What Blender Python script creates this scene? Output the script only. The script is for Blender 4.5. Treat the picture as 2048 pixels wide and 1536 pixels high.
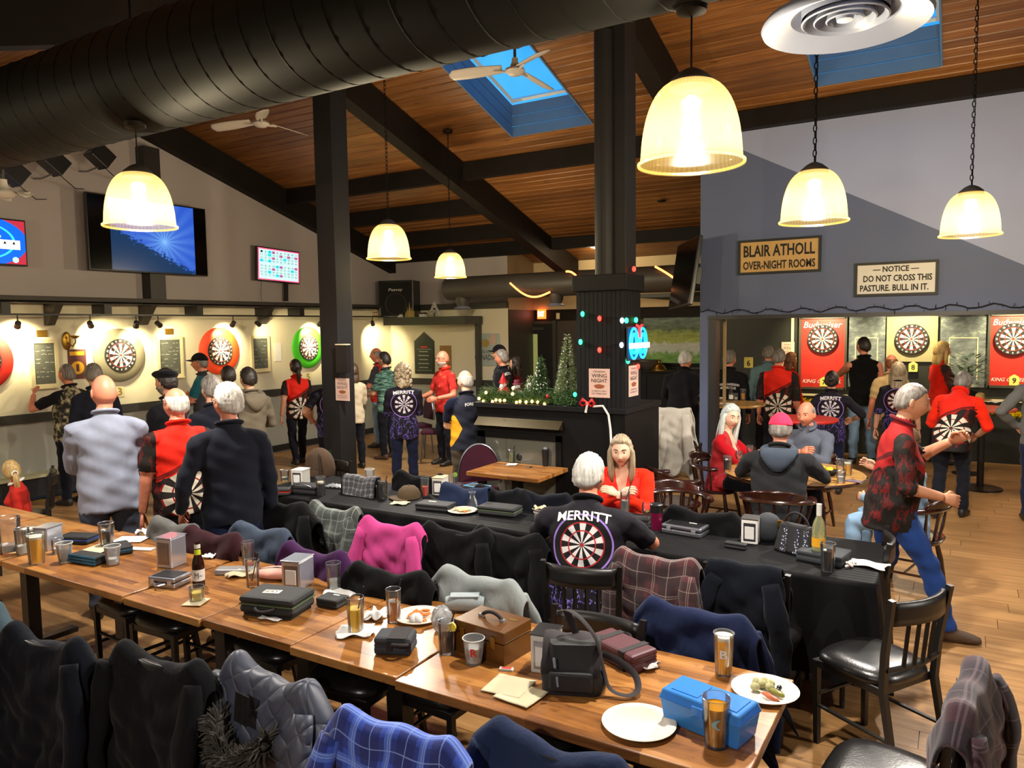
import bpy, bmesh, math, random
import numpy as np
from mathutils import Vector, Matrix, kdtree
from mathutils.bvhtree import BVHTree
random.seed(7); RNG = np.random.default_rng(7)
for o in list(bpy.data.objects): bpy.data.objects.remove(o)
scene = bpy.context.scene
COL = scene.collection

# ------------------------------------------------------------------ camera
CAM_H = 2.10
FPX = 1500.0
_y, _p, _r = math.radians(31.0), math.radians(4.37), math.radians(0.8)
_f = np.array([-math.sin(_y)*math.cos(_p), math.cos(_y)*math.cos(_p), -math.sin(_p)])
_rt = np.array([math.cos(_y), math.sin(_y), 0.0]); _dn = np.cross(_f, _rt)
_R = math.cos(_r)*_rt + math.sin(_r)*_dn; _D = -math.sin(_r)*_rt + math.cos(_r)*_dn
cam_data = bpy.data.cameras.new('camera'); cam = bpy.data.objects.new('camera', cam_data); COL.objects.link(cam)
cam_data.sensor_width = 36.0; cam_data.lens = FPX/2048*36.0; cam_data.clip_start = 0.05; cam_data.clip_end = 200
cam.matrix_world = Matrix([[_R[0], -_D[0], -_f[0], 0], [_R[1], -_D[1], -_f[1], 0], [_R[2], -_D[2], -_f[2], CAM_H], [0, 0, 0, 1]])
scene.camera = cam

# ------------------------------------------------------------------ world (blue dusk sky seen through the skylights)
world = bpy.data.worlds.new('dusk_sky'); scene.world = world; world.use_nodes = True
wn = world.node_tree; wn.nodes.clear()
_o = wn.nodes.new('ShaderNodeOutputWorld'); _b = wn.nodes.new('ShaderNodeBackground'); _t = wn.nodes.new('ShaderNodeTexCoord')
_n = wn.nodes.new('ShaderNodeTexNoise'); _n.inputs['Scale'].default_value = 7.0; _n.inputs['Detail'].default_value = 4.0
_c = wn.nodes.new('ShaderNodeValToRGB')
_c.color_ramp.elements[0].position = 0.42; _c.color_ramp.elements[0].color = (0.028, 0.30, 0.78, 1)
_c.color_ramp.elements[1].position = 0.70; _c.color_ramp.elements[1].color = (0.07, 0.42, 0.82, 1)
wn.links.new(_t.outputs['Generated'], _n.inputs['Vector']); wn.links.new(_n.outputs['Fac'], _c.inputs['Fac'])
wn.links.new(_c.outputs['Color'], _b.inputs['Color']); wn.links.new(_b.outputs['Background'], _o.inputs['Surface'])
_b.inputs['Strength'].default_value = 1.35

# ------------------------------------------------------------------ exposure
vs = scene.view_settings
scene.display_settings.display_device = 'sRGB'
vs.view_transform = 'Standard'; vs.look = 'None'; vs.exposure = 0.0; vs.gamma = 1.0; vs.use_curve_mapping = False
LAMP_W = 205.0        # pendant lamps
TRACK_W = 130.0       # dart-board spots
WARM = (1.0, 0.93, 0.83); SPOTC = (1.0, 0.84, 0.48)

# ------------------------------------------------------------------ measuring helpers (survey of the room: pixel of the 2048x1536 frame -> point on a known plane)
def _ray(x, y):
    return ((x-1024)/FPX)*_R + ((y-768)/FPX)*_D + _f
def on_z(x, y, z):
    d = _ray(x, y); t = (z-CAM_H)/d[2]; return Vector((d[0]*t, d[1]*t, z))
def on_y(x, y, Y):
    d = _ray(x, y); t = Y/d[1]; return Vector((d[0]*t, Y, CAM_H+d[2]*t))
def on_x(x, y, X):
    d = _ray(x, y); t = X/d[0]; return Vector((X, d[1]*t, CAM_H+d[2]*t))
def at(x, y, depth):
    d = _ray(x, y)*depth; return Vector((d[0], d[1], CAM_H+d[2]))

# ------------------------------------------------------------------ mesh helpers
class MB:
    def __init__(s): s.v = []; s.f = []; s.m = []
    def add(s, vs_, fs, mi=0):
        b = len(s.v); s.v.extend([tuple(q) for q in vs_])
        for q in fs: s.f.append(tuple(i+b for i in q)); s.m.append(mi)
        return s
    def box(s, c, d, mi=0, rot=None):
        x, y, z = d[0]/2, d[1]/2, d[2]/2
        P = [Vector((a, b, e)) for e in (-z, z) for b in (-y, y) for a in (-x, x)]
        if rot is not None: P = [rot @ p for p in P]
        c = Vector(c)
        return s.add([p+c for p in P], [(0, 2, 3, 1), (4, 5, 7, 6), (0, 1, 5, 4), (2, 6, 7, 3), (0, 4, 6, 2), (1, 3, 7, 5)], mi)
    def bx(s, x0, x1, y0, y1, z0, z1, mi=0):
        return s.box(((x0+x1)/2, (y0+y1)/2, (z0+z1)/2), (x1-x0, y1-y0, z1-z0), mi)
    def tube(s, path, r, n=10, mi=0, caps=True, closed=False, flat=1.0, up=None):
        path = [Vector(p) for p in path]; k = len(path)
        if not hasattr(r, '__len__'): r = [r]*k
        V = []; prev = None
        for i, p in enumerate(path):
            if closed: t = path[(i+1) % k]-path[i-1]
            else: t = path[min(i+1, k-1)]-path[max(i-1, 0)]
            if t.length < 1e-9: t = Vector((0, 0, 1))
            t.normalize()
            if prev is None:
                a = Vector(up) if up is not None else (Vector((0, 0, 1)) if abs(t.z) < .9 else Vector((1, 0, 0)))
            else: a = prev
            u = a - t*a.dot(t)
            if u.length < 1e-6: u = t.orthogonal()
            u.normalize(); w = t.cross(u); prev = u
            for j in range(n):
                g = 2*math.pi*j/n; V.append(p + u*(math.cos(g)*r[i]) + w*(math.sin(g)*r[i]*flat))
        F = []
        for i in range(k if closed else k-1):
            a, b = i*n, ((i+1) % k)*n
            for j in range(n): F.append((a+j, a+(j+1) % n, b+(j+1) % n, b+j))
        if caps and not closed:
            F.append(tuple(range(n-1, -1, -1))); F.append(tuple((k-1)*n+j for j in range(n)))
        return s.add(V, F, mi)
    def cyl(s, p0, p1, r0, r1=None, n=16, mi=0, caps=True):
        return s.tube([p0, p1], [r0, r0 if r1 is None else r1], n, mi, caps)
    def lathe(s, prof, n=24, mi=0, c=(0, 0, 0), mis=None):
        b = len(s.v); c = Vector(c)
        for r, z in prof:
            for j in range(n):
                g = 2*math.pi*j/n; s.v.append((c.x+r*math.cos(g), c.y+r*math.sin(g), c.z+z))
        for i in range(len(prof)-1):
            for j in range(n):
                s.f.append((b+i*n+j, b+i*n+(j+1) % n, b+(i+1)*n+(j+1) % n, b+(i+1)*n+j)); s.m.append(mi if mis is None else mis[i])
        return s
    def disc(s, c, r, n=24, mi=0, flip=False):
        c = Vector(c); V = [c+Vector((r*math.cos(2*math.pi*j/n), r*math.sin(2*math.pi*j/n), 0)) for j in range(n)]
        return s.add(V, [tuple(range(n)) if not flip else tuple(range(n-1, -1, -1))], mi)
    def ell(s, c, a, nu=14, nv=9, mi=0, rot=None, jit=0.0, rng=None):
        c = Vector(c); V = []; F = []
        for i in range(nv+1):
            th = math.pi*i/nv
            for j in range(nu):
                ph = 2*math.pi*j/nu
                k = 1.0 if not jit else 1+(rng or random).uniform(-jit, jit)
                p = Vector((a[0]*math.sin(th)*math.cos(ph)*k, a[1]*math.sin(th)*math.sin(ph)*k, a[2]*math.cos(th)*k))
                if rot is not None: p = rot @ p
                V.append(p+c)
        for i in range(nv):
            for j in range(nu): F.append((i*nu+j, (i+1)*nu+j, (i+1)*nu+(j+1) % nu, i*nu+(j+1) % nu))
        return s.add(V, F, mi)
    def quad(s, a, b, c, d, mi=0): return s.add([a, b, c, d], [(0, 1, 2, 3)], mi)
    def grid(s, fn, nu, nv, mi=0, wrap=False):
        V = [fn(i/(nu-1), j/(nv-1)) for i in range(nu) for j in range(nv)]; F = []
        for i in range(nu-1):
            for j in range(nv-1): F.append((i*nv+j, (i+1)*nv+j, (i+1)*nv+j+1, i*nv+j+1))
        return s.add(V, F, mi)
    def mesh(s, name):
        me = bpy.data.meshes.new(name); me.from_pydata(s.v, [], s.f); me.polygons.foreach_set('material_index', s.m); me.update(); return me

def finish(me, mats, smooth=None):
    for m in (mats if isinstance(mats, (list, tuple)) else [mats]): me.materials.append(m)
    if smooth:
        me.polygons.foreach_set('use_smooth', [True]*len(me.polygons))
        if smooth < 179: me.set_sharp_from_angle(angle=math.radians(smooth))
    return me
def obj(name, mb, mats, parent=None, smooth=40, bevel=0, solid=0, loc=None, rot=None):
    me = mb if isinstance(mb, bpy.types.Mesh) else mb.mesh(name)
    if len(me.materials) == 0: finish(me, mats, smooth)
    o = bpy.data.objects.new(name, me); COL.objects.link(o)
    if parent is not None: o.parent = parent
    if loc is not None: o.location = loc
    if rot is not None: o.rotation_euler = rot
    if solid:
        d = o.modifiers.new('solid', 'SOLIDIFY'); d.thickness = solid; d.offset = 0
    if bevel:
        d = o.modifiers.new('bevel', 'BEVEL'); d.width = bevel; d.segments = 2; d.limit_method = 'ANGLE'; d.angle_limit = math.radians(40)
    return o
def tag(o, label, cat, group=None):
    o['label'] = label; o['category'] = cat
    if group: o['group'] = group
    return o
def thing(name, label, cat, loc=(0, 0, 0), rz=0.0, group=None):
    o = bpy.data.objects.new(name, None); COL.objects.link(o); o.location = loc; o.rotation_euler = (0, 0, rz); o.empty_display_size = .1
    return tag(o, label, cat, group)
def struct(name, mb, mats, parent=None, smooth=None, bevel=0):
    o = obj(name, mb, mats, parent, smooth, bevel)
    if parent is None: o['kind'] = 'structure'
    return o
def copy_tree(o, parent=None):
    c = o.copy(); COL.objects.link(c); c.parent = parent
    for ch in list(o.children): copy_tree(ch, c)
    return c
def rotz(a): return Matrix.Rotation(a, 3, 'Z')
def rotx(a): return Matrix.Rotation(a, 3, 'X')
def roty(a): return Matrix.Rotation(a, 3, 'Y')

_txt = {}
def text_raw(s, size=1.0, align='CENTER', ext=0.0, res=2, bold=0.0, xs=1.0):
    key = (s, align, ext, res, bold)
    if key not in _txt:
        cu = bpy.data.curves.new('t', 'FONT'); cu.body = s; cu.align_x = align; cu.align_y = 'CENTER'; cu.extrude = ext; cu.resolution_u = res; cu.offset = bold
        ob = bpy.data.objects.new('t', cu); COL.objects.link(ob)
        dg = bpy.context.evaluated_depsgraph_get(); me = bpy.data.meshes.new_from_object(ob.evaluated_get(dg))
        V = np.array([v.co[:] for v in me.vertices]); F = [tuple(p.vertices) for p in me.polygons]
        bpy.data.objects.remove(ob); bpy.data.meshes.remove(me); bpy.data.curves.remove(cu); _txt[key] = (V, F)
    V, F = _txt[key]; V = V.copy()*size; V[:, 0] *= xs
    return V, F
def text_w(s, width, height, **k):
    V, F = text_raw(s, 1.0, **k); w = V[:, 0].max()-V[:, 0].min(); h = V[:, 1].max()-V[:, 1].min(); V = V.copy()
    V[:, 0] = (V[:, 0]-(V[:, 0].max()+V[:, 0].min())/2)*width/w; V[:, 1] = (V[:, 1]-(V[:, 1].max()+V[:, 1].min())/2)*height/h; return V, F
def place2d(mb, V, F, o, ux, uy, mi=0):
    o, ux, uy = Vector(o), Vector(ux), Vector(uy)
    mb.add([o+ux*float(p[0])+uy*float(p[1]) for p in V], F, mi); return mb

for _s in [str(i) for i in range(1, 81)] + ['Budweiser', 'KING OF BEERS.', 'Peavey', '~~~~~~', 'MOLSON', 'CANADIAN', 'M~', 'IERY', 'WEDNESDAY', 'WING', 'NIGHT', 'IS DINE-IN ONLY', 'NO TAKE OUT']: text_raw(_s)
for _s in ['20', '1', '18', '4', '13', '6', '10', '15', '2', '17', '3', '19', '7', '16', '8', '11', '14', '9', '12', '5', 'R', 'B', '(']: text_raw(_s, bold=.03)
for _s in ['MERRITT', 'FOREST', 'HARLEY-DAVIDSON', 'MOTORCYCLES', 'EXIT', '3', '5', '6', '7', '8', '9']: text_raw(_s, bold=.02)
for _s in ['BLAIR ATHOLL', 'OVER-NIGHT ROOMS', '— NOTICE —', 'DO NOT CROSS THIS', 'PASTURE. BULL IN IT.']: text_raw(_s, bold=.025)

# ------------------------------------------------------------------ materials
def lin(h):
    h = h.lstrip('#'); c = [int(h[i:i+2], 16)/255 for i in (0, 2, 4)]
    return tuple(x/12.92 if x <= .04045 else ((x+.055)/1.055)**2.4 for x in c)
class NT:
    def __init__(s, name):
        s.mat = bpy.data.materials.new(name); s.mat.use_nodes = True; s.t = s.mat.node_tree; s.b = s.t.nodes['Principled BSDF']; s.out = s.t.nodes['Material Output']
    def n(s, typ, **kw):
        nd = s.t.nodes.new(typ)
        for k, v in kw.items():
            if k.startswith('_'): setattr(nd, k[1:], v)
            else: s.set(nd.inputs[k.replace('__', ' ')], v)
        return nd
    def set(s, inp, v):
        if isinstance(v, bpy.types.NodeSocket): s.t.links.new(v, inp)
        elif isinstance(v, bpy.types.Node): s.t.links.new(v.outputs[0], inp)
        else:
            if hasattr(inp.default_value, '__len__') and hasattr(v, '__len__') and len(v) == 3 and len(inp.default_value) == 4: v = (*v, 1)
            inp.default_value = v
    def math(s, op, a, b=None, c=None):
        nd = s.t.nodes.new('ShaderNodeMath'); nd.operation = op
        for i, v in enumerate((a, b, c)):
            if v is not None: s.set(nd.inputs[i], v)
        return nd.outputs[0]
    def mix(s, f, a, b):
        nd = s.t.nodes.new('ShaderNodeMix'); nd.data_type = 'RGBA'
        s.set(nd.inputs[0], f); s.set(nd.inputs[6], a); s.set(nd.inputs[7], b); return nd.outputs[2]
    def ramp(s, f, els):
        nd = s.t.nodes.new('ShaderNodeValToRGB'); r = nd.color_ramp
        while len(r.elements) < len(els): r.elements.new(.5)
        for e, (p, c) in zip(r.elements, els): e.position = p; e.color = (*c, 1)
        s.set(nd.inputs[0], f); return nd.outputs[0]
    def xyz(s, v):
        nd = s.t.nodes.new('ShaderNodeSeparateXYZ'); s.set(nd.inputs[0], v); return nd.outputs
    def obj(s): return s.n('ShaderNodeTexCoord').outputs['Object']
    def pos(s): return s.n('ShaderNodeNewGeometry').outputs['Position']
    def scale(s, v, sc):
        nd = s.t.nodes.new('ShaderNodeMapping'); nd.inputs['Scale'].default_value = sc; s.set(nd.inputs[0], v); return nd.outputs[0]
    def noise(s, v, sc, det=3, rough=.5):
        nd = s.n('ShaderNodeTexNoise', Scale=sc, Detail=det, Roughness=rough); s.set(nd.inputs['Vector'], v); return nd.outputs[0]
    def bump(s, h, st=.3, d=.01):
        nd = s.n('ShaderNodeBump', Strength=st, Distance=d); s.set(nd.inputs['Height'], h); s.set(s.b.inputs['Normal'], nd.outputs[0])
    def p(s, **kw):
        for k, v in kw.items(): s.set(s.b.inputs[k.replace('__', ' ')], v)
        return s
M = {}
def simple(name, hexc, rough=.6, metal=0.0, var=.12, nscale=12, bump=0.0, bscale=60, coat=0.0, spec=None, sheen=0.0):
    t = NT(name); c = lin(hexc); v = t.obj()
    if var:
        f = t.noise(v, nscale, 4); col = t.mix(f, tuple(x*(1-var) for x in c), tuple(min(1, x*(1+var)) for x in c)); t.p(Base__Color=col)
    else: t.p(Base__Color=c)
    t.p(Roughness=rough, Metallic=metal)
    if coat: t.p(Coat__Weight=coat, Coat__Roughness=.1)
    if sheen: t.p(Sheen__Weight=sheen)
    if spec is not None: t.set(t.b.inputs['Specular IOR Level'], spec)
    if bump: t.bump(t.noise(v, bscale, 3), bump, .004)
    M[name] = t.mat; return t.mat
def emit(name, hexc, st):
    t = NT(name); c = lin(hexc); t.p(Base__Color=c, Emission__Color=c, Emission__Strength=st, Roughness=.4); M[name] = t.mat; return t.mat
def glassy(name, hexc, alpha=.25, rough=.05, ior=1.45):
    # thin clear glass / plastic: mostly see-through with a sharp reflection
    t = NT(name); c = lin(hexc); tint = tuple(1-(1-x)*min(1, alpha*1.6) for x in c)
    tr = t.n('ShaderNodeBsdfTransparent', Color=tint); gl = t.n('ShaderNodeBsdfGlossy', Color=(1, 1, 1), Roughness=rough); df = t.n('ShaderNodeBsdfDiffuse', Color=c)
    m1 = t.n('ShaderNodeMixShader', Fac=max(0, alpha-.14)); t.set(m1.inputs[1], tr); t.set(m1.inputs[2], df)
    fr = t.n('ShaderNodeFresnel', IOR=ior); m2 = t.n('ShaderNodeMixShader', Fac=t.math('MULTIPLY', fr.outputs[0], .9)); t.set(m2.inputs[1], m1); t.set(m2.inputs[2], gl); t.t.links.new(m2.outputs[0], t.out.inputs['Surface'])
    M[name] = t.mat; return t.mat
def fabric(name, hexc, var=.25, bump=.35, sheen=.05, rough=.9, crumple=0.0):
    t = NT(name); c = lin(hexc); v = t.obj(); f = t.noise(v, 7, 4); g = t.noise(v, 240, 2)
    col = t.mix(f, tuple(x*(1-var) for x in c), tuple(min(1, x*(1+var)) for x in c)); t.p(Base__Color=col, Roughness=rough, Sheen__Weight=sheen)
    t.set(t.b.inputs['Specular IOR Level'], .08)
    if crumple:
        w_ = t.noise(t.scale(v, (13, 13, 4)), 1.0, 3, .5); r_ = t.math('ABSOLUTE', t.math('SUBTRACT', w_, .5)); t.bump(t.math('ADD', t.math('MULTIPLY', r_, 1.0), t.math('MULTIPLY', g, .05)), crumple, .05)
    else: t.bump(g, bump, .003)
    M[name] = t.mat; return t.mat

simple('black_paint', '#1d1c1d', .45, var=.15, nscale=5)
simple('dark_beam', '#191513', .6, var=.3, nscale=6, bump=.2, bscale=30, spec=.15)
simple('grey_beam', '#2f2c2a', .6, var=.2, nscale=6)
simple('wall_taupe', '#a39b9b', .75, var=.03, nscale=3)
simple('wall_cream', '#d3ccb2', .7, var=.04, nscale=3)
simple('wall_low', '#9c9c90', .7, var=.05, nscale=3)
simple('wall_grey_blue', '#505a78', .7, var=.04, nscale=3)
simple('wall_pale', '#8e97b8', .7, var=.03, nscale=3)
simple('wall_dark_green', '#15180f', .5, var=.3, nscale=4)
simple('trim_charcoal', '#34332f', .5, var=.1)
simple('post_grey', '#1f1e1f', .55, var=.12, nscale=6, spec=.2)
simple('duct_black', '#0b0b0a', .62, var=.25, nscale=3, spec=.12)
simple('duct_grey', '#3a3733', .5, var=.2, nscale=3)
simple('chrome', '#c6cbd8', .18, .72, var=.08, nscale=20)
simple('steel', '#8d9099', .32, 1.0, var=.1)
simple('brass', '#a07c34', .35, 1.0, var=.2)
simple('white_paint', '#747c94', .4, var=.04)
simple('fan_white', '#aea69e', .45, var=.06)
simple('black_plastic', '#141416', .35, var=.1)
simple('black_leather', '#131212', .28, var=.2, nscale=20, bump=.2, bscale=120, spec=.6)
simple('chair_black', '#131110', .38, var=.2, nscale=14)
simple('chair_blue_black', '#191f29', .42, var=.15)
simple('captain_wood', '#2b120c', .22, var=.35, nscale=9, coat=.5)
simple('paper', '#dad8d4', .85, var=.04)
simple('paper_cream', '#cfc2a0', .85, var=.06)
simple('paper_pink', '#c9a89a', .85, var=.05)
simple('ink', '#171412', .8, var=0)
simple('chalk_board', '#4c4f49', .85, var=.2, nscale=14)
simple('chalk', '#b8bab0', .9, var=.3)
simple('frame_cream', '#c8bd98', .6, var=.08)
simple('red_paint', '#b8241a', .5, var=.1)
simple('green_paint', '#3fae22', .5, var=.08)
simple('orange_red', '#e2461c', .5, var=.08)
simple('felt_grey', '#756f5c', .8, var=.05)
simple('gold_plate', '#8a6a26', .35, .7, var=.2)
simple('rope_white', '#d8cfc0', .8, var=.1)
def wood_board():
    t = NT('cedar_board'); p = t.pos(); oi = t.n('ShaderNodeObjectInfo').outputs['Random']
    sh = t.n('ShaderNodeVectorMath', _operation='ADD'); t.set(sh.inputs[0], p)
    cm = t.n('ShaderNodeCombineXYZ'); t.set(cm.inputs[0], t.math('MULTIPLY', oi, 17.0)); t.set(cm.inputs[2], t.math('MULTIPLY', oi, 31.0)); t.set(sh.inputs[1], cm.outputs[0])
    g = t.noise(t.scale(sh.outputs[0], (1.2, 34, 34)), 1.0, 5, .6)
    kn = t.n('ShaderNodeTexVoronoi', Scale=1.0, _feature='F1'); t.set(kn.inputs['Vector'], t.scale(sh.outputs[0], (1.7, 7.4, 7.4)))
    k = t.ramp(kn.outputs['Distance'], [(.02, (0, 0, 0)), (.12, (1, 1, 1))])
    c1 = t.ramp(g, [(.25, lin('#52331a')), (.5, lin('#7a4e26')), (.75, lin('#956a3a'))])
    br = t.math('ADD', t.math('MULTIPLY', oi, .5), .72); c2 = t.mix(1.0, c1, c1); t.t.nodes[-1].blend_type = 'MIX'
    hv = t.n('ShaderNodeHueSaturation'); t.set(hv.inputs['Value'], br); t.set(hv.inputs['Color'], c1)
    t.p(Base__Color=t.mix(k, lin('#3a1d0c'), hv.outputs[0]), Roughness=.42); M['cedar_board'] = t.mat
wood_board()
def butcher():
    t = NT('butcher_block'); v = t.pos()
    b = t.n('ShaderNodeTexBrick', Scale=1.0, Mortar__Size=.0, Brick__Width=.42, Row__Height=.042, Color1=(0, 0, 0), Color2=(1, 1, 1)); b.offset = .37; b.offset_frequency = 2
    t.set(b.inputs['Vector'], v)
    bb = t.n('ShaderNodeSeparateColor'); t.set(bb.inputs[0], b.outputs['Color'])
    g = t.noise(t.scale(v, (3, 40, 40)), 1.0, 5, .6); w = t.noise(t.scale(v, (7, 7, 7)), 1.0, 3)
    f = t.math('ADD', t.math('MULTIPLY', bb.outputs[0], .35), t.math('MULTIPLY', g, .65))
    c = t.ramp(f, [(.22, lin('#5c371a')), (.5, lin('#935f2c')), (.8, lin('#b68247'))])
    spots = t.ramp(t.noise(t.scale(v, (14, 30, 30)), 1.0, 4, .7), [(.57, (1, 1, 1)), (.72, (.42, .30, .2))])
    mm = t.n('ShaderNodeMix', _data_type='RGBA', _blend_type='MULTIPLY'); t.set(mm.inputs[0], .8); t.set(mm.inputs[6], c); t.set(mm.inputs[7], spots)
    t.p(Base__Color=mm.outputs[2], Roughness=t.math('ADD', t.math('MULTIPLY', w, .2), .22)); M['butcher_block'] = t.mat
butcher()
def plank():
    t = NT('floor_plank'); v = t.pos(); oi = t.n('ShaderNodeObjectInfo').outputs['Random']
    sh = t.n('ShaderNodeVectorMath', _operation='ADD'); t.set(sh.inputs[0], v); cm = t.n('ShaderNodeCombineXYZ'); t.set(cm.inputs[0], t.math('MULTIPLY', oi, 11.0)); t.set(sh.inputs[1], cm.outputs[0])
    g = t.noise(t.scale(sh.outputs[0], (1.6, 22, 1)), 1.0, 5, .6)
    c = t.ramp(g, [(.25, lin('#7c5734')), (.55, lin('#a37a4c')), (.8, lin('#b99264'))])
    hv = t.n('ShaderNodeHueSaturation'); t.set(hv.inputs['Value'], t.math('ADD', t.math('MULTIPLY', oi, .22), .88)); t.set(hv.inputs['Color'], c)
    t.p(Base__Color=hv.outputs[0], Roughness=.34); M['floor_plank'] = t.mat
plank()
t = NT('shade_glass'); _v = t.obj(); _x = t.xyz(_v)
_ang = t.math('ARCTAN2', _x[1], _x[0]); _w = t.math('SINE', t.math('MULTIPLY', _ang, 60.0))
_tr = t.n('ShaderNodeBsdfTransparent', Color=(1.0, .90, .66)); _tl = t.n('ShaderNodeBsdfTranslucent', Color=(1.0, .72, .28)); _gl = t.n('ShaderNodeBsdfGlossy', Color=(1, .95, .85), Roughness=.15)
_g = t.math('POWER', 2.718, t.math('MULTIPLY', t.math('POWER', t.math('ABSOLUTE', t.math('DIVIDE', t.math('SUBTRACT', _x[2], .17), .085)), 2.0), -1.0))
_em = t.n('ShaderNodeEmission', Color=(1.0, .62, .15), Strength=t.math('ADD', t.math('ADD', t.math('MULTIPLY', _w, .06), .45), t.math('MULTIPLY', _g, .7)))
_m1 = t.n('ShaderNodeMixShader', Fac=.03); t.set(_m1.inputs[1], _tr); t.set(_m1.inputs[2], _tl)
_m2 = t.n('ShaderNodeMixShader', Fac=.03); t.set(_m2.inputs[1], _m1); t.set(_m2.inputs[2], _gl)
_ad = t.n('ShaderNodeAddShader'); t.set(_ad.inputs[0], _m2); t.set(_ad.inputs[1], _em); t.t.links.new(_ad.outputs[0], t.out.inputs['Surface']); M['shade_glass'] = t.mat
emit('bulb', '#fff0cf', 20.0)
emit('spot_face', '#fff1cc', 12.0)
# ================================================================== STRUCTURE
XL, YB, YR, XR, YN = -10.1, 12.0, 5.7, 6.0, -2.6      # left wall, back wall (left part), ridge, right wall, wall behind the camera
SL = .305
def zc(y): return 7.30-SL*y if y >= YR else (7.30-SL*YR)-.33*(YR-y)
def zb(y): return zc(y)-.42
YD = 13.0                                             # far wall (doors, mural, dart room)
YS = 9.1                                              # wall with the two signs
# --- floor: base slab and planks
floor = struct('floor', MB().bx(XL, XR, YN, YD+.1, -.12, -.012), [M['trim_charcoal']])
pm = MB(); pm.bx(-.5, .5, -.5, .5, -.012, 0); plank_me = finish(pm.mesh('plank'), [M['floor_plank']])
cand = []
PW, PL_ = .19, 1.32
for i in range(int((YD-YN)/PW)+1):
    y0 = YN+i*PW; off = (i*0.47) % 1.0*PL_
    x = XL-off
    while x < XR:
        x0, x1 = max(x, XL)+.002, min(x+PL_, XR)-.002; x += PL_
        if x1-x0 < .08: continue
        cx, cy = (x0+x1)/2, y0+PW/2
        seen = (-1.6 < cx < 2.4 and 3.2 < cy < 12.6) or (-9.9 < cx < -4.4 and 6.6 < cy < 11.8) or (-10 < cx < -6.5 and 4 < cy < 7) or (-3.5 < cx < -1 and 1.2 < cy < 4)
        cand.append((0 if seen else 1, cx*cx+cy*cy, x0, x1, y0+.0012, min(y0+PW, YD)-.0012))
cand.sort(); rest = MB()
for k, (s_, d_, x0, x1, y0, y1) in enumerate(cand):
    if k < 290:
        o = bpy.data.objects.new('plank', plank_me); COL.objects.link(o); o.parent = floor; o.location = ((x0+x1)/2, (y0+y1)/2, 0); o.scale = (x1-x0, y1-y0, 1)
    else: rest.bx(x0, x1, y0, y1, -.012, 0)
o = obj('plank_field', rest, [M['floor_plank']], floor, None); o['kind'] = 'stuff'

# --- left gable wall
def poly(mb, pts, mi=0): return mb.add(pts, [tuple(range(len(pts)))], mi)
w = MB()
for z0, z1, mi in ((0, 1.02, 0), (1.02, 2.47, 1)):
    w.quad((XL, YN, z0), (XL, YB, z0), (XL, YB, z1), (XL, YN, z1), mi)
poly(w, [(XL, YN, 2.47), (XL, YB, 2.47), (XL, YB, zc(YB)), (XL, YR, zc(YR)), (XL, YN, zc(YN))], 2)
wall_left = struct('wall_left', w, [M['wall_low'], M['wall_cream'], M['wall_taupe']])
# --- back wall, left part (cream below the trim, taupe above) with its return towards the doors
XE = on_y(1015, 560, YB).x
w = MB(); w.quad((XL, YB, 0), (XE, YB, 0), (XE, YB, 1.02), (XL, YB, 1.02), 0); w.quad((XL, YB, 1.02), (XE, YB, 1.02), (XE, YB, 2.47), (XL, YB, 2.47), 1)
w.quad((XL, YB, 2.47), (XE, YB, 2.47), (XE, YB, 3.9), (XL, YB, 3.9), 2)
w.quad((XE, YB, 0), (XE, YD, 0), (XE, YD, 2.42), (XE, YB, 2.42), 3); w.quad((XE, YB, 2.42), (XE, YD, 2.42), (XE, YD, 3.9), (XE, YB, 3.9), 4)
struct('wall_back', w, [M['wall_low'], M['wall_cream'], M['wall_taupe'], M['trim_charcoal'], simple('wall_beige', '#a58d6c', .7, var=.04)])
# --- far wall behind doors / mural / dart room
simple('far_brown', '#39312a', .6, var=.2, nscale=3); simple('cream_band', '#c9b78f', .7, var=.04)
XM = -3.62
w = MB(); w.quad((XE, YD, 0), (XM, YD, 0), (XM, YD, 2.2), (XE, YD, 2.2), 0); w.quad((XE, YD, 2.2), (XM, YD, 2.2), (XM, YD, 2.42), (XE, YD, 2.42), 1)
w.quad((XE, YD, 2.42), (XR, YD, 2.42), (XR, YD, 3.6), (XE, YD, 3.6), 2); w.quad((XM, YD, 0), (XR, YD, 0), (XR, YD, 2.42), (XM, YD, 2.42), 3)
struct('wall_far', w, [M['far_brown'], M['dark_beam'], M['cream_band'], M['wall_dark_green']])
# --- wall with signs over the wide opening
XJ = on_y(1400, 630, YS).x; ZH = 2.20
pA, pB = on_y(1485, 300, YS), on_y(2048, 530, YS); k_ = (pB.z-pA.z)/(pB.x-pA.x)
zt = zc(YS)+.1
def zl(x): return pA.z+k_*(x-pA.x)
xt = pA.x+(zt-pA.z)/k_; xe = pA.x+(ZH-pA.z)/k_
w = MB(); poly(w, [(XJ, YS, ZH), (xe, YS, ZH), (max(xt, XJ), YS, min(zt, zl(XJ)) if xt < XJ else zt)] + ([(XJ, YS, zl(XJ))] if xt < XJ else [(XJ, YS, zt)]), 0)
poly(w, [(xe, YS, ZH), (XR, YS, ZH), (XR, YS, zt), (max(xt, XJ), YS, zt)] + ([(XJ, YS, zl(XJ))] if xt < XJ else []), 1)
w.quad((XJ, YS, ZH), (XJ, YS+.16, ZH), (XR, YS+.16, ZH), (XR, YS, ZH), 2); w.quad((XJ, YS, ZH), (XJ, YS, zt), (XJ, YS+.16, zt), (XJ, YS+.16, ZH), 0)
w.quad((XJ, YS+.16, ZH), (XJ, YS+.16, zt), (XR, YS+.16, zt), (XR, YS+.16, ZH), 2)
wall_sign = struct('wall_sign', w, [M['wall_grey_blue'], M['wall_pale'], M['black_paint']])
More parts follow.
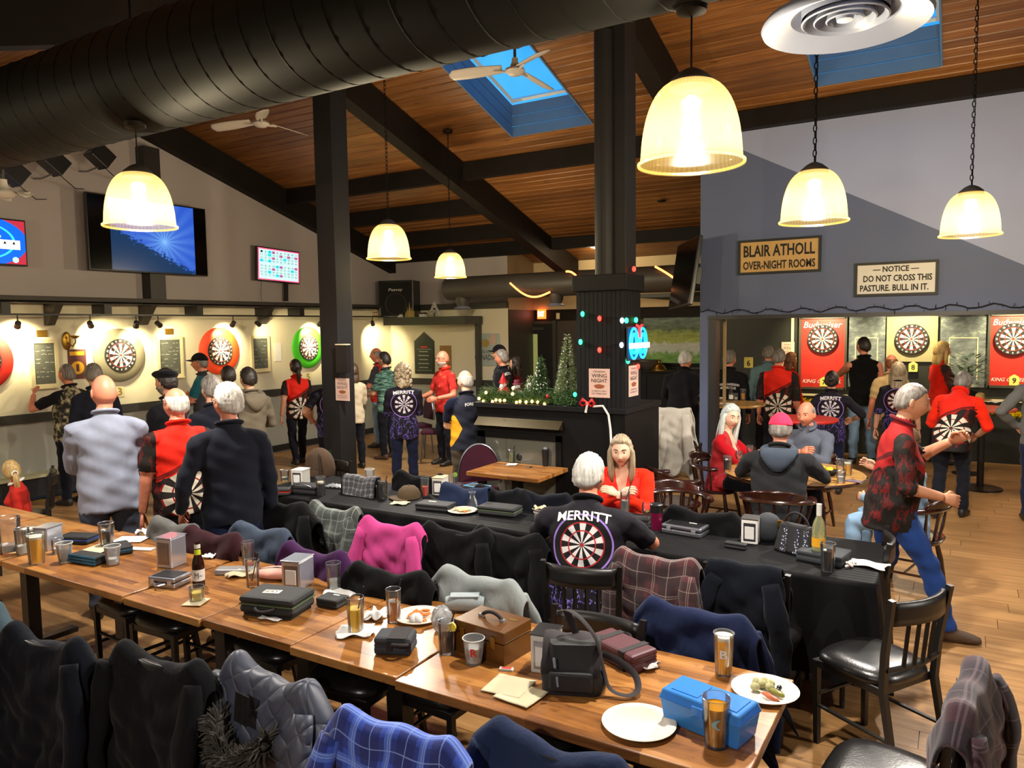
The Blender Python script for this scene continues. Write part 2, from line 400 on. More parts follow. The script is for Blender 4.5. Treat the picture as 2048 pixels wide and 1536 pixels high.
struct('trim_1', MB().bx(XJ, XJ+.11, YS, YS+.16, 0, ZH), [M['wall_grey_blue']])
struct('trim_2', MB().bx(XJ+.11, XJ+.2, YS-.012, YS+.17, 0, ZH).bx(XJ+.11, XR, YS-.03, YS+.17, ZH-.045, ZH-.001), [M['black_paint']])
struct('trim_3', MB().bx(XJ+.23, XJ+.262, YS+.2, YS+.235, 0, 2.16), [simple('oak_strip', '#9d8256', .5)])
struct('ceiling_dart_room', MB().bx(XM, XR, YS+.17, YD, 2.45, 2.5), [M['wall_dark_green']])
struct('wall_right', MB().quad((XR, YN, 0), (XR, YN, 6), (XR, YD, 6), (XR, YD, 0)), [M['wall_taupe']])
struct('wall_near', MB().quad((XL, YN, 0), (XL, YN, 3.2), (XR, YN, 3.2), (XR, YN, 0)), [M['wall_taupe']])
# --- skylights: opening sizes on the ceiling
SKY = [(-5.20, -4.05, 6.75, 8.76), (-1.40, -.26, 6.75, 8.76)]
# --- ceiling: backing with holes, individually laid boards below it
cm = MB()
def slab(x0, x1, y0, y1, up=.03):
    cm.quad((x0, y0, zc(y0)+up), (x1, y0, zc(y0)+up), (x1, y1, zc(y1)+up), (x0, y1, zc(y1)+up))
slab(XL, XR, YN, YR-1e-4); slab(XL, XR, YR, SKY[0][2]); slab(XL, XR, SKY[0][3], YD+.1)
for a, b in ((XL, SKY[0][0]), (SKY[0][1], SKY[1][0]), (SKY[1][1], XR)): slab(a, b, SKY[0][2], SKY[0][3])
ceiling = struct('ceiling', cm, [M['dark_beam']])
BP = .135
bm_ = MB(); h_ = .5
bm_.add([(-h_, -h_, 1), (h_, -h_, 1), (h_, h_, 1), (-h_, h_, 1), (-h_, -h_, .35), (h_, -h_, .35), (h_, h_, .35), (-h_, h_, .35), (-h_, -h_+.07, 0), (h_, -h_+.07, 0), (h_, h_-.07, 0), (-h_, h_-.07, 0)],
    [(0, 1, 2, 3), (4, 5, 1, 0), (6, 7, 3, 2), (8, 9, 5, 4), (10, 11, 7, 6), (11, 10, 9, 8), (4, 0, 3, 7), (8, 4, 7, 11), (5, 6, 2, 1), (9, 10, 6, 5)])
board_me = finish(bm_.mesh('board'), [M['cedar_board']])
def board(x0, x1, y0, y1, ang):
    ym = (y0+y1)/2; o = bpy.data.objects.new('board', board_me); COL.objects.link(o); o.parent = ceiling
    L = (y1-y0)/math.cos(ang); o.location = ((x0+x1)/2, ym, zc(ym)); o.rotation_euler = (ang, 0, 0); o.scale = (x1-x0, L*.965, .022)
BAYS = [(XL, -6.38), (-6.38, -2.80), (-2.80, 0.85)]
angF = -math.atan(SL); angN = math.atan(.33)
for bi, (x0, x1) in enumerate(BAYS):
    y = YR
    while y < (13.0 if bi < 2 else YS):
        y1 = y+BP*math.cos(angF); seg = [(x0, x1)]
        for sx0, sx1, sy0, sy1 in SKY:
            if y1 > sy0 and y < sy1:
                seg = [s2 for a, b in seg for s2 in (((a, min(b, sx0)), (max(a, sx1), b)) if (a < sx0 and b > sx1) else ((a, b),))]
        for a, b in seg:
            if b-a > .05: board(a+.002, b-.002, y, y1, angF)
        y = y1
y = YR
while y > 2.6:
    y0 = y-BP*math.cos(angN); board(XL, -6.38, y0, y, angN); y = y0
rb = MB()
for x0, x1 in ((-6.38, 0.85),):
    y = YR
    while y > 1.0:
        y0 = y-BP*math.cos(angN); ym = (y+y0)/2; rb.box(((x0+x1)/2, ym, zc(ym)), (x1-x0, BP*.95, .02), 0, rotx(angN)); y = y0
o = obj('board_field', rb, [M['cedar_board']], ceiling, None); o['kind'] = 'stuff'
# rafters, purlins, ridge
def sloped(name, x, wd, y0, y1, dep, n, mats=None, top=.02):
    m = MB(); V = []
    for y in (y0, y1):
        for xx in (x-wd/2, x+wd/2): V += [(xx, y, zc(y)-dep), (xx, y, zc(y)-top)]
    m.add(V, [(0, 2, 3, 1), (4, 5, 7, 6), (0, 1, 5, 4), (2, 6, 7, 3), (0, 4, 6, 2), (1, 3, 7, 5)]); return struct(name, m, mats or [M['dark_beam']])
tn = [4]
def tname(): tn[0] += 1; return 'trim_%d' % tn[0]
for x in (-6.38, -2.80, .85):
    sloped(tname(), x, .20, YR+.1, 12.95 if x < -2.85 else YS if x > -2.7 else YS+.05, .42, 0); sloped(tname(), x, .20, YN, YR-.1, .42, 0)
sloped(tname(), XL+.08, .18, YR, YB, .42, 0); sloped(tname(), XL+.08, .18, YN, YR, .42, 0)
struct(tname(), MB().bx(XL, .95, YR-.12, YR+.12, zc(YR)-.5, zc(YR)-.05), [M['dark_beam']])
def purlin(x0, x1, y, dep=.24, wd=.12):
    struct(tname(), MB().box(((x0+x1)/2, y, zc(y)-dep/2-.01), (x1-x0, wd, dep), 0), [M['dark_beam']])
for y in (9.22, 10.25, 11.2): purlin(XL+.17, -6.48, y)
purlin(-6.28, -2.9, 9.22); purlin(XL+.17, -6.48, 11.93); purlin(-6.28, -2.9, 11.93, .2)
purlin(-2.70, .75, YS-.07, .2, .14); purlin(.95, XR, YS-.07, .2, .14)
# skylight wells
simple('well_skylit_paint', '#4a6c92', .6, var=.06); glassy('sky_glass', '#dff2ff', .02, .02, 1.05); simple('sky_frame', '#c3d2da', .5)  # blue light from the sky is put into the well boards' paint colour
for i, (x0, x1, y0, y1) in enumerate(SKY):
    sk = MB(); hh = .42
    root = struct('window_%d' % (i+1), MB().add([(x0-.02, y0-.02, zc(y0)+hh+.05), (x1+.02, y0-.02, zc(y0)+hh+.05), (x1+.02, y1+.02, zc(y1)+hh+.05), (x0-.02, y1+.02, zc(y1)+hh+.05)], [(0, 1, 2, 3)]), [M['sky_glass']])
    fr = MB(); t_ = .035
    def rail_(xa, ya, xb, yb):
        fr.tube([(xa, ya, zc(ya)+hh+.02), (xb, yb, zc(yb)+hh+.02)], .028, 4)
    rail_(x0+.02, y0, x0+.02, y1); rail_(x1-.02, y0, x1-.02, y1); rail_(x0, y1-.02, x1, y1-.02); rail_(x0, y0+.02, x1, y0+.02)
    obj('window_frame', fr, [M['sky_frame']], root, None)
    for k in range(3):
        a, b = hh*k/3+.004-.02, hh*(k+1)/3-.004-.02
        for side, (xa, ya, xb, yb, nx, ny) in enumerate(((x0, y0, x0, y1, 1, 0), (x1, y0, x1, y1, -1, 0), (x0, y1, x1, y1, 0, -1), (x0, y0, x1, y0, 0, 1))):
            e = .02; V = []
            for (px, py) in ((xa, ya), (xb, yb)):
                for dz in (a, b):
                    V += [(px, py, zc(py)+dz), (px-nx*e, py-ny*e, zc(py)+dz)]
            obj('board', MB().add(V, [(0, 2, 6, 4), (1, 5, 7, 3), (0, 4, 5, 1), (2, 3, 7, 6), (0, 1, 3, 2), (4, 6, 7, 5)]), [M['well_skylit_paint']], root, None)
# --- posts and fireplace column
YP = 6.6
struct(tname(), MB().bx(-6.53, -6.25, YP-.13, YP+.13, 0, zb(YP)+.1), [M['post_grey']], bevel=.006)
struct(tname(), MB().bx(-2.96, -2.66, YP-.13, YP+.13, 2.55, zb(YP)+.1), [M['post_grey']], bevel=.006)
struct(tname(), MB().box((XL+.1, 6.68, 3.6), (.2, .24, 2.2)), [M['black_paint']])
# --- trims on the left wall: chair rail, lamp shelf with brackets, base
struct('trim_rail_left', MB().bx(XL, XL+.05, YN, YB, .98, 1.09), [M['trim_charcoal']])
struct('trim_rail_back', MB().bx(XL+.05, XE, YB-.05, YB, .98, 1.09).bx(XL+.05, XE+.02, YB-.09, YB, 2.45, 2.56), [M['trim_charcoal']])
struct('baseboard_left', MB().bx(XL, XL+.035, 5.9, YB, .02, .12).bx(XL, XL+.22, YN, 5.85, .06, .30), [M['black_paint']])
sh = struct('trim_shelf_left', MB().bx(XL, XL+.34, YN, YB, 2.505, 2.56).bx(XL, XL+.3, YN, YB, 2.475, 2.48), [M['grey_beam']])
for px in (8, 212, 396, 535, 600):
    yy = on_x(px, 620, XL+.25).y; obj('bracket', MB().bx(XL, XL+.3, yy-.05, yy+.05, 2.33, 2.48), [M['black_paint']], sh, None)
for px in (308, 545, 120):
    yy = on_x(px, 625, XL+.3).y; V = [(XL+.32, yy-.045, 2.475), (XL, yy-.045, 2.475), (XL, yy-.045, 2.2), (XL+.08, yy-.045, 2.2)]
    V += [(a, b+.09, c) for a, b, c in V]; obj('bracket', MB().add(V, [(0, 1, 2, 3), (7, 6, 5, 4), (0, 3, 7, 4), (3, 2, 6, 7), (1, 0, 4, 5), (2, 1, 5, 6)]), [M['grey_beam']], sh, None)
# --- low top of the bench along the wall
struct('trim_bench_top', MB().bx(XL, XL+.25, YN, 5.87, .30, .335), [simple('bench_top', '#b9b48a', .45)])

# ================================================================== DUCTS, LAMPS, FANS
YDU, ZDU, RDU = 3.0, 3.70, .326
duct = thing('spiral_duct', 'large black spiral air duct crossing the top of the room', 'duct', (0, YDU, ZDU))
obj('pipe', MB().tube([(-10.0, 0, 0), (5.9, 0, 0)], RDU, 48), [M['duct_black']], duct, 60)
hx = []; pitch = .19; n_ = 26
for i in range(int(15.8/pitch*n_)):
    a = 2*math.pi*i/n_; hx.append((-9.95+pitch*i/n_, math.cos(a)*(RDU+.001), math.sin(a)*(RDU+.001)))
obj('seam', MB().tube(hx, .0035, 4), [M['duct_black']], duct, 60)
for x in (-7.5, -4.6, -1.7, 1.2): obj('hanger', MB().tube([(x, 0, RDU), (x, 0, zc(YDU)-ZDU)], .008, 6), [M['duct_black']], duct)
# ceiling diffuser hung from a branch
dc = at(1690, 42, 2.93); df = thing('air_diffuser', 'white round air diffuser with concentric rings hanging at the top right', 'vent', dc)
obj('neck', MB().lathe([(.16, .02), (.16, .30), (.20, .34)], 32), [M['white_paint']], df)
obj('flange', MB().lathe([(.20, .02), (.305, -.02), (.312, -.005), (.30, .02), (.18, .07), (.16, .06), (.20, .02)], 48), [M['white_paint']], df, 60)
for r in (.155, .11, .065): obj('cone_ring', MB().lathe([(r*.72, .055), (r, .0), (r+.006, .004), (r*.72+.006, .062), (r*.72, .055)], 40), [M['white_paint']], df, 60)
obj('throat', MB().lathe([(.205, .02), (.19, .07), (.0, .07)], 32), [simple('throat_dark', '#1b1b1f', .6)], df, 60)
obj('core', MB().lathe([(.0, .0), (.03, .002), (.034, .02), (.0, .04)], 24), [M['white_paint']], df, 60)
obj('branch', MB().tube([(0, 0, .33), (0, 0, .42), (0, YDU-dc.y, ZDU-dc.z)], .16, 20), [M['duct_black']], df)
# second duct at the far end
d2 = on_y(1020, 572, 10.9); du2 = thing('air_duct', 'long dark round duct with two drop outlets near the far wall', 'duct', (0, 10.9, d2.z))
x0_, x1_ = on_y(897, 575, 10.9).x, -1.9
obj('pipe', MB().tube([(x0_, 0, 0), (x1_, 0, 0)], .20, 28), [M['duct_grey']], du2, 60)
for px in (925, 1112):
    x = on_y(px, 600, 10.9).x
    obj('outlet', MB().lathe([(.13, -.1), (.12, -.24), (.085, -.33)], 20, c=(x, 0, 0)), [M['duct_grey']], du2)
    obj('outlet_rim', MB().lathe([(.085, -.33), (.145, -.355), (.15, -.345), (.085, -.31)], 24, c=(x, 0, 0)), [M['white_paint']], du2)
obj('hanger', MB().tube([(-2.5, 0, .2), (-2.5, 0, zc(10.9)-d2.z)], .01, 6), [M['duct_black']], du2)
obj('hanger_plate', MB().lathe([(0, 0), (.06, .0), (.06, .02), (0, .02)], 16, c=(on_y(1238+85, 500, 10.9).x, 0, zc(10.9)-d2.z-.05)), [M['dark_beam']], du2)
# rope light on the duct
rl = thing('rope_light', 'orange lit rope light draped over the far duct', 'rope light', (0, 10.65, d2.z))
emit('rope_glow', '#ff8a4a', 4.0)
def rope(pts, r=.016):
    P = []
    for (x0, y0), (x1, y1), sag in pts:
        for i in range(15):
            t_ = i/14; q = on_y(x0+(x1-x0)*t_, y0+(y1-y0)*t_+sag*math.sin(math.pi*t_), 10.69); P.append((q.x, .04, q.z-d2.z))
    return MB().tube(P, r, 6)
obj('rope', rope([((1020, 566), (1100, 584), 18)]), [M['rope_glow']], rl); obj('rope', rope([((1310, 533), (1362, 567), -2)]), [M['rope_glow']], rl); obj('rope', rope([((1132, 543), (1152, 551), -3)]), [M['rope_glow']], rl)

# pendant lamps ----------------------------------------------------
def pendant(pos, label, top, chain=True, power=1.0):
    L = thing('pendant_lamp', label, 'lamp', pos, 0, 'prismatic dome pendant lamps')
    R_ = .205; H_ = .335; prof = []
    for i in range(15):
        a = i/14*math.pi/2*.93; prof.append((R_*math.cos(a)**.62 if i else R_, H_*math.sin(a)))
    prof = [(R_+.012, -.008), (R_+.014, .004), (R_+.002, .012)] + prof[1:]
    obj('shade', MB().lathe(prof, 64), [M['shade_glass']], L, 60)
    obj('rim', MB().tube([((R_+.008)*math.cos(2*math.pi*i/48), (R_+.008)*math.sin(2*math.pi*i/48), -.002) for i in range(48)] if False else [(Vector(((R_+.008)*math.cos(2*math.pi*i/48), (R_+.008)*math.sin(2*math.pi*i/48), 0))) for i in range(48)], .006, 6, closed=True), [M['shade_glass']], L)
    obj('cap', MB().lathe([(.09, H_-.035), (.085, H_), (.05, H_+.03), (.02, H_+.045), (.0, H_+.045)], 24), [M['grey_beam']], L, 60)
    obj('bulb', MB().lathe([(0, .08), (.03, .09), (.043, .13), (.03, .19), (.018, .23), (.018, .27)], 18), [M['bulb']], L, 60)
    zt_ = top-pos[2]
    if chain:
        c_ = MB(); z = H_+.045; i = 0
        while z < zt_:
            h = .024; P = []
            for q in range(8):
                a = 2*math.pi*q/8; u = math.cos(a)*.011; vz = math.sin(a)*h
                P.append((u if i % 2 else 0, 0 if i % 2 else u, z+h*.8+vz))
            c_.tube(P, .0035, 4, closed=True); z += h*1.65; i += 1
        obj('chain', c_, [M['duct_black']], L)
        obj('cord', MB().tube([(.006, .004, H_+.03), (.01, 0, zt_*.5), (.004, 0, zt_)], .003, 4), [M['duct_black']], L)
    else: obj('cord', MB().tube([(0, 0, H_+.03), (0, 0, zt_)], .004, 5), [M['duct_black']], L)
    obj('canopy', MB().lathe([(.0, zt_), (.065, zt_), (.06, zt_-.03), (.012, zt_-.045), (0, zt_-.045)], 20), [M['dark_beam']], L, 60)
    ld = bpy.data.lights.new('down_light', 'SPOT'); ld.energy = LAMP_W*power*.8; ld.color = WARM; ld.shadow_soft_size = .06; ld.spot_size = math.radians(158); ld.spot_blend = .5
    lo = bpy.data.objects.new('down_light', ld); COL.objects.link(lo); lo.parent = L; lo.location = (0, 0, .03)
    ld = bpy.data.lights.new('bulb_light', 'POINT'); ld.energy = LAMP_W*power*.68; ld.color = WARM; ld.shadow_soft_size = .05
    lo = bpy.data.objects.new('bulb_light', ld); COL.objects.link(lo); lo.parent = L; lo.location = (0, 0, .05)
    return L
for (px, py, w_), lab in (((281, 450, 134), 'glowing dome pendant lamp hanging in front of the big television'), ((778, 518, 86), 'glowing dome pendant lamp on a chain right of the square post'),
        ((901, 553, 62), 'small far dome pendant lamp over the end of the far duct'), ((1382, 300, 204), 'largest dome pendant lamp hanging nearest the camera'),
        ((1627, 455, 128), 'bright dome pendant lamp above the tan sign'), ((1939, 490, 108), 'bright dome pendant lamp above the white notice sign')):
    q = at(px, py, FPX*.42/w_); q.z = 2.76 if w_ > 100 else 2.78
    near = abs(q.y-YDU) < .3
    pendant(q, lab, (ZDU-RDU+.02) if near else zc(q.y)-.03, not near)
pendant(Vector((3.4, 4.0, 2.76)), 'added unseen dome pendant lamp off to the right of the room', zc(4.0)-.03, True, 1.0)  # out of view, added for more light in the room
pendant(Vector((-1.2, -1.2, 2.9)), 'added unseen dome pendant lamp behind the near tables', zc(-1.2)-.03, True, .8)  # unseen lamp behind the camera, added for its light
pendant(Vector((-7.4, .8, 2.76)), 'added unseen dome pendant lamp above the left end of the tables', zc(.8)-.03, True, .8)  # also added out of view to light the left side
# ceiling fans ------------------------------------------------------
def fan(px, py, depth, label, az, r=.62, top=None):
    c = at(px, py, depth); F_ = thing('ceiling_fan', label, 'fan', c, 0, 'white ceiling fans')
    obj('motor', MB().lathe([(0, -.035), (.06, -.03), (.095, 0), (.09, .02), (.05, .035), (.03, .09), (.028, .12), (.0, .12)], 24), [M['fan_white']], F_, 60)
    obj('rod', MB().tube([(0, 0, .1), (0, 0, (top or zc(c.y))-c.z)], .014, 8), [M['grey_beam']], F_)
    for k in range(3):
        a = az+k*2*math.pi/3; R_ = rotz(a); m = MB()
        def bl(u, v):
            x = .12+u*(r-.12); wd = .05+.022*math.sin(u*2.6); e = 1 if u < .93 else math.sqrt(max(0, 1-((u-.93)/.07)**2))*.75+.25
            y = (v-.5)*2*wd*e; return R_ @ Vector((x, y, .018+.35*y-.04*(u-.2)))
        m.grid(bl, 16, 5); obj('blade', m, [M['fan_white']], F_, 60, solid=.008)
        obj('blade_arm', MB().tube([R_ @ Vector((.07, 0, 0)), R_ @ Vector((.2, 0, .012))], .012, 6), [M['fan_white']], F_)
fan(1030, 143, 7.0, 'white three-blade ceiling fan in front of the left skylight', math.radians(31+55), .62)
fan(522, 248, 8.6, 'white three-blade ceiling fan below the duct above the television', math.radians(31+50), .62)
fan(8, 388, 6.3, 'white ceiling fan cut off at the left edge of the frame', math.radians(31+10), .2, 3.9)
# track lights on the left wall -----------------------------------
tr = thing('light_track', 'thin black lighting track below the shelf on the dart wall', 'light track', (XL+.36, 0, 2.33))
obj('rail', MB().bx(-.012, .012, 2.0, 11.4, -.012, .012), [M['black_plastic']], tr)
SPB = [on_x(240, 708, XL).y, on_x(444, 703, XL).y, on_x(620, 697, XL).y, on_x(-60, 712, XL).y]
def spot(px, target, label, e=1.0, ang=62):
    y = on_x(px, 640, XL+.36).y; S = thing('track_spot', label, 'spotlight', (XL+.36, y, 2.318), 0, 'track spotlights over the dart boards')
    d = (Vector(target)-Vector((XL+.36, y, 2.20))).normalized()
    obj('stem', MB().tube([(0, 0, 0), (0, 0, -.09)], .008, 6), [M['grey_beam']], S)
    c = Vector((0, 0, -.11)); obj('head', MB().tube([c-d*.05, c-d*.04, c+d*.03, c+d*.055], [.02, .034, .036, .04], 16), [M['grey_beam']], S)
    obj('face', MB().tube([c+d*.0555, c+d*.057], .033, 16), [M['spot_face']], S)
    ld = bpy.data.lights.new('spot_light', 'SPOT'); ld.energy = TRACK_W*e; ld.color = SPOTC; ld.spot_size = math.radians(ang*1.5); ld.spot_blend = .9; ld.shadow_soft_size = .03
    lo = bpy.data.objects.new('spot_light', ld); COL.objects.link(lo); lo.parent = S; lo.location = c+d*.07; lo.rotation_euler = d.to_track_quat('-Z', 'Y').to_euler()
spot(35, (XL, SPB[3]+.5, 2.0), 'leftmost track spotlight on the dart wall', 1.6)
spot(180, (XL, SPB[0]-.3, 1.95), 'track spotlight between the wall lamp and the grey board', 1.2)
spot(272, (XL, SPB[0]+.2, 1.85), 'track spotlight above the right edge of the grey board', .8)
spot(316, (XL, SPB[1]-.6, 1.8), 'angled track spotlight above the middle chalkboard', .5)
spot(466, (XL, SPB[1]+.05, 1.95), 'track spotlight right above the orange board', 1.3)
spot(515, (XL, SPB[2]-.5, 1.8), 'angled track spotlight above the right chalkboard', .5)
spot(640, (XL, SPB[2], 1.95), 'track spotlight above the green board behind the post', 1.6)
spot(-40, (XL, SPB[3], 1.9), 'track spotlight above the red board at the left edge', 1.2)
spot(745, (XL, 11.6, 1.7), 'track spotlight at the far end of the dart wall', 1.0)
# recessed lamps in the dart room
for X_ in (-1.95, -.68, .7, 1.9):
    S = thing('downlight', 'small downlight over dart board at %s' % {-1.95: 'the left red panel', -.68: 'the square grey panel', .7: 'the right red panel', 1.9: 'the far right of the dart room'}[X_], 'spotlight', (X_, YD-.75, 2.445), 0, 'downlights in the dart room')
    obj('can', MB().lathe([(.05, 0), (.05, -.05), (.045, -.055), (.04, -.03), (.0, -.03)], 20), [M['steel']], S)
    ld = bpy.data.lights.new('spot_light', 'SPOT'); ld.energy = TRACK_W*1.7; ld.color = SPOTC; ld.spot_size = math.radians(95); ld.spot_blend = .8; ld.shadow_soft_size = .03
    lo = bpy.data.objects.new('spot_light', ld); COL.objects.link(lo); lo.parent = S; lo.location = (0, 0, -.06); lo.rotation_euler = (Vector((0, .75, -.55))).to_track_quat('-Z', 'Y').to_euler()
for X_, Y_, lab in ((-.6, 10.6, 'pendant bulb lamp in the middle of the dart room'), (2.0, 10.6, 'pendant bulb lamp in the right part of the dart room')):
    S = thing('ceiling_light', 'flush round ' + lab, 'lamp', (X_, Y_, 2.448), 0, 'flush lamps of the dart room')
    obj('globe', MB().lathe([(.14, 0), (.13, -.04), (.07, -.075), (0, -.085)], 24), [emit('globe_glow', '#ffe2b0', 5.0)], S, 60)
    ld = bpy.data.lights.new('globe_light', 'POINT'); ld.energy = 55; ld.color = (1, .84, .62); ld.shadow_soft_size = .1
    lo = bpy.data.objects.new('globe_light', ld); COL.objects.link(lo); lo.parent = S; lo.location = (0, 0, -.12)
# lamp near the doors
S = thing('ceiling_light', 'flush lamp beyond the far duct on the low ceiling', 'lamp', (-5.6, 12.3, zc(12.3)-.03)); obj('globe', MB().lathe([(.12, 0), (.11, -.04), (.0, -.07)], 20), [M['globe_glow']], S, 60)
ld = bpy.data.lights.new('globe_light', 'POINT'); ld.energy = 22; ld.color = (1, .75, .45); ld.shadow_soft_size = .1; lo = bpy.data.objects.new('globe_light', ld); COL.objects.link(lo); lo.parent = S; lo.location = (0, 0, -.14)
# ================================================================== PEOPLE
def dart_nodes(t, u, v, R, c_light, c_dark, c_a, c_b):
    r = t.math('DIVIDE', t.math('SQRT', t.math('ADD', t.math('MULTIPLY', u, u), t.math('MULTIPLY', v, v))), R)
    k = t.math('FLOOR', t.math('ADD', t.math('MULTIPLY', t.math('ARCTAN2', u, v), 20/(2*math.pi)), 20.5))
    par = t.math('MODULO', k, 2.0)
    base = t.mix(par, c_light, c_dark); ring = t.mix(par, c_a, c_b)
    def band(a, b): return t.math('MULTIPLY', t.math('GREATER_THAN', r, a), t.math('LESS_THAN', r, b))
    col = t.mix(band(.58, .64), base, ring); col = t.mix(band(.94, 1.0), col, ring)
    col = t.mix(t.math('LESS_THAN', r, .094), col, c_b); col = t.mix(t.math('LESS_THAN', r, .04), col, c_a)
    col = t.mix(t.math('GREATER_THAN', r, 1.0), col, c_dark)
    return col, r, band
def shirt_board(name, base, light, dark, a, b, cu, cv, R, ring=None, style='merritt'):
    t = NT(name); at_ = t.n('ShaderNodeAttribute', _attribute_name='tc').outputs['Vector']; x = t.xyz(at_)
    u = t.math('SUBTRACT', x[0], cu); v = t.math('SUBTRACT', x[2], cv)
    col, r, band = dart_nodes(t, u, v, R, lin(light), lin(dark), lin(a), lin(b))
    back = t.math('LESS_THAN', x[1], .0)
    nz = t.noise(t.scale(at_, (14, 14, 7)), 1.0, 4, .7)
    if style == 'merritt':
        bolt = t.math('MULTIPLY', band(1.36, 9), t.math('MULTIPLY', t.math('LESS_THAN', t.math('ABSOLUTE', t.math('SUBTRACT', nz, .5)), .009), t.math('LESS_THAN', x[2], .16)))
        body = t.mix(bolt, lin(base), lin('#8d7be0'))
        glow = t.math('MULTIPLY', t.math('GREATER_THAN', nz, .57), t.math('LESS_THAN', x[2], -.02)); body = t.mix(glow, body, lin('#22175e'))
        inb = t.math('LESS_THAN', r, 1.28); c2 = t.mix(t.math('MULTIPLY', inb, back), body, col)
        c2 = t.mix(t.math('MULTIPLY', band(1.28, 1.36), back), c2, lin(ring or '#8f6fc0'))
    else:   # red yoke above a slanting line, large printed board below
        sl = t.math('ADD', x[2], t.math('MULTIPLY', x[0], -.55)); up = t.math('GREATER_THAN', t.math('ADD', sl, t.math('MULTIPLY', nz, .05)), .22 if style == 'red' else .17)
        line = t.math('MULTIPLY', t.math('GREATER_THAN', sl, .20), t.math('LESS_THAN', sl, .235))
        fil = t.mix(t.math('GREATER_THAN', nz, .55), lin('#1a1412'), lin('#5c1010'))
        low = t.mix(t.math('LESS_THAN', r, 1.0), fil, col); c2 = t.mix(up, low, lin(base)); c2 = t.mix(t.math('MULTIPLY', line, .8), c2, lin('#240a08'))
        slm = t.math('GREATER_THAN', t.math('ADD', t.math('ABSOLUTE', x[0]), t.math('MULTIPLY', nz, .012)), .186); c2 = t.mix(slm, c2, t.mix(t.math('GREATER_THAN', nz, .54), lin('#171310'), lin('#4c120e')))
    t.p(Base__Color=c2, Roughness=.8); t.set(t.b.inputs['Specular IOR Level'], .25); t.bump(t.noise(at_, 30, 3), .25, .01); M[name] = t.mat; return t.mat
shirt_board('shirt_merritt', '#14111a', '#c9c4c4', '#0d0a0e', '#a3262a', '#8a1c24', 0, .27, .125)
shirt_board('shirt_merritt_dim', '#15121d', '#c8c0cc', '#0f0b12', '#3a1c30', '#30162a', 0, .27, .125)
shirt_board('shirt_red_board', '#d5210f', '#cfc6b4', '#1d1512', '#8a1512', '#1d1512', .02, .0, .19, style='red')
shirt_board('shirt_red_walk', '#8f1717', '#cfc6b4', '#2c0c12', '#8a1512', '#2c0c12', .3, -.3, .05, style='red2')
def pattern(name, a, b, c=None, sc=(10, 10, 16), thr=.5):
    t = NT(name); at_ = t.n('ShaderNodeAttribute', _attribute_name='tc').outputs['Vector']; nz = t.noise(t.scale(at_, sc), 1.0, 4, .6)
    col = t.ramp(nz, [(thr-.04, lin(a)), (thr+.04, lin(b)), (thr+.16, lin(c or b))]); t.p(Base__Color=col, Roughness=.85); t.bump(t.noise(at_, 40, 3), .25, .008); M[name] = t.mat; return t.mat
def forest():
    t = NT('shirt_forest'); a = t.n('ShaderNodeAttribute', _attribute_name='tc').outputs['Vector']; x = t.xyz(a); lim = t.math('ADD', t.math('MULTIPLY', t.math('ABSOLUTE', t.math('SUBTRACT', x[2], .12)), .5), .085)
    msk = t.math('MULTIPLY', t.math('LESS_THAN', x[0], t.math('MULTIPLY', lim, -1.0)), t.math('LESS_THAN', x[2], .27)); t.p(Base__Color=t.mix(msk, lin('#161a2c'), lin('#e0a312')), Roughness=.85); t.bump(t.noise(a, 40, 3), .25, .008); M['shirt_forest'] = t.mat
forest()
pattern('shirt_camo', '#151410', '#7d7355', '#bdb292', (16, 16, 16), .5)
pattern('shirt_teal_pattern', '#16302c', '#3f6a5c', '#7fa08c', (9, 9, 60), .47)
pattern('sleeve_red_black', '#171310', '#5a120e', '#2c1410', (12, 12, 30), .52)
pattern('shirt_red_flower', '#b3180f', '#d8341c', '#d8b070', (8, 8, 8), .58)
for nm, hx_ in dict(sh_grey='#868c9e', sh_black='#17161a', sh_darknavy='#1b1d26', sh_charcoal='#35363c', sh_teal='#5f7a80', sh_tan='#b69a6c', sh_cream='#c6b89c', sh_red='#d01f10', sh_red_bright='#e32a12', sh_cardigan='#a3131b',
        sh_hoodie='#232426', sh_knit='#565b68', sh_hood2='#6d6455', sh_navy='#161a2c', sh_denim='#7d99b4', sh_grey2='#5b5a57', sh_capteal='#215a68', pants_dark='#1a1b22', pants_navy='#1b2036', pants_jeans='#3c5a86', pants_jeanlight='#7e9cba', pants_grey='#454a58',
        pants_khaki='#4c4438', sh_yellow='#e0a312', sh_tank='#0f0f10', sh_green='#a9c4a0', sh_bluejean='#24407e', sh_wine='#5e1a22').items(): fabric(nm, hx_)
def skin(name, hexc):
    t = NT(name); c = lin(hexc); v = t.obj(); f = t.noise(v, 22, 4)
    t.p(Base__Color=t.mix(f, tuple(x*.86 for x in c), tuple(min(1, x*1.1) for x in c)), Roughness=.5, Subsurface__Weight=.06); M[name] = t.mat
def vshirt(name, hexc, sk):
    t = NT(name); a = t.n('ShaderNodeAttribute', _attribute_name='tc').outputs['Vector']; x = t.xyz(a); c = lin(hexc); nz = t.noise(a, 9, 4)
    cloth = t.mix(nz, tuple(k*.8 for k in c), tuple(min(1, k*1.15) for k in c)); ax = t.math('ABSOLUTE', x[0]); lim = t.math('ADD', t.math('MULTIPLY', t.math('SUBTRACT', x[2], .25), .21), .008)
    msk = t.math('MULTIPLY', t.math('MULTIPLY', t.math('GREATER_THAN', x[1], .0), t.math('GREATER_THAN', x[2], .25)), t.math('LESS_THAN', ax, lim)); t.p(Base__Color=t.mix(msk, cloth, lin(sk)), Roughness=.75); t.bump(t.noise(a, 40, 3), .2, .006); M[name] = t.mat
vshirt('sh_red_v', '#e32a12', '#d9ab90'); vshirt('sh_cardigan_v', '#a3131b', '#d9ab90')
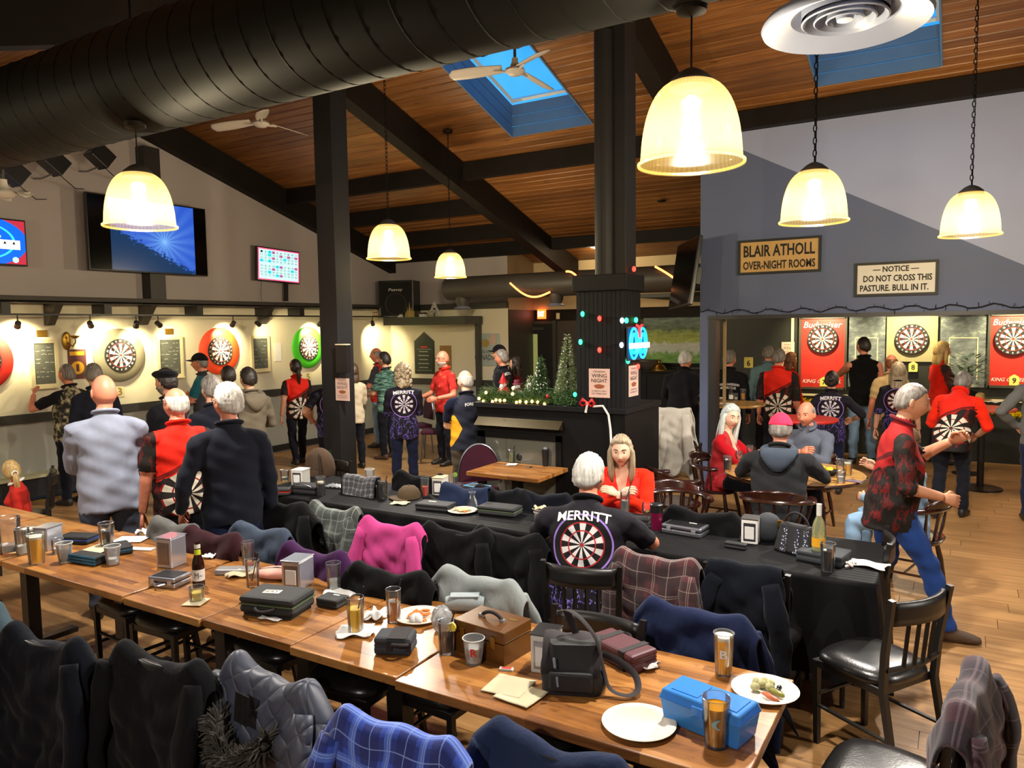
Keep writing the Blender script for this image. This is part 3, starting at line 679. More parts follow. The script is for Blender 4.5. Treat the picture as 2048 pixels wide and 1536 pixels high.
skin('skin_a', '#cf9a7c'); skin('skin_b', '#bd8464'); skin('skin_c', '#d9ab90'); skin('skin_red', '#c97f62')
simple('shoe_dark', '#1d1a18', .5); simple('shoe_brown', '#4a3626', .6); simple('lips', '#a8584e', .4, var=.05); simple('eye_white', '#d8d4cc', .3, var=0); simple('iris', '#231a14', .2, var=0); simple('teeth', '#e6dfd2', .3, var=0)
def hairmat(name, a, b):
    t = NT(name); v = t.obj(); nz = t.noise(t.scale(v, (60, 60, 7)), 1.0, 4, .6); t.p(Base__Color=t.ramp(nz, [(.3, lin(a)), (.7, lin(b))]), Roughness=.5); t.bump(nz, .6, .006); M[name] = t.mat
hairmat('hair_white', '#8f8c88', '#d6d2ca'); hairmat('hair_grey', '#4d4743', '#8d857c'); hairmat('hair_dark', '#120e0c', '#2c211a'); hairmat('hair_brown', '#2c1c10', '#5c3f22')
hairmat('hair_blond', '#8a6a38', '#d2b274'); hairmat('hair_silver', '#8b938f', '#cfd6cf'); hairmat('hair_ash', '#6d5c46', '#b4a284'); hairmat('hair_auburn', '#4a2412', '#8a5428')

def sm(x, a, b): t_ = np.clip((x-a)/(b-a), 0, 1); return t_*t_*(3-2*t_)
def head_grid(nu=48, nv=34):
    u = np.arange(nu)/nu; ph = 2*np.pi*u-.55*np.sin(2*np.pi*u); th = np.pi*(np.arange(nv+1)/nv)
    T, P = np.meshgrid(th, ph, indexing='ij'); d = np.stack([np.sin(T)*np.sin(P), np.sin(T)*np.cos(P), np.cos(T)], -1).reshape(-1, 3)
    F = [(i*nu+j, i*nu+(j+1) % nu, (i+1)*nu+(j+1) % nu, (i+1)*nu+j) for i in range(nv) for j in range(nu)]
    return d, F
HD, HF = head_grid()
def head_base(d):
    p = d*np.array([.075, .097, .119]); z = p[:, 2]
    low = sm(-z, .02, .115)
    p[:, 0] *= 1-.34*low; yb = p[:, 1] < 0
    p[:, 1] = np.where(yb, p[:, 1]*(1-.5*sm(-z, .03, .11)), p[:, 1]*(1-.10*low))
    return p
HB = head_base(HD)
def head_shape():
    p = HB.copy(); x, y, z = p[:, 0], p[:, 1], p[:, 2]; ax = np.abs(x); wf = sm(y, .015, .06); e = np.exp
    dd = .024*e(-(x/.0125)**2)*(e(-((z+.024)/.014)**2)+.42*e(-((z-.002)/.018)**2))
    dd += .006*e(-((ax-.011)/.007)**2-((z+.03)/.009)**2)
    dd -= .010*e(-((ax-.031)/.017)**2-((z-.012)/.012)**2)
    dd += .005*e(-((z-.031)/.009)**2)*e(-(x/.05)**2) + .005*e(-((ax-.04)/.02)**2-((z+.022)/.02)**2)
    dd += .007*e(-(x/.021)**2-((z+.058)/.012)**2) - .005*e(-(x/.024)**2-((z+.058)/.0035)**2) - .003*e(-(x/.03)**2-((z+.078)/.008)**2)
    dd += .008*e(-(x/.024)**2-((z+.1)/.014)**2)
    p[:, 1] += dd*wf; return p
HP = head_shape()
HFC = np.array([HP[list(f)].mean(0) for f in HF])
def head_part(skin_i, lip_i, brow_i, eye_i, iris_i):
    ax = np.abs(HFC[:, 0]); z = HFC[:, 2]; y = HFC[:, 1]
    mi = np.full(len(HF), skin_i); mi[(ax < .022) & (np.abs(z+.0585) < .0085*(1-(ax/.03)**2)) & (y > .05)] = lip_i
    m = MB(); m.v = [tuple(q) for q in HP]; m.f = list(HF); m.m = list(mi)
    for s in (-1, 1):
        m.ell((s*.031, .0705, .012), (.0125, .0125, .0105), 12, 8, eye_i); m.ell((s*.031, .0795, .0115), (.0066, .0052, .0068), 10, 6, iris_i)
        m.ell((s*.031, .0702, .0205), (.0158, .0142, .0062), 12, 6, skin_i); m.ell((s*.031, .0690, .0025), (.0148, .0125, .0045), 12, 6, skin_i)
        m.tube([(s*.014, .0945, .033), (s*.024, .0935, .0385), (s*.036, .0870, .0395), (s*.049, .0745, .034)], [.0026, .0038, .0034, .0018], 6, brow_i)
        m.ell((s*.0755, -.006, -.002), (.009, .018, .031), 10, 8, skin_i, rotz(s*.35))
    return m
def hair_shell(mask, thick, seed=0, nz=.004):
    d = HD; p = HB.copy(); mk = mask(p, d); r = np.random.default_rng(seed)
    n = d/np.linalg.norm(d, axis=1)[:, None]; nn = nz*(np.sin(d[:, 0]*33+seed)+np.sin(d[:, 1]*29+d[:, 2]*17+seed*2)+.8*np.sin(d[:, 2]*41+seed))
    off = np.where(mk > .02, mk*(thick+nn)+.001, -.012); q = p+n*off[:, None]
    m = MB(); m.v = [tuple(v) for v in q]; m.f = list(HF); m.m = [0]*len(HF); return m
def ang_front(d): return np.degrees(np.abs(np.arctan2(d[:, 0], d[:, 1])))
def m_short(p, d, lo=-.07, fr=.072):
    a = ang_front(d); zl_ = np.interp(a, [0, 45, 70, 92, 110, 180], [fr, fr-.006, .04, .002, -.045, lo]); return sm(p[:, 2], zl_-.004, zl_+.014)
def m_fringe(p, d):
    a = ang_front(d); return m_short(p, d)*sm(-p[:, 2], -.066, -.045)*sm(a, 62, 80)
def m_reced(p, d): a = ang_front(d); return m_short(p, d, fr=.092)*(1-.0*a)
def m_beard(p, d): a = ang_front(d); return sm(-p[:, 2], .034, .046)*sm(-a, -105, -85)*(1-np.exp(-(p[:, 0]/.02)**2-((p[:, 2]+.058)/.008)**2))
def m_cap(p, d): a = ang_front(d); return sm(p[:, 2], np.interp(a, [0, 90, 180], [.045, .03, .02])-.003, np.interp(a, [0, 90, 180], [.045, .03, .02])+.006)

def hand_mesh(curl, sgn, mi):
    m = MB()
    m.tube([(0, -.02, 0), (0, .02, 0), (0, .055, -.002), (0, .088, -.003)], [.026, .034, .041, .038], 12, mi, flat=.42, up=(1, 0, 0))
    for k, (x, L) in enumerate(((-.029, .066), (-.010, .076), (.010, .072), (.028, .058))):
        P = [Vector((x*sgn*-1*-1, .075, -.002))]; a = .12+curl*.5; dirv = 0
        for s_ in range(3):
            dirv += curl*(.95 if s_ else .55)+.06; l = L*(.45, .32, .26)[s_]; P.append(P[-1]+Vector((x*.06, math.cos(dirv)*l, -math.sin(dirv)*l)))
        m.tube(P, [.0098, .0094, .0086, .0066], 8, mi)
    P = [Vector((-.022*sgn, .012, -.006)), Vector((-.046*sgn, .042, -.016)), Vector((-.05*sgn+.012*curl*sgn, .070, -.024-.012*curl)), Vector((-.045*sgn+.022*curl*sgn, .092, -.03-.02*curl))]
    m.tube(P, [.014, .0125, .0108, .0075], 8, mi); return m

ARM = {  # wrist target in the torso frame (x outwards, y forward, z above the hips), elbow pole
    'down': ((.265, .05, -.14), (.5, -1, 0)), 'bent': ((.20, .27, .10), (.8, -1, -.6)), 'cross': ((-.07, .22, .20), (1, -.2, -1)), 'hip': ((.22, .08, .03), (1, -.6, 0)),
    'front': ((.05, .30, .10), (.9, -.6, -.8)), 'raise': ((.20, .34, .42), (1, .1, -1)), 'chin': ((.08, .20, .44), (1, .2, -1)), 'back': ((.30, -.12, -.10), (.3, -1, .2)), 'swing': ((.30, .22, -.04), (.4, -1, -.3)),
    'tableW': ((.15, .46, .275), (1, -.3, -.5), 1), 'claspW': ((.0, .42, .285), (1, -.4, -.6), 1), 'table': ((.14, .40, .20), (1, -.4, -.6)), 'tableC': ((-.02, .36, .17), (1, -.3, -.7)), 'reach': ((.17, .46, .33), (.8, 0, -1)), 'wave': ((.34, .34, .36), (.7, -.2, -1))}
def ik(sh, tgt, pole, l1, l2):
    dv = tgt-sh; L = min(dv.length, (l1+l2)*.995); dv.normalize(); a = (l1*l1-l2*l2+L*L)/(2*L); h = math.sqrt(max(0, l1*l1-a*a))
    pl = pole-dv*pole.dot(dv); pl.normalize(); return sh+dv*a+pl*h, sh+dv*L
def loft(m, st, n, mi, sub=3):
    # st: list of (centre, rx, ry, X axis, Y axis); interpolated smoothly, closed
    k = len(st); out = []
    for i in range(k-1):
        for s_ in range(sub):
            t_ = s_/sub; a, b = st[i], st[i+1]; p0, p3 = st[max(i-1, 0)], st[min(i+2, k-1)]
            def cr(q0, q1, q2, q3): return .5*((2*q1)+(q2-q0)*t_+(2*q0-5*q1+4*q2-q3)*t_*t_+(3*q1-q0-3*q2+q3)*t_**3)
            out.append((cr(p0[0], a[0], b[0], p3[0]), cr(p0[1], a[1], b[1], p3[1]), cr(p0[2], a[2], b[2], p3[2]), a[3].lerp(b[3], t_).normalized(), a[4].lerp(b[4], t_).normalized()))
    out.append(st[-1]); V = []
    for c, rx, ry, X, Y in out:
        for j in range(n):
            g = 2*math.pi*j/n; cx, sy = math.cos(g), math.sin(g); e = .9
            V.append(c+X*(rx*math.copysign(abs(cx)**e, cx))+Y*(ry*math.copysign(abs(sy)**e, sy)))
    F = [(i*n+j, i*n+(j+1) % n, (i+1)*n+(j+1) % n, (i+1)*n+j) for i in range(len(out)-1) for j in range(n)]
    F += [tuple(range(n-1, -1, -1)), tuple((len(out)-1)*n+j for j in range(n))]; m.add(V, F, mi)
def limb(m, pts, rads, mis, n=12):
    # one closed tube per material run
    P = []; R_ = []; K = []
    for i in range(len(pts)-1):
        d = (pts[i+1]-pts[i]).length; ns = max(2, int(d/.03))
        for s_ in range(ns):
            t_ = s_/ns; P.append(pts[i].lerp(pts[i+1], t_)); R_.append(rads[i]+(rads[i+1]-rads[i])*t_); K.append(mis(i, t_))
    P.append(pts[-1]); R_.append(rads[-1]); K.append(K[-1]); b = len(m.f); m.tube(P, R_, n, 0)
    for i in range(len(P)-1):
        for j in range(n): m.m[b+i*n+j] = K[i]
    m.m[-2] = K[0]; m.m[-1] = K[-1]
PEOPLE = []
def person(label, h=1.75, pos=None, psi=31, lean=0, twist=0, side=0, wide=1.0, belly=.0, legs='stand', armL='down', armR='down', sleeve='long', top='sh_black', slv=None, bot='pants_dark', shoe='shoe_dark', skn='skin_a',
           head=(0, 0), hair='short', hairc='hair_grey', brow=None, hem=-.13, vox=.014, headpx=None, depth=None, group='people in the pub', text=None, extras=(), female=False, collar=None, handcurl=.45, beard=None, vneck=False, hands=True):
    s = h/1.75; m = MB(); SK, TP, SL_, BT, SH, LP, BR, EW, IR = range(9)
    mats = [M[skn], M[top], M[slv or top], M[bot], M[shoe], M['lips'], M[brow or hairc], M['eye_white'], M['iris']]
    V3 = Vector; sit = legs == 'sit'; pz = .555 if sit else .93
    Rl = Matrix.Rotation(-math.radians(lean), 3, 'X') @ Matrix.Rotation(math.radians(side), 3, 'Y'); Rt = Rl @ Matrix.Rotation(math.radians(twist), 3, 'Z')
    pel = V3((0, 0, pz)); TF = lambda x, y, z: pel+Rt @ V3((x, y, z))
    X_, Y_ = Rt @ V3((1, 0, 0)), Rt @ V3((0, 1, 0)); X0, Y0 = V3((1, 0, 0)), V3((0, 1, 0))
    w = wide*(.92 if female else 1.0); b = belly
    st = [(TF(0, .0+b*.3, hem), .172*w, .128+b*.45, X0, Y0), (TF(0, b*.45, .0), .173*w, .126+b*.6, X0.lerp(X_, .5), Y0.lerp(Y_, .5)), (TF(0, b*.5+.004, .12), (.152 if female else .162)*w, .115+b*.7, X_, Y_),
          (TF(0, .008+b*.3, .26), .172*w, .122+b*.35, X_, Y_), (TF(0, .0, .36), .172*w, .112, X_, Y_), (TF(0, -.006, .42), .142*w, .094, X_, Y_), (TF(0, -.010, .47), .098*w, .075, X_, Y_), (TF(0, -.010, .51), .070, .062, X_, Y_), (TF(0, -.006, .54), .056, .055, X_, Y_)]
    loft(m, st, 28, TP, 3)
    if female:
        for sx in (-1, 1): m.ell(TF(sx*.075*w, .098, .30), (.068, .055, .066), 14, 9, TP)
    # neck
    hy, hp = head; nk0 = TF(0, .0, .532); hc = TF(0, .022, .655)
    limb(m, [nk0, TF(0, .008, .585), TF(0, .012, .62)], [.052, .054, .052], lambda i, t_: SK)
    # arms
    hands_ = []
    for sx, key in ((-1, armL), (1, armR)):
        sh = TF(sx*(.176*w), -.005, .400); spec = ARM[key] if isinstance(key, str) else key
        tg = TF(spec[0][0]*sx, spec[0][1], spec[0][2]) if len(spec) < 3 else pel+V3((spec[0][0]*sx, spec[0][1], spec[0][2])); pole = Rt @ V3((spec[1][0]*sx, spec[1][1], spec[1][2])); el, wr = ik(sh, tg, pole, .29, .255)
        inn = TF(sx*.085, -.008, .440)
        if sleeve == 'long':
            limb(m, [inn, sh, el, wr], [.050, .062*min(w, 1.08), .052, .039], lambda i, t_: SL_)
        elif sleeve == 'short':
            lo_ = sh.lerp(el, .78); limb(m, [inn, sh, lo_], [.050, .064*min(w, 1.08), .062], lambda i, t_: SL_); limb(m, [sh.lerp(el, .74), el, wr], [.046, .043, .030], lambda i, t_: SK)
        elif sleeve == 'elbow':
            limb(m, [inn, sh, el, el.lerp(wr, .12)], [.050, .064, .060, .058], lambda i, t_: SL_); limb(m, [el, el.lerp(wr, .3), wr], [.04, .041, .030], lambda i, t_: SK)
        else: limb(m, [inn, sh, el, wr], [.046, .055, .044, .029], lambda i, t_: TP if i == 0 and t_ < .55 else SK)
        fd = (wr-el).normalized()
        if sleeve == 'long': limb(m, [wr-fd*.03, wr+fd*.02], [.028, .027], lambda i, t_: SK)
        hands_.append((sx, wr, fd))
    # legs
    for sx in (-1, 1):
        if sit: hip, kn, an = V3((sx*.09, -.02, .545)), V3((sx*.14, .40, .535)), V3((sx*.14, .40, .085)); ft = 0
        elif legs == 'walk': hip = V3((sx*.095, 0, .90)); kn, an = (V3((sx*.09, .24, .50)), V3((sx*.09, .36, .085))) if sx > 0 else (V3((sx*.09, .02, .48)), V3((sx*.09, -.34, .13))); ft = 0
        elif legs == 'step': hip = V3((sx*.095, 0, .90)); kn, an = (V3((sx*.10, .10, .49)), V3((sx*.10, .12, .085))) if sx > 0 else (V3((sx*.10, .0, .48)), V3((sx*.10, -.16, .10))); ft = 0
        else: hip, kn, an = V3((sx*.095, 0, .90)), V3((sx*.105, .015, .49)), V3((sx*.115, -.01, .085))
        r0 = .098*min(w, 1.12)
        limb(m, [hip+V3((0, 0, .06 if not sit else 0)), hip.lerp(kn, .35), kn, kn.lerp(an, .45), an], [r0*.9, r0*.9, .068, .066, .052], lambda i, t_: BT)
        y0 = an.y; zf = an.z-.085
        loft(m, [(V3((an.x, y0-.075, .045+zf)), .028, .034, X0, V3((0, 0, 1))), (V3((an.x, y0-.03, .05+zf)), .038, .046, X0, V3((0, 0, 1))), (V3((an.x, y0+.06, .045+zf)), .043, .042, X0, V3((0, 0, 1))),
                 (V3((an.x, y0+.14, .034+zf)), .047, .031, X0, V3((0, 0, 1))), (V3((an.x, y0+.195, .026+zf)), .030, .020, X0, V3((0, 0, 1)))], 12, SH, 3)
    loft(m, [(V3((0, 0, pz-.10)), .12*w, .095, X0, Y0), (V3((0, 0, pz)), .15*w, .11, X0, Y0), (V3((0, 0, pz+.08)), .14*w, .10, X0, Y0)], 20, BT, 2)
    if collar:
        pass
    Rh = Rt @ Matrix.Rotation(math.radians(hy), 3, 'Z') @ Matrix.Rotation(-math.radians(hp), 3, 'X')
    PEOPLE.append(dict(vneck=vneck, colm={'shirt_camo': 'sh_black', 'shirt_merritt': 'sh_black', 'shirt_merritt_dim': 'sh_black', 'shirt_red_board': 'sh_red', 'shirt_red_walk': 'sh_wine', 'shirt_forest': 'sh_navy'}.get(top, 'sh_charcoal' if top.startswith('shirt') else top), hem=hem, m=m, mats=mats, s=s, hc=hc, Rh=Rh, Rt=Rt, pel=pel, label=label, pos=pos, psi=psi, vox=vox, hands=hands_ if hands else [], curl=handcurl, hair=hair, hairc=hairc, headpx=headpx, depth=depth, group=group, text=text, extras=extras, beard=beard, cen=(SK, LP, BR, EW, IR), top=top))

def build_people():
    tmp = []
    for P in PEOPLE:
        me = P['m'].mesh('tmp'); o = bpy.data.objects.new('tmp', me); COL.objects.link(o); md = o.modifiers.new('r', 'REMESH'); md.mode = 'VOXEL'; md.voxel_size = P['vox']; md.use_smooth_shade = True
        sm_ = o.modifiers.new('s', 'SMOOTH'); sm_.factor = .5; sm_.iterations = 3; tmp.append(o)
    dg = bpy.context.evaluated_depsgraph_get(); RES = [bpy.data.meshes.new_from_object(o.evaluated_get(dg)) for o in tmp]
    for P, o, me in zip(PEOPLE, tmp, RES):
        src = o.data; nf = len(me.polygons); nv = len(me.vertices); V = np.empty(nv*3); me.vertices.foreach_get('co', V); V = V.reshape(-1, 3)
        N = np.empty(nv*3); me.vertices.foreach_get('normal', N); N = N.reshape(-1, 3)
        FA = np.empty(nf*4, dtype=np.int32); me.loops.foreach_get('vertex_index', FA) if len(me.loops) == nf*4 else None; FA = FA.reshape(-1, 4); F = [tuple(r) for r in FA.tolist()]; C_ = V[FA].mean(1)
        kd = kdtree.KDTree(len(src.polygons)); cs = []
        hz_ = P['hem']
        for i, p in enumerate(src.polygons):
            c = p.center
            if P['m'].m[i] == 3:
                r_ = P['Rt'].transposed() @ (c-P['pel'])
                if r_.z > hz_+.006 and abs(r_.y) < .15: continue
            kd.insert(c, i)
        kd.balance(); sm_i = np.array(P['m'].m); mi = np.array([sm_i[kd.find(c)[1]] for c in C_])
        # soft cloth folds
        vm = np.zeros(nv); 
        vm[FA[(mi >= 1) & (mi <= 3)].ravel()] = 1
        seed = hash(P['label']) % 97; seed = sum(map(ord, P['label'])) % 97
        fold = np.sin(V[:, 0]*31+V[:, 2]*19+seed)+np.sin(V[:, 0]*17-V[:, 2]*37+V[:, 1]*23+seed*2)+.7*np.sin(V[:, 2]*61+V[:, 0]*29+seed)
        V = V+N*(fold*.0032*vm)[:, None]
        Rt = np.array(P['Rt']); tc = (V-np.array(P['pel'])) @ Rt
        allV = [V]; allF = list(F); allM = list(mi); allT = [tc]; n = nv
        hm = head_part(*P['cen']); Hh = 1.05*np.array(hm.v) @ np.array(P['Rh']).T + np.array(P['hc'])
        allV.append(Hh); allF += [tuple(i+n for i in f) for f in hm.f]; allM += hm.m; allT.append(np.full((len(Hh), 3), 5.0)); n += len(Hh)
        for sx, wr, fd in P['hands']:
            g = hand_mesh(P['curl'], sx, 0); up = Vector((sx*1.0, .35, .25)); z_ = (up-fd*up.dot(fd)).normalized(); x_ = fd.cross(z_); Rm = Matrix((x_, fd, z_)).transposed()
            G = np.array(g.v) @ np.array(Rm).T + np.array(wr+fd*.022); allV.append(G); allF += [tuple(i+n for i in f) for f in g.f]; allM += g.m; allT.append(np.full((len(G), 3), 5.0)); n += len(G)
        VV = np.concatenate(allV)*P['s']; TC = np.concatenate(allT)
        bm2 = bpy.data.meshes.new('person'); bm2.from_pydata(VV.tolist(), [], allF); bm2.polygons.foreach_set('material_index', allM); bm2.polygons.foreach_set('use_smooth', [True]*len(allF))
        a = bm2.attributes.new('tc', 'FLOAT_VECTOR', 'POINT'); a.data.foreach_set('vector', TC.astype(np.float32).ravel()); bm2.update()
        for q in P['mats']: bm2.materials.append(q)
        ob = bpy.data.objects.new('person', bm2); COL.objects.link(ob); tag(ob, P['label'], 'person', P['group'])
        psi = math.radians(P['psi']); top = (P['hc']+P['Rh'] @ Vector((0, 0, .12)))*P['s']; Rz = rotz(psi)
        if P['headpx']:
            tw = Rz @ top; w_ = at(*P['headpx'], P['depth']) if P['depth'] else on_z(*P['headpx'], top.z); loc = Vector((w_.x-tw.x, w_.y-tw.y, 0))
        else: loc = Vector(P['pos'])
        ob.location = loc; ob.rotation_euler = (0, 0, psi); P['ob'] = ob
        hf = Matrix.Translation(P['hc']*P['s']) @ (P['Rh'].to_4x4()) @ Matrix.Scale(P['s']*1.05, 4)
        def child(name, mb, mat, smooth=80):
            c = obj(name, mb, mat, ob, smooth); c.matrix_local = hf; return c
        hs, hc_ = P['hair'], [M[P['hairc']]]
        if hs == 'short': child('hair', hair_shell(m_short, .012, seed, .002), hc_, 179)
        elif hs == 'crop': child('hair', hair_shell(m_short, .005, seed, .001), hc_, 179)
        elif hs == 'full': child('hair', hair_shell(m_short, .018, seed, .0025), hc_, 179)
        elif hs == 'reced': child('hair', hair_shell(m_reced, .010, seed, .002), hc_, 179)
        elif hs == 'fringe': child('hair', hair_shell(m_fringe, .006, seed, .0015), hc_, 179)
        elif hs in ('long', 'mid', 'bob', 'pony', 'bun', 'curly', 'pulled'):
            lo_ = -.09; hb = hair_shell(lambda p, d: m_short(p, d, lo_, .080 if hs in ('mid', 'long') else .066), .017 if hs != 'pulled' else .009, seed, .0022 if hs != 'curly' else .010)
            L = dict(long=.42, mid=.24, bob=.15, pony=0, bun=0, curly=.13, pulled=0)[hs]
            if L:
                m = hb; rr = [.074, .082, .088, .084, .06]; P_ = [(0, -.035, .03), (0, -.045, -.04), (0, -.055, -.04-L*.35), (0, -.062, -.04-L*.75), (0, -.058, -.04-L)]
                loft(m, [(Vector(p), r, r*.62, Vector((1, 0, 0)), Vector((0, 1, 0))) for p, r in zip(P_, rr)], 20, 0, 4)
                for sx in (-1, 1): m.tube([(sx*.066, .02, .05), (sx*.082, .012, .0), (sx*.084, .01, -.06), (sx*.08, .012, -.06-L*.5), (sx*.07, .01, -.06-L*.85)], [.016, .024, .026, .026, .008], 10, 0)
            if hs == 'curly':
                rr_ = random.Random(seed)
                for i in range(90):
                    a_, z_ = rr_.uniform(0, 2*math.pi), rr_.uniform(-.16, .11)
                    if math.cos(a_) > .25 and z_ < .07: continue
                    rad = .098*math.sqrt(max(.1, 1-(max(z_, 0)/.13)**2)); hb.ell((math.sin(a_)*rad*.92, math.cos(a_)*rad*1.03-.01, z_), (.026, .026, .022), 8, 6)
            if hs == 'bun': hb.ell((0, -.115, .03), (.038, .036, .036), 12, 8)
            if hs == 'pony': hb.tube([(0, -.09, .0), (0, -.135, -.02), (0, -.14, -.10), (.01, -.115, -.2), (.015, -.10, -.28)], [.02, .03, .032, .026, .008], 10)
            child('hair', hb, hc_, 179)
        if P['beard']: child('beard', hair_shell(m_beard, .009, seed+3, .002), [M[P['beard']]], 179)
        exs = list(P['extras'])
        if not P['vneck'] and not any(e[0] == 'collar' for e in exs): exs.append(('collar', P['colm']))
        for ex in exs:
            k = ex[0]
            if k in ('cap', 'cap_back'):
                c = hair_shell(m_cap, .02, 0, 0); sy = 1 if k == 'cap' else -1; cap = child('cap', c, [M[ex[1]]], 60)
                if k == 'cap':
                    def br(u, v): a_ = (u-.5)*2.3; r = .085+v*.075*math.cos(a_*.8); return Vector((math.sin(a_)*r*.86, math.cos(a_)*r+.012, .052-.012*(abs(a_)**2)-.01*v))
                    q = MB().grid(br, 14, 5); child('cap_brim', q, [M[ex[1]]]).modifiers.new('s', 'SOLIDIFY').thickness = .006
            elif k == 'beret':
                child('beret', MB().ell((-.012, -.005, .072), (.105, .118, .042), 24, 10, 0, roty(.18) @ rotx(-.1)).tube([(0.078*math.sin(a), .098*math.cos(a), .052) for a in np.linspace(0, 2*math.pi, 24, endpoint=False)], .009, 6, closed=True), [M[ex[1]]], 80)
            elif k == 'glasses':
                g = MB()
                for sx in (-1, 1):
                    g.tube([(sx*.032+.021*math.cos(a), .094+.004*math.cos(a)*sx*-1, .010+.016*math.sin(a)) for a in np.linspace(0, 2*math.pi, 14, endpoint=False)], .0022, 5, closed=True)
                    g.tube([(sx*.053, .092, .014), (sx*.074, .06, .016), (sx*.079, -.005, .012)], .0022, 5)
                g.tube([(-.011, .098, .012), (.011, .098, .012)], .0022, 5); child('glasses', g, [M['ink']])
            elif k == 'scrunchie': child('hair_tie', MB().tube([(.03*math.cos(a), -.118, .002+.03*math.sin(a)) for a in np.linspace(0, 2*math.pi, 14, endpoint=False)], .009, 6, closed=True), [M['paper']])
            elif k == 'hood':
                hd = MB(); T = P['Rt']; pe = P['pel']
                def TFm(x, y, z): return pe+T @ Vector((x, y, z))
                hd.tube([TFm(.115*math.sin(a), -.03+.10*math.cos(a) - .02, .50+.035*math.cos(a)-.02) for a in np.linspace(-2.6, 2.6, 18)], [.02]+[.036]*16+[.02], 10)
                loft(hd, [(TFm(0, -.105, .50), .12, .035, T @ Vector((1, 0, 0)), T @ Vector((0, 1, 0))), (TFm(0, -.135, .44), .135, .04, T @ Vector((1, 0, 0)), T @ Vector((0, 1, 0))), (TFm(0, -.14, .36), .085, .035, T @ Vector((1, 0, 0)), T @ Vector((0, 1, 0))), (TFm(0, -.125, .31), .03, .02, T @ Vector((1, 0, 0)), T @ Vector((0, 1, 0)))], 18, 0, 4)
                hd.v = [tuple(Vector(v)*P['s']) for v in hd.v]; obj('hood', hd, [M[ex[1]]], ob, 80)
            elif k == 'collar':
                hd = MB(); T = P['Rt']; pe = P['pel']; hd.tube([(pe+T @ Vector((.075*math.sin(a), -.006+.07*math.cos(a), .522-.02*math.cos(a))))*P['s'] for a in np.linspace(.35, 2*math.pi-.35, 24)], .0125, 8, flat=1.5); obj('collar', hd, [M[ex[1]]], ob, 80)
            elif k == 'belt':
                hd = MB(); T = P['Rt']; pe = P['pel']; bv_ = BVHTree.FromPolygons([tuple(v) for v in V.tolist()], F); Q = []
                for a in np.linspace(0, 2*math.pi, 36, endpoint=False):
                    d_ = T @ Vector((math.sin(a), math.cos(a), 0)); o_ = pe+T @ Vector((0, 0, ex[2]))+d_*.26; h_ = bv_.ray_cast(o_, -d_, .26); Q.append(((h_[0] if h_[0] is not None else o_-d_*.1)+d_*.004)*P['s'])
                hd.tube(Q, .007, 8, closed=True, flat=2.6, up=(1, 0, 0)); obj('belt', hd, [M[ex[1]]], ob, 80)
        if P['text']:
            bv = BVHTree.FromPolygons([tuple(v) for v in VV.tolist()], allF); T = P['Rt']; pe = P['pel']; lm = MB()
            for (s_, wd, hh, zc_, xc_, arc) in P['text']:
                Vt, Ft = text_w(s_, wd, hh, res=2, bold=.02); out = []
                for x, y, _ in Vt:
                    zz = zc_+y-arc*x*x; o_ = (pe+T @ Vector((-(-x-xc_), -.6, zz)))*P['s']; dr = T @ Vector((0, 1, 0)); hit = bv.ray_cast(o_, dr, 1.0)
                    pt = hit[0] if hit[0] is not None else (pe+T @ Vector((x+xc_, -.12, zz)))*P['s']; out.append(pt-dr*.006)
                lm.add(out, Ft)
            obj('lettering', lm, [M[P.get('textmat', 'paper')]], ob, None)
    for o in tmp:
        d = o.data; bpy.data.objects.remove(o); bpy.data.meshes.remove(d)
    for r in RES: bpy.data.meshes.remove(r)
fabric('cap_pink', '#d8304f'); fabric('sh_hood3', '#3c4450'); fabric('sh_wine2', '#b32a22')
# ------------------------------------------------------------------ who stands where
person('man in camouflage and black shirt pointing at the chalkboard', headpx=(132, 722), depth=9.1, h=1.76, psi=100, top='shirt_camo', slv='sh_black', sleeve='short', bot='pants_dark', hair='crop', hairc='hair_grey', skn='skin_red', armL='raise', armR='bent', belly=.05, wide=1.05)
person('man with grey hair and dark shirt behind the grey sweatshirt', headpx=(185, 720), depth=8.4, h=1.79, psi=75, top='sh_darknavy', bot='pants_dark', hair='short', hairc='hair_grey')
person('bald man in a loose light grey sweatshirt, back turned', headpx=(205, 736), depth=5.5, h=1.83, psi=64, top='sh_grey', bot='pants_grey', hair='bald', hairc='hair_grey', skn='skin_red', wide=1.15, belly=.07, armL='front', armR='front', hem=-.17, vox=.011, head=(12, 0), extras=(('glasses',),))
person('bearded man in black beret and black shirt', headpx=(330, 722), depth=7.2, h=1.78, psi=100, top='sh_black', bot='pants_dark', hair='short', hairc='hair_dark', beard='hair_grey', skn='skin_b', extras=(('beret', 'sh_black'),), armL='cross', armR='cross')
person('bald man with glasses in red shirt with printed dart board', headpx=(350, 764), depth=5.55, h=1.72, psi=72, top='shirt_red_board', sleeve='short', bot='pants_dark', hair='fringe', hairc='hair_white', skn='skin_red', wide=1.12, belly=.06, head=(22, 0), vox=.011, hem=-.16, extras=(('glasses',), ('collar', 'sh_red')))
person('white-haired man in dark navy jacket resting his hand on a chair', headpx=(455, 751), depth=5.0, h=1.79, psi=58, top='sh_darknavy', bot='pants_navy', hair='short', hairc='hair_white', skn='skin_red', wide=1.08, belly=.04, head=(30, -4), vox=.011, armL=((.30, .16, -.06), (.4, -1, 0)), armR='down', extras=(('glasses',), ('collar', 'sh_darknavy')))
person('man in black cap and teal trimmed shirt with folded arms', headpx=(398, 700), depth=10.8, h=1.81, psi=128, top='sh_charcoal', slv='sh_capteal', sleeve='short', bot='pants_dark', hair='short', hairc='hair_grey', skn='skin_red', armL='cross', armR='cross', extras=(('cap', 'sh_black'),))
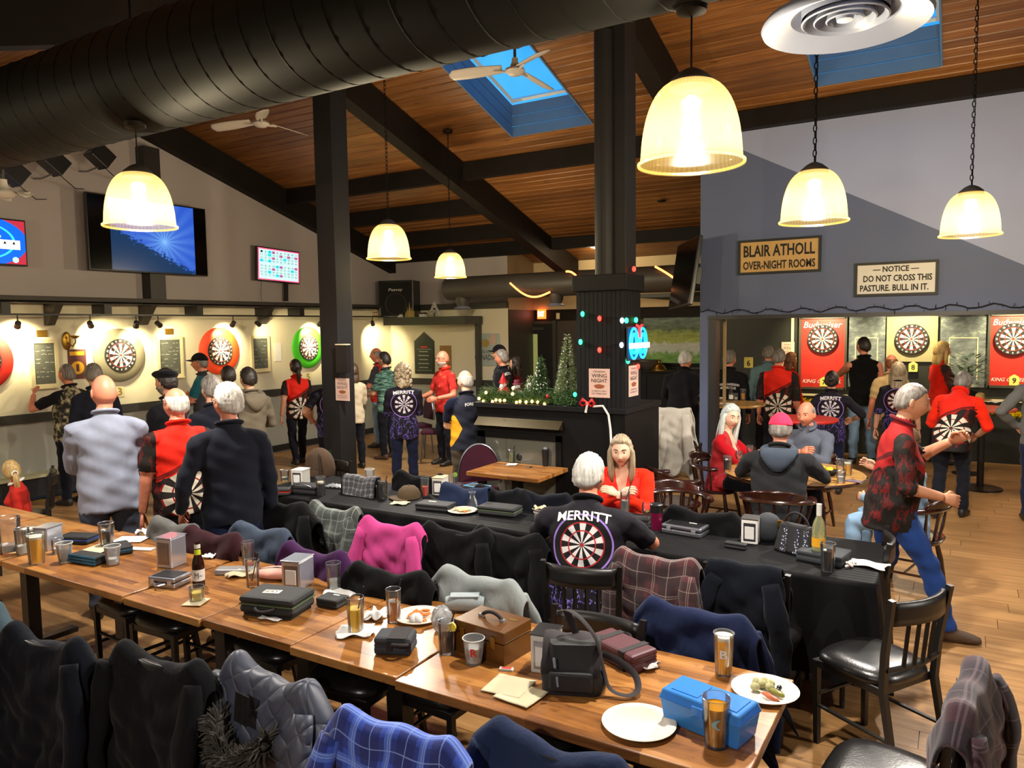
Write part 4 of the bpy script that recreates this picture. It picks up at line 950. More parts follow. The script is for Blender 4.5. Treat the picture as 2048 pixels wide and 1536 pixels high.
person('grey-haired man with glasses partly behind the navy jacket', headpx=(421, 741), depth=6.7, h=1.74, psi=80, top='sh_darknavy', bot='pants_dark', hair='short', hairc='hair_grey', extras=(('glasses',),))
person('dark-haired man behind the white-haired man', headpx=(455, 726), depth=9.0, h=1.71, psi=70, top='sh_charcoal', bot='pants_dark', hair='short', hairc='hair_dark', skn='skin_b')
person('dark-haired person in grey hooded jacket watching the boards', headpx=(495, 729), depth=8.2, h=1.73, psi=80, top='sh_hood2', bot='pants_dark', hair='short', hairc='hair_dark', armL='front', armR='bent', extras=(('hood', 'sh_hood2'),), wide=1.06)
person('man with ponytail in red shirt walking towards the green board', headpx=(590, 715), depth=11.6, h=1.67, psi=66, legs='step', top='shirt_red_board', sleeve='short', bot='pants_dark', hair='pony', hairc='hair_dark', skn='skin_b', armL='back', armR='down', hem=-.17)
person('balding man in black team shirt beside the square post', headpx=(658, 727), depth=9.7, h=1.66, psi=62, top='shirt_merritt_dim', sleeve='short', bot='pants_dark', hair='fringe', hairc='hair_dark', skn='skin_b', wide=1.1, belly=.05, armL='hip', text=(('MERRITT', .27, .045, .425, 0, .6),), head=(20, 0), hem=-.17)
person('brown-haired woman in cream top behind the square post', headpx=(704, 722), depth=11.2, h=1.62, psi=60, top='sh_cream', bot='pants_dark', hair='bob', hairc='hair_brown', female=True, armL='front', armR='front', hem=-.18)
person('man in red shirt standing in the far left corner', headpx=(752, 690), depth=13.2, h=1.80, psi=115, top='shirt_red_flower', slv='sh_charcoal', sleeve='short', bot='pants_jeanlight', hair='fringe', hairc='hair_grey', armL='front', armR='bent', skn='skin_red')
person('dark-haired man in green patterned shirt and dark trousers', headpx=(768, 700), depth=12.0, h=1.76, psi=95, top='shirt_teal_pattern', sleeve='short', bot='pants_dark', shoe='shoe_brown', hair='short', hairc='hair_dark', armL='front', armR='down', wide=1.05, hem=-.16)
person('woman with curly blond hair in black team shirt and jeans', headpx=(805, 722), depth=9.4, h=1.69, psi=42, top='shirt_merritt_dim', sleeve='elbow', bot='pants_navy', hair='curly', hairc='hair_ash', female=True, wide=1.12, armL='front', armR='front', text=(('MERRITT', .27, .045, .425, 0, .6),), hem=-.19)
person('bald bearded man with dark glasses in red shirt facing the room', headpx=(885, 696), depth=11.4, h=1.79, psi=160, top='shirt_red_flower', slv='shirt_red_flower', sleeve='short', bot='pants_dark', hair='bald', hairc='hair_white', beard='hair_white', skn='skin_red', armL='bent', armR='bent', extras=(('glasses',), ('collar', 'sh_red')))
person('bald man in navy and yellow team shirt left of the fireplace', headpx=(930, 733), depth=8.3, h=1.66, psi=52, top='shirt_forest', slv='sh_navy', sleeve='short', bot='pants_khaki', hair='fringe', hairc='hair_white', skn='skin_c', armL='front', armR='front', wide=1.1, belly=.05, text=(('FOREST', .16, .035, .40, .03, 1.4),), hem=-.14, head=(30, 0), extras=(('collar', 'sh_navy'),))
person('grey-haired man in black team jacket in front of the beer sign', headpx=(1003, 694), depth=11.8, h=1.77, psi=100, top='sh_black', bot='pants_dark', hair='full', hairc='hair_grey', skn='skin_red', text=(('MERRITT', .27, .045, .425, 0, .6),), wide=1.1)
person('man in black cap half hidden beside the beer sign', headpx=(998, 685), depth=12.5, h=1.83, psi=120, top='sh_charcoal', bot='pants_dark', hair='short', hairc='hair_dark', extras=(('cap', 'sh_black'),))
person('long-haired woman in red top beside the dark doors', headpx=(1030, 710), depth=12.4, h=1.64, psi=110, top='sh_wine', bot='pants_dark', hair='long', hairc='hair_dark', female=True)
person('white-haired man in black sweater leaning on a table by the mural', headpx=(1372, 694), depth=10.4, h=1.80, psi=6, lean=16, top='sh_black', bot='pants_dark', hair='short', hairc='hair_white', skn='skin_red', armL='table', armR='table', wide=1.2, belly=.05, head=(-12, 0))
person('man in black motorcycle shirt at the edge of the dart room', headpx=(1460, 696), depth=10.9, h=1.75, psi=5, top='sh_black', bot='pants_dark', hair='short', hairc='hair_grey', skn='skin_red', wide=1.1, text=(('HARLEY-DAVIDSON', .30, .035, .30, 0, .8), ('MOTORCYCLES', .22, .035, .25, 0, .8)), head=(-25, 0), extras=(('glasses',),))
person('man in teal grey shirt in front of the red panel', headpx=(1537, 686), depth=11.7, h=1.79, psi=10, top='sh_teal', bot='pants_dark', hair='crop', hairc='hair_grey', skn='skin_red', wide=1.08)
person('grey-haired man in red shirt with printed board in the dart room', headpx=(1558, 692), depth=10.5, h=1.78, psi=2, top='shirt_red_board', sleeve='elbow', bot='pants_dark', hair='short', hairc='hair_grey', skn='skin_red', wide=1.12, belly=.04, hem=-.17)
person('auburn-haired woman in red beside the wing night poster', headpx=(1582, 702), depth=11.95, h=1.66, psi=-40, top='sh_red', bot='pants_dark', hair='bob', hairc='hair_auburn', female=True)
person('woman with dark bun in black team shirt with dart board print', headpx=(1664, 738), depth=9.15, h=1.53, psi=2, top='shirt_merritt_dim', sleeve='elbow', bot='pants_navy', hair='bun', hairc='hair_dark', female=True, wide=1.18, armR=((.26, .22, .10), (1, -.4, -.4)), text=(('MERRITT', .27, .05, .425, 0, .6),), hem=-.2)
person('man in black sleeveless shirt and light jeans marking the score', headpx=(1728, 668), depth=11.0, h=1.92, psi=20, top='sh_tank', sleeve='none', bot='pants_jeanlight', hair='crop', hairc='hair_dark', skn='skin_red', armL='chin', armR='down', head=(20, 0), wide=1.05)
person('balding man in tan shirt under the square grey panel', headpx=(1783, 699), depth=10.1, h=1.69, psi=15, top='sh_tan', sleeve='short', bot='pants_khaki', hair='fringe', hairc='hair_auburn', skn='skin_red')
person('woman with long silver hair in dart board shirt', headpx=(1797, 718), depth=9.4, h=1.62, psi=4, top='shirt_merritt', sleeve='elbow', bot='pants_dark', hair='long', hairc='hair_ash', female=True, wide=1.05)
person('woman with straight blond hair in red and black shirt, side view', headpx=(1885, 677), depth=10.9, h=1.83, psi=-62, top='sh_red', slv='sleeve_red_black', sleeve='elbow', bot='pants_dark', hair='bob', hairc='hair_blond', skn='skin_red', female=True, wide=1.1, armL='front', armR='front')
person('grey-haired woman in red shirt bending forward over a table', headpx=(1928, 752), depth=8.2, h=1.70, psi=-14, lean=34, legs='step', top='shirt_red_board', slv='sh_red_bright', sleeve='elbow', bot='pants_dark', hair='short', hairc='hair_grey', wide=1.15, belly=.04, armL='table', armR='table', hem=-.2, female=True, head=(0, -20), vox=.012)
person('man in charcoal sweater and navy trousers at the right edge', pos=(.74, 9.35, 0), h=1.80, psi=6, top='sh_grey2', bot='pants_navy', hair='short', hairc='hair_dark', armL='hip', wide=1.12, belly=.04, vox=.012)
person('man striding past in red and black shirt and blue jeans', headpx=(1830, 772), depth=4.95, h=1.74, psi=-78, lean=9, legs='walk', top='shirt_red_walk', sleeve='elbow', bot='sh_bluejean', shoe='shoe_brown', hair='crop', hairc='hair_grey', skn='skin_b', armL='raise', armR='bent', wide=1.15, belly=.06, hem=-.2, vox=.011)
# seated
person('grey-haired man in black team shirt seated with his back turned', headpx=(1178, 910), h=1.80, psi=14, lean=15, legs='sit', top='shirt_merritt', sleeve='short', bot='pants_dark', hair='short', hairc='hair_white', skn='skin_red', wide=1.25, belly=.06, head=(-18, -8), armL='tableW', armR='tableW', text=(('MERRITT', .30, .052, .43, 0, .7),), vox=.010, hem=-.10)
person('woman in bright red hoodie seated at the black table facing the camera', headpx=(1242, 874), h=1.68, psi=196, lean=20, legs='sit', top='sh_red_v', slv='sh_red_bright', bot='pants_dark', hair='mid', hairc='hair_ash', brow='hair_brown', skn='skin_c', female=True, wide=1.25, belly=.04, vneck=True, armL='claspW', armR='claspW', head=(0, -12), vox=.009, handcurl=.6)
person('smiling woman with long silver blond hair in red cardigan', headpx=(1465, 812), h=1.70, psi=-95, lean=8, legs='sit', top='sh_cardigan_v', slv='sh_cardigan', bot='pants_dark', hair='long', hairc='hair_silver', brow='hair_brown', skn='skin_c', female=True, vneck=True, armL='claspW', armR='claspW', head=(-38, 2), vox=.010, handcurl=.55)
person('man in pink cap and dark hoodie seated with his back turned', headpx=(1562, 831), h=1.78, psi=6, lean=12, legs='sit', top='sh_hoodie', bot='pants_dark', hair='short', hairc='hair_grey', skn='skin_red', wide=1.28, belly=.06, armL='tableW', armR='tableW', vox=.010, extras=(('cap_back', 'cap_pink'), ('hood', 'sh_hood3')))
person('balding man in grey zip sweater with folded arms at the round table', headpx=(1612, 805), h=1.76, psi=176, lean=14, legs='sit', top='sh_knit', bot='pants_dark', hair='fringe', hairc='hair_grey', brow='hair_grey', skn='skin_red', armL='claspW', armR='claspW', head=(-10, -4), vox=.011, wide=1.08, extras=(('collar', 'sh_knit'),))
person('person in denim shirt and jeans seated right of the round table', pos=(-.30, 6.50, 0), h=1.70, psi=78, lean=4, legs='sit', top='sh_denim', bot='pants_jeanlight', hair='short', hairc='hair_brown', armR='wave', armL='tableC')
person('girl with blond ponytail in red top seated at the left edge', headpx=(20, 924), h=1.28, psi=150, lean=6, legs='sit', top='sh_wine2', bot='pants_dark', hair='pony', hairc='hair_blond', female=True, head=(-70, -10), extras=(('scrunchie',), ('collar', 'paper')))
build_people()
# ================================================================== TABLES
TZ = .75
def wood_table(x0, x1, y0, y1, label, group='wooden tables pushed together', top='butcher_block'):
    cx, cy = (x0+x1)/2, (y0+y1)/2; T = thing('wooden_table', label, 'table', (cx, cy, 0), 0, group); a, b = (x1-x0)/2-.003, (y1-y0)/2
    obj('table_top', MB().bx(-a, a, -b, b, TZ-.038, TZ), [M[top]], T, 40, .004)
    obj('column', MB().bx(-.04, .04, -.04, .04, .03, TZ-.06), [M['chair_black']], T)
    obj('top_plate', MB().bx(-min(.2, a-.05), min(.2, a-.05), -.2, .2, TZ-.06, TZ-.039), [M['chair_black']], T)
    obj('base', MB().bx(-.035, .035, -.28, .28, 0, .035).bx(-min(.25, a-.03), min(.25, a-.03), -.035, .035, 0, .033), [M['chair_black']], T)
    return T
for x0, x1, d, lab in ((-7.0, -5.78, 0, 'wooden table section at the far left holding the blurred jug'), (-5.76, -4.9, .0, 'wooden table section with the pint and the metal dispenser at the left edge'), (-4.88, -3.66, .01, 'wooden table section with the blue striped dart wallet'),
        (-3.64, -3.035, .0, 'narrow wooden table section with the aluminium case and brown bottle'), (-3.03, -2.44, .015, 'narrow wooden table section under the large black zip case'),
        (-2.435, -1.845, .0, 'narrow wooden table section with the yellow juice'), (-1.84, -.51, -.02, 'nearest wooden table section with the blue plastic box')):
    wood_table(x0, x1, 2.17+d, 2.92+d, lab)
wood_table(-3.97, -3.19, 5.74, 6.33, 'small wooden table in front of the fireplace', None)
# long table under a black cloth
fabric('black_cloth', '#17171b', .2, .2); 
def cloth_mat():
    t = NT('black_satin'); p = t.pos(); x = t.xyz(p); s_ = t.math('SINE', t.math('MULTIPLY', x[1], 150.0)); f = t.math('GREATER_THAN', s_, .1)
    t.p(Base__Color=t.mix(f, lin('#060607'), lin('#0b0b0d')), Roughness=t.math('ADD', t.math('MULTIPLY', f, .2), .6)); t.set(t.b.inputs['Specular IOR Level'], .15); M['black_satin'] = t.mat
cloth_mat()
BX0, BX1, BY0, BY1 = -5.1, -.36, 4.2, 5.0
for i in range(3):
    a = BX0+.05+(BX1-BX0-.1)/3*i; b = BX0+.05+(BX1-BX0-.1)/3*(i+1); T = thing('folding_table', ['long folding table under the left part of the black cloth', 'long folding table under the middle of the black cloth', 'long folding table under the right part of the black cloth'][i], 'table', ((a+b)/2, (BY0+BY1)/2, 0), 0, 'folding tables under the black cloth')
    obj('table_top', MB().bx(-(b-a)/2, (b-a)/2, -.37, .37, TZ-.04, TZ-.012), [M['paper']], T)
    for sx in (-1, 1):
        for sy in (-1, 1): obj('leg', MB().tube([(sx*((b-a)/2-.1), sy*.3, 0), (sx*((b-a)/2-.1), sy*.3, TZ-.04)], .014, 8), [M['grey_beam']], T)
cl = MB()
def drape(mb, x0, x1, y0, y1, z, drop, nx=90, ny=14):
    # top plus a skirt with soft pleats all round
    P = []
    per = [(x0+(x1-x0)*i/nx, y0, 0, -1) for i in range(nx)]+[(x1, y0+(y1-y0)*i/ny, 1, 0) for i in range(ny)]+[(x1-(x1-x0)*i/nx, y1, 0, 1) for i in range(nx)]+[(x0, y1-(y1-y0)*i/ny, -1, 0) for i in range(ny)]
    n = len(per); rows = [(.0, -.012), (.004, .0), (.012, -.006), (.016, -.03), (.03, -.15), (.045, -.32), (.06, -drop)]
    V = []
    for k, (o, dz) in enumerate(rows):
        for i, (x, y, nx_, ny_) in enumerate(per):
            w_ = .022*math.sin(i*.9+math.sin(i*.21)*2)*max(0, k-2)/4; inset = -.012 if k == 0 else 0
            V.append((x+nx_*(o+w_+inset), y+ny_*(o+w_+inset), z+dz+(.03*math.sin(i*.17) if k == 6 else 0)+(.012 if k == 0 else 0)))
    F = [(k*n+i, k*n+(i+1) % n, (k+1)*n+(i+1) % n, (k+1)*n+i) for k in range(len(rows)-1) for i in range(n)]
    mb.add(V, F); mb.add([V[i] for i in range(n)], [tuple(range(n))])
drape(cl, BX0, BX1, BY0, BY1, TZ, .56); tag(obj('tablecloth', cl, [M['black_satin']], None, 60), 'long black striped tablecloth draped over the middle tables', 'tablecloth')
# round table
RT = Vector((-1.28, 7.06, 0)); T = thing('round_table', 'round wooden pub table where four people sit', 'table', RT)
def rt_mat():
    t = NT('round_top'); v = t.obj(); g = t.noise(t.scale(v, (3, 30, 30)), 1.0, 5, .6); sp = t.noise(t.scale(v, (14, 14, 14)), 1.0, 3)
    c = t.ramp(g, [(.3, lin('#8a5f2c')), (.6, lin('#b98d4c')), (.8, lin('#cda868'))]); t.p(Base__Color=t.mix(t.math('GREATER_THAN', sp, .62), c, lin('#5c3c18')), Roughness=.3); M['round_top'] = t.mat
rt_mat()
obj('table_top', MB().lathe([(0, TZ-.03), (.60, TZ-.03), (.61, TZ-.012), (.60, TZ), (0, TZ)], 64, mis=[1, 1, 1, 0]), [M['round_top'], M['captain_wood']], T, 30)
obj('column', MB().lathe([(.05, .05), (.045, .3), (.06, .5), (.09, TZ-.03)], 20), [M['captain_wood']], T, 60); 
for k in range(4): a = math.pi/4+k*math.pi/2; obj('foot', MB().tube([(0, 0, .09), (.2*math.cos(a), .2*math.sin(a), .07), (.34*math.cos(a), .34*math.sin(a), .022)], [.035, .03, .02], 8), [M['captain_wood']], T)
# high tables in the dart room
def high_table(c, r, label, z=1.05, topm='round_top', cloth=None):
    T = thing('high_table', label, 'table', (c[0], c[1], 0)); obj('table_top', MB().lathe([(0, z-.03), (r, z-.03), (r+.008, z-.015), (r, z), (0, z)], 40), [M[topm]], T, 30)
    obj('column', MB().lathe([(.04, .03), (.035, z-.03)], 16), [M['chair_black']], T); obj('base', MB().lathe([(0, .035), (.24, .02), (.25, 0), (0, 0)], 28), [M['chair_black']], T)
    if cloth:
        m = MB(); n = 48; V = []
        for k, (dr, dz) in enumerate(((.0, .006), (.012, .0), (.016, -.03), (.03, -.3), (.02, -.7))):
            for i in range(n): a = 2*math.pi*i/n; rr = r+dr+(.02*math.sin(i*1.3) if k > 2 else 0); V.append((rr*math.cos(a), rr*math.sin(a), z+dz+.002))
        m.add(V, [(k*n+i, k*n+(i+1) % n, (k+1)*n+(i+1) % n, (k+1)*n+i) for k in range(4) for i in range(n)]+[tuple(range(n))]); m.m = [0]*len(m.f)
        obj('table_cover', m, [M[cloth]], T, 60)
fabric('cloth_plum', '#2b1720'); simple('top_pink', '#c0503c', .5)
high_table(on_z(1464, 806, 1.05), .42, 'high round table with bowls and a bottle at the dart room entrance')
high_table(on_z(1965, 815, 1.02), .36, 'high round table with pinkish top under a dark cover at right', 1.02, 'top_pink')
high_table(on_z(1608, 836, 1.02), .36, 'high round table with red top behind the team shirts', 1.02, 'red_paint')
high_table(on_z(1400, 800, 1.0)+Vector((-.2, .4, 0)), .4, 'table the man in black sweater leans on', 1.0)

# ================================================================== CHAIRS
SEAT_Z, BK_Z, BK_Y = .47, .87, -.235
def chair_proto(frame='chair_black', seatm='black_leather'):
    C = thing('dining_chair', 'x', 'chair')
    sm_ = MB()
    def seat(u, v):
        a = u*2*math.pi; x = .215*math.copysign(abs(math.cos(a))**.55, math.cos(a)); y = .205*math.copysign(abs(math.sin(a))**.55, math.sin(a)); k = v
        return Vector((x*(1-.10*(y < 0)*abs(y)/.2)*(1-k*k*.0), y, SEAT_Z))
    n = 32; rows = [(.0, .058), (.6, .056), (.88, .046), (.985, .024), (1.0, .006), (.97, -.004)]; V = []
    for r, z in rows:
        for i in range(n): p = seat(i/n, 0); V.append((p.x*r, p.y*r, SEAT_Z+z-.03))
    sm_.add(V, [(k*n+i, k*n+(i+1) % n, (k+1)*n+(i+1) % n, (k+1)*n+i) for k in range(len(rows)-1) for i in range(n)])
    obj('seat', sm_, [M[seatm]], C, 70)
    obj('seat_frame', MB().bx(-.19, .19, -.18, .19, SEAT_Z-.075, SEAT_Z-.034), [M[frame]], C, 40, .006)
    for sx in (-1, 1):
        obj('leg', MB().tube([(sx*.175, .175, 0), (sx*.18, .18, SEAT_Z-.04)], [.017, .021], 4, up=(1, 1, 0)), [M[frame]], C, None)
        obj('leg', MB().tube([(sx*.185, -.27, 0), (sx*.182, -.19, SEAT_Z-.05), (sx*.19, -.20, .6), (sx*.205, BK_Y-.005, BK_Z)], [.018, .021, .02, .018], 4, up=(1, 1, 0)), [M[frame]], C, None)
        obj('stretcher', MB().tube([(sx*.178, .17, .2), (sx*.184, -.22, .2)], .011, 6), [M[frame]], C)
    def rl(u, v): x = (u-.5)*2*.19; return Vector((x, BK_Y+.012-.045*(1-(x/.19)**2)*1.0, .745+v*.105))
    obj('top_rail', MB().grid(rl, 12, 4), [M[frame]], C, 60, solid=.022)
    obj('lower_rail', MB().tube([(-.185, -.205, .53), (0, -.235, .53), (.185, -.205, .53)], .013, 6), [M[frame]], C)
    for x in (-.09, -.03, .03, .09): obj('slat', MB().tube([(x, -.232+.012*(x/.1)**2, .53), (x*1.03, BK_Y-.022+.012*(x/.1)**2, .76)], .011, 4, up=(1, 0, 0)), [M[frame]], C, None)
    obj('front_rail', MB().tube([(-.175, .17, .26), (.175, .17, .26)], .011, 6), [M[frame]], C)
    return C
proto_chair = chair_proto(); proto_chair.location = (0, 0, -50); proto_used = [False]
def chair(loc, psi, label, group='black slat-back pub chairs'):
    if not proto_used[0]: c = proto_chair; proto_used[0] = True
    else: c = copy_tree(proto_chair)
    c.location = (loc[0], loc[1], 0); c.rotation_euler = (0, 0, math.radians(psi)); return tag(c, label, 'chair', group)
# coats --------------------------------------------------------------
def plaid(name, base, dark, light, sc=.11, mid=None):
    t = NT(name); v = t.n('ShaderNodeAttribute', _attribute_name='tc').outputs['Vector']; x = t.xyz(v); col = None
    def band(c, off, wd): return t.math('LESS_THAN', t.math('ABSOLUTE', t.math('SUBTRACT', t.math('FRACT', t.math('ADD', t.math('DIVIDE', c, sc), off)), .5)), wd)
    cu = t.mix(t.math('MULTIPLY', band(x[0], .0, .26), .75), lin(base), lin(dark)); cu = t.mix(t.math('MULTIPLY', band(x[1], .0, .26), .65), cu, lin(dark))
    if mid: cu = t.mix(t.math('MULTIPLY', band(x[0], .5, .10), .7), cu, lin(mid)); cu = t.mix(t.math('MULTIPLY', band(x[1], .5, .10), .7), cu, lin(mid))
    for o in (.44, .5, .0):
        cu = t.mix(t.math('MULTIPLY', band(x[0], o, .014), .6), cu, lin(light)); cu = t.mix(t.math('MULTIPLY', band(x[1], o, .014), .6), cu, lin(light))
    t.p(Base__Color=cu, Roughness=.95, Sheen__Weight=.2); t.bump(t.noise(v, 200, 2), .3, .003); M[name] = t.mat
plaid('plaid_blue', '#2c47a8', '#141f5e', '#7f98d8', .13, '#4a6ac8'); plaid('plaid_maroon', '#43191f', '#1f0f13', '#84706a', .17); plaid('plaid_grey', '#4c5350', '#333a36', '#9aa39a', .14); plaid('plaid_dark', '#331722', '#15111c', '#5c4c54', .2)
plaid('plaid_check', '#5c5c60', '#17171a', '#8a8a8e', .05)
for nm, hx_ in dict(c_black='#0c0c0e', c_navy='#18203c', c_darknavy='#0e1119', c_grey='#5a5a58', c_burg='#33191f', c_bluegrey='#3a4454', c_purple='#3a1c44', c_pink='#b8407e', c_ltgrey='#7e8484', c_puffer='#4b5160', c_white='#b3aca0', c_olive='#3c4238', c_denimgreen='#42535c', c_char='#111215', c_brown='#4a3a2e', c_navy2='#202a44').items(): fabric(nm, hx_, .25, .3, crumple=.25)
def quilt(name, hexc):
    t = NT(name); c = lin(hexc); v = t.n('ShaderNodeAttribute', _attribute_name='tc').outputs['Vector']; x = t.xyz(v); nz = t.noise(v, 9, 4)
    a = t.math('ADD', t.math('MULTIPLY', x[0], 30.0), t.math('MULTIPLY', x[1], 30.0)); b = t.math('SUBTRACT', t.math('MULTIPLY', x[0], 30.0), t.math('MULTIPLY', x[1], 30.0))
    hgt = t.math('MINIMUM', t.math('POWER', t.math('ABSOLUTE', t.math('SINE', a)), .4), t.math('POWER', t.math('ABSOLUTE', t.math('SINE', b)), .4))
    t.p(Base__Color=t.mix(nz, tuple(k*.75 for k in c), tuple(k*1.2 for k in c)), Roughness=.5); t.bump(hgt, .5, .02); M[name] = t.mat
quilt('c_quilt', '#3d4252')
def coat(loc, psi, label, mat, w=.27, back=.55, front=.28, sag=.045, sleeves=2, seed=1, flare=.10, puff=.035, lift=0.0, name='jacket', sl=.52, top=BK_Z, bary=None, sl_out=.03, peak=.0, skew=0.0, cat='jacket', fold=1.0, lining=None):
    r = random.Random(seed*13+5); ph = [r.uniform(0, 6.3) for _ in range(6)]; by = BK_Y-.012 if bary is None else bary; R_ = .017+puff*.2
    L0, L1 = -front, back; nu, nv = 41, 36; V = []; TC = []
    for j in range(nv):
        s_ = L0+(L1-L0)*j/(nv-1)
        for i in range(nu):
            u = 2*i/(nu-1)-1; a = abs(s_); side = 1 if s_ > 0 else -1
            hang = max(0, a-R_*1.3); W_ = w+flare*hang+.012*math.sin(s_*21+ph[0]); x = u*W_
            xe = min(abs(x)/.205, 1.0); zt = -sag*(math.cos(xe*math.pi/2)**.8)+peak*(1 if x*skew > 0 else 0)*xe**3
            if abs(x) > .2: zt -= (abs(x)-.2)*(1.1+.5*hang)
            zt += skew*x*.22 + .006*math.sin(x*31+ph[5])
            th = min(1, a/(R_*1.3))*math.pi/2; yy = by-side*(R_*math.sin(th)+hang*.10); zz = top+lift+.012+zt+R_*math.cos(th)-hang*(1+.06*math.sin(x*9+ph[1]))
            f_ = fold*hang*(.075*(abs(math.sin(x*13+ph[2]+1.2*math.sin(s_*5+ph[3])))-.5)+.035*(abs(math.sin(x*27+ph[4]+s_*3))-.5))+.007*math.sin(s_*37+x*21+ph[1])+.006*math.sin(s_*61-x*33+ph[0])*min(1, hang*6); yy -= side*f_
            yy -= side*puff*.55*math.exp(-((hang-.16)/.12)**2)*(1-.4*u*u)
            x += .02*math.sin(s_*14+ph[3])*hang*2
            V.append((x, yy, zz)); TC.append((x, s_, 0))
    F = [(j*nu+i, j*nu+i+1, (j+1)*nu+i+1, (j+1)*nu+i) for j in range(nv-1) for i in range(nu-1)]
    def mk(nm, Vs, Fs, Ts, parent, thick):
        me = bpy.data.meshes.new(nm); me.from_pydata(Vs, [], Fs); at_ = me.attributes.new('tc', 'FLOAT_VECTOR', 'POINT'); at_.data.foreach_set('vector', np.array(Ts, dtype=np.float32).ravel()); finish(me, [M[mat]], 179)
        o = bpy.data.objects.new(nm, me); COL.objects.link(o)
        if parent: o.parent = parent
        if thick: d = o.modifiers.new('s', 'SOLIDIFY'); d.thickness = thick; d.offset = -1; d = o.modifiers.new('ss', 'SUBSURF'); d.levels = 0; d.render_levels = 1
        return o
    o = mk(name, V, F, TC, None, .014); o.location = (loc[0], loc[1], 0); o.rotation_euler = (0, 0, math.radians(psi)); tag(o, label, cat)
    for k, sx in enumerate((-1, 1)[:sleeves] if sleeves < 2 else (-1, 1)):
        m = MB(); P = []; Rr = []; kx = r.uniform(-.03, .05)
        for q in range(17):
            t_ = q/16; P.append((sx*(w-.055+sl_out*4*t_*(1-t_)*.6+(sl_out+kx)*t_), by-.035-.055*math.sin(t_*2.2+.3)-.02*t_+.012*math.sin(t_*8+ph[k+2]), top+lift-.045-sl*t_*(1+.05*math.sin(t_*5)))); Rr.append((.040+.02*math.sin(min(1, t_*3)*1.57))*(1-.28*t_)*(1+.07*math.sin(t_*23+ph[k+1])))
        m.tube(P, Rr, 14, flat=.62, up=(1, 0, 0)); T2 = [(v[0]+.3, v[2], 0) for v in m.v]; mk('sleeve', m.v, m.f, T2, o, 0)
    return o
def seat_of(px, py, psi, z=BK_Z+.02):
    p = on_z(px, py, z); a = math.radians(psi); return Vector((p.x-(-math.sin(a))*BK_Y, p.y-math.cos(a)*BK_Y, 0))
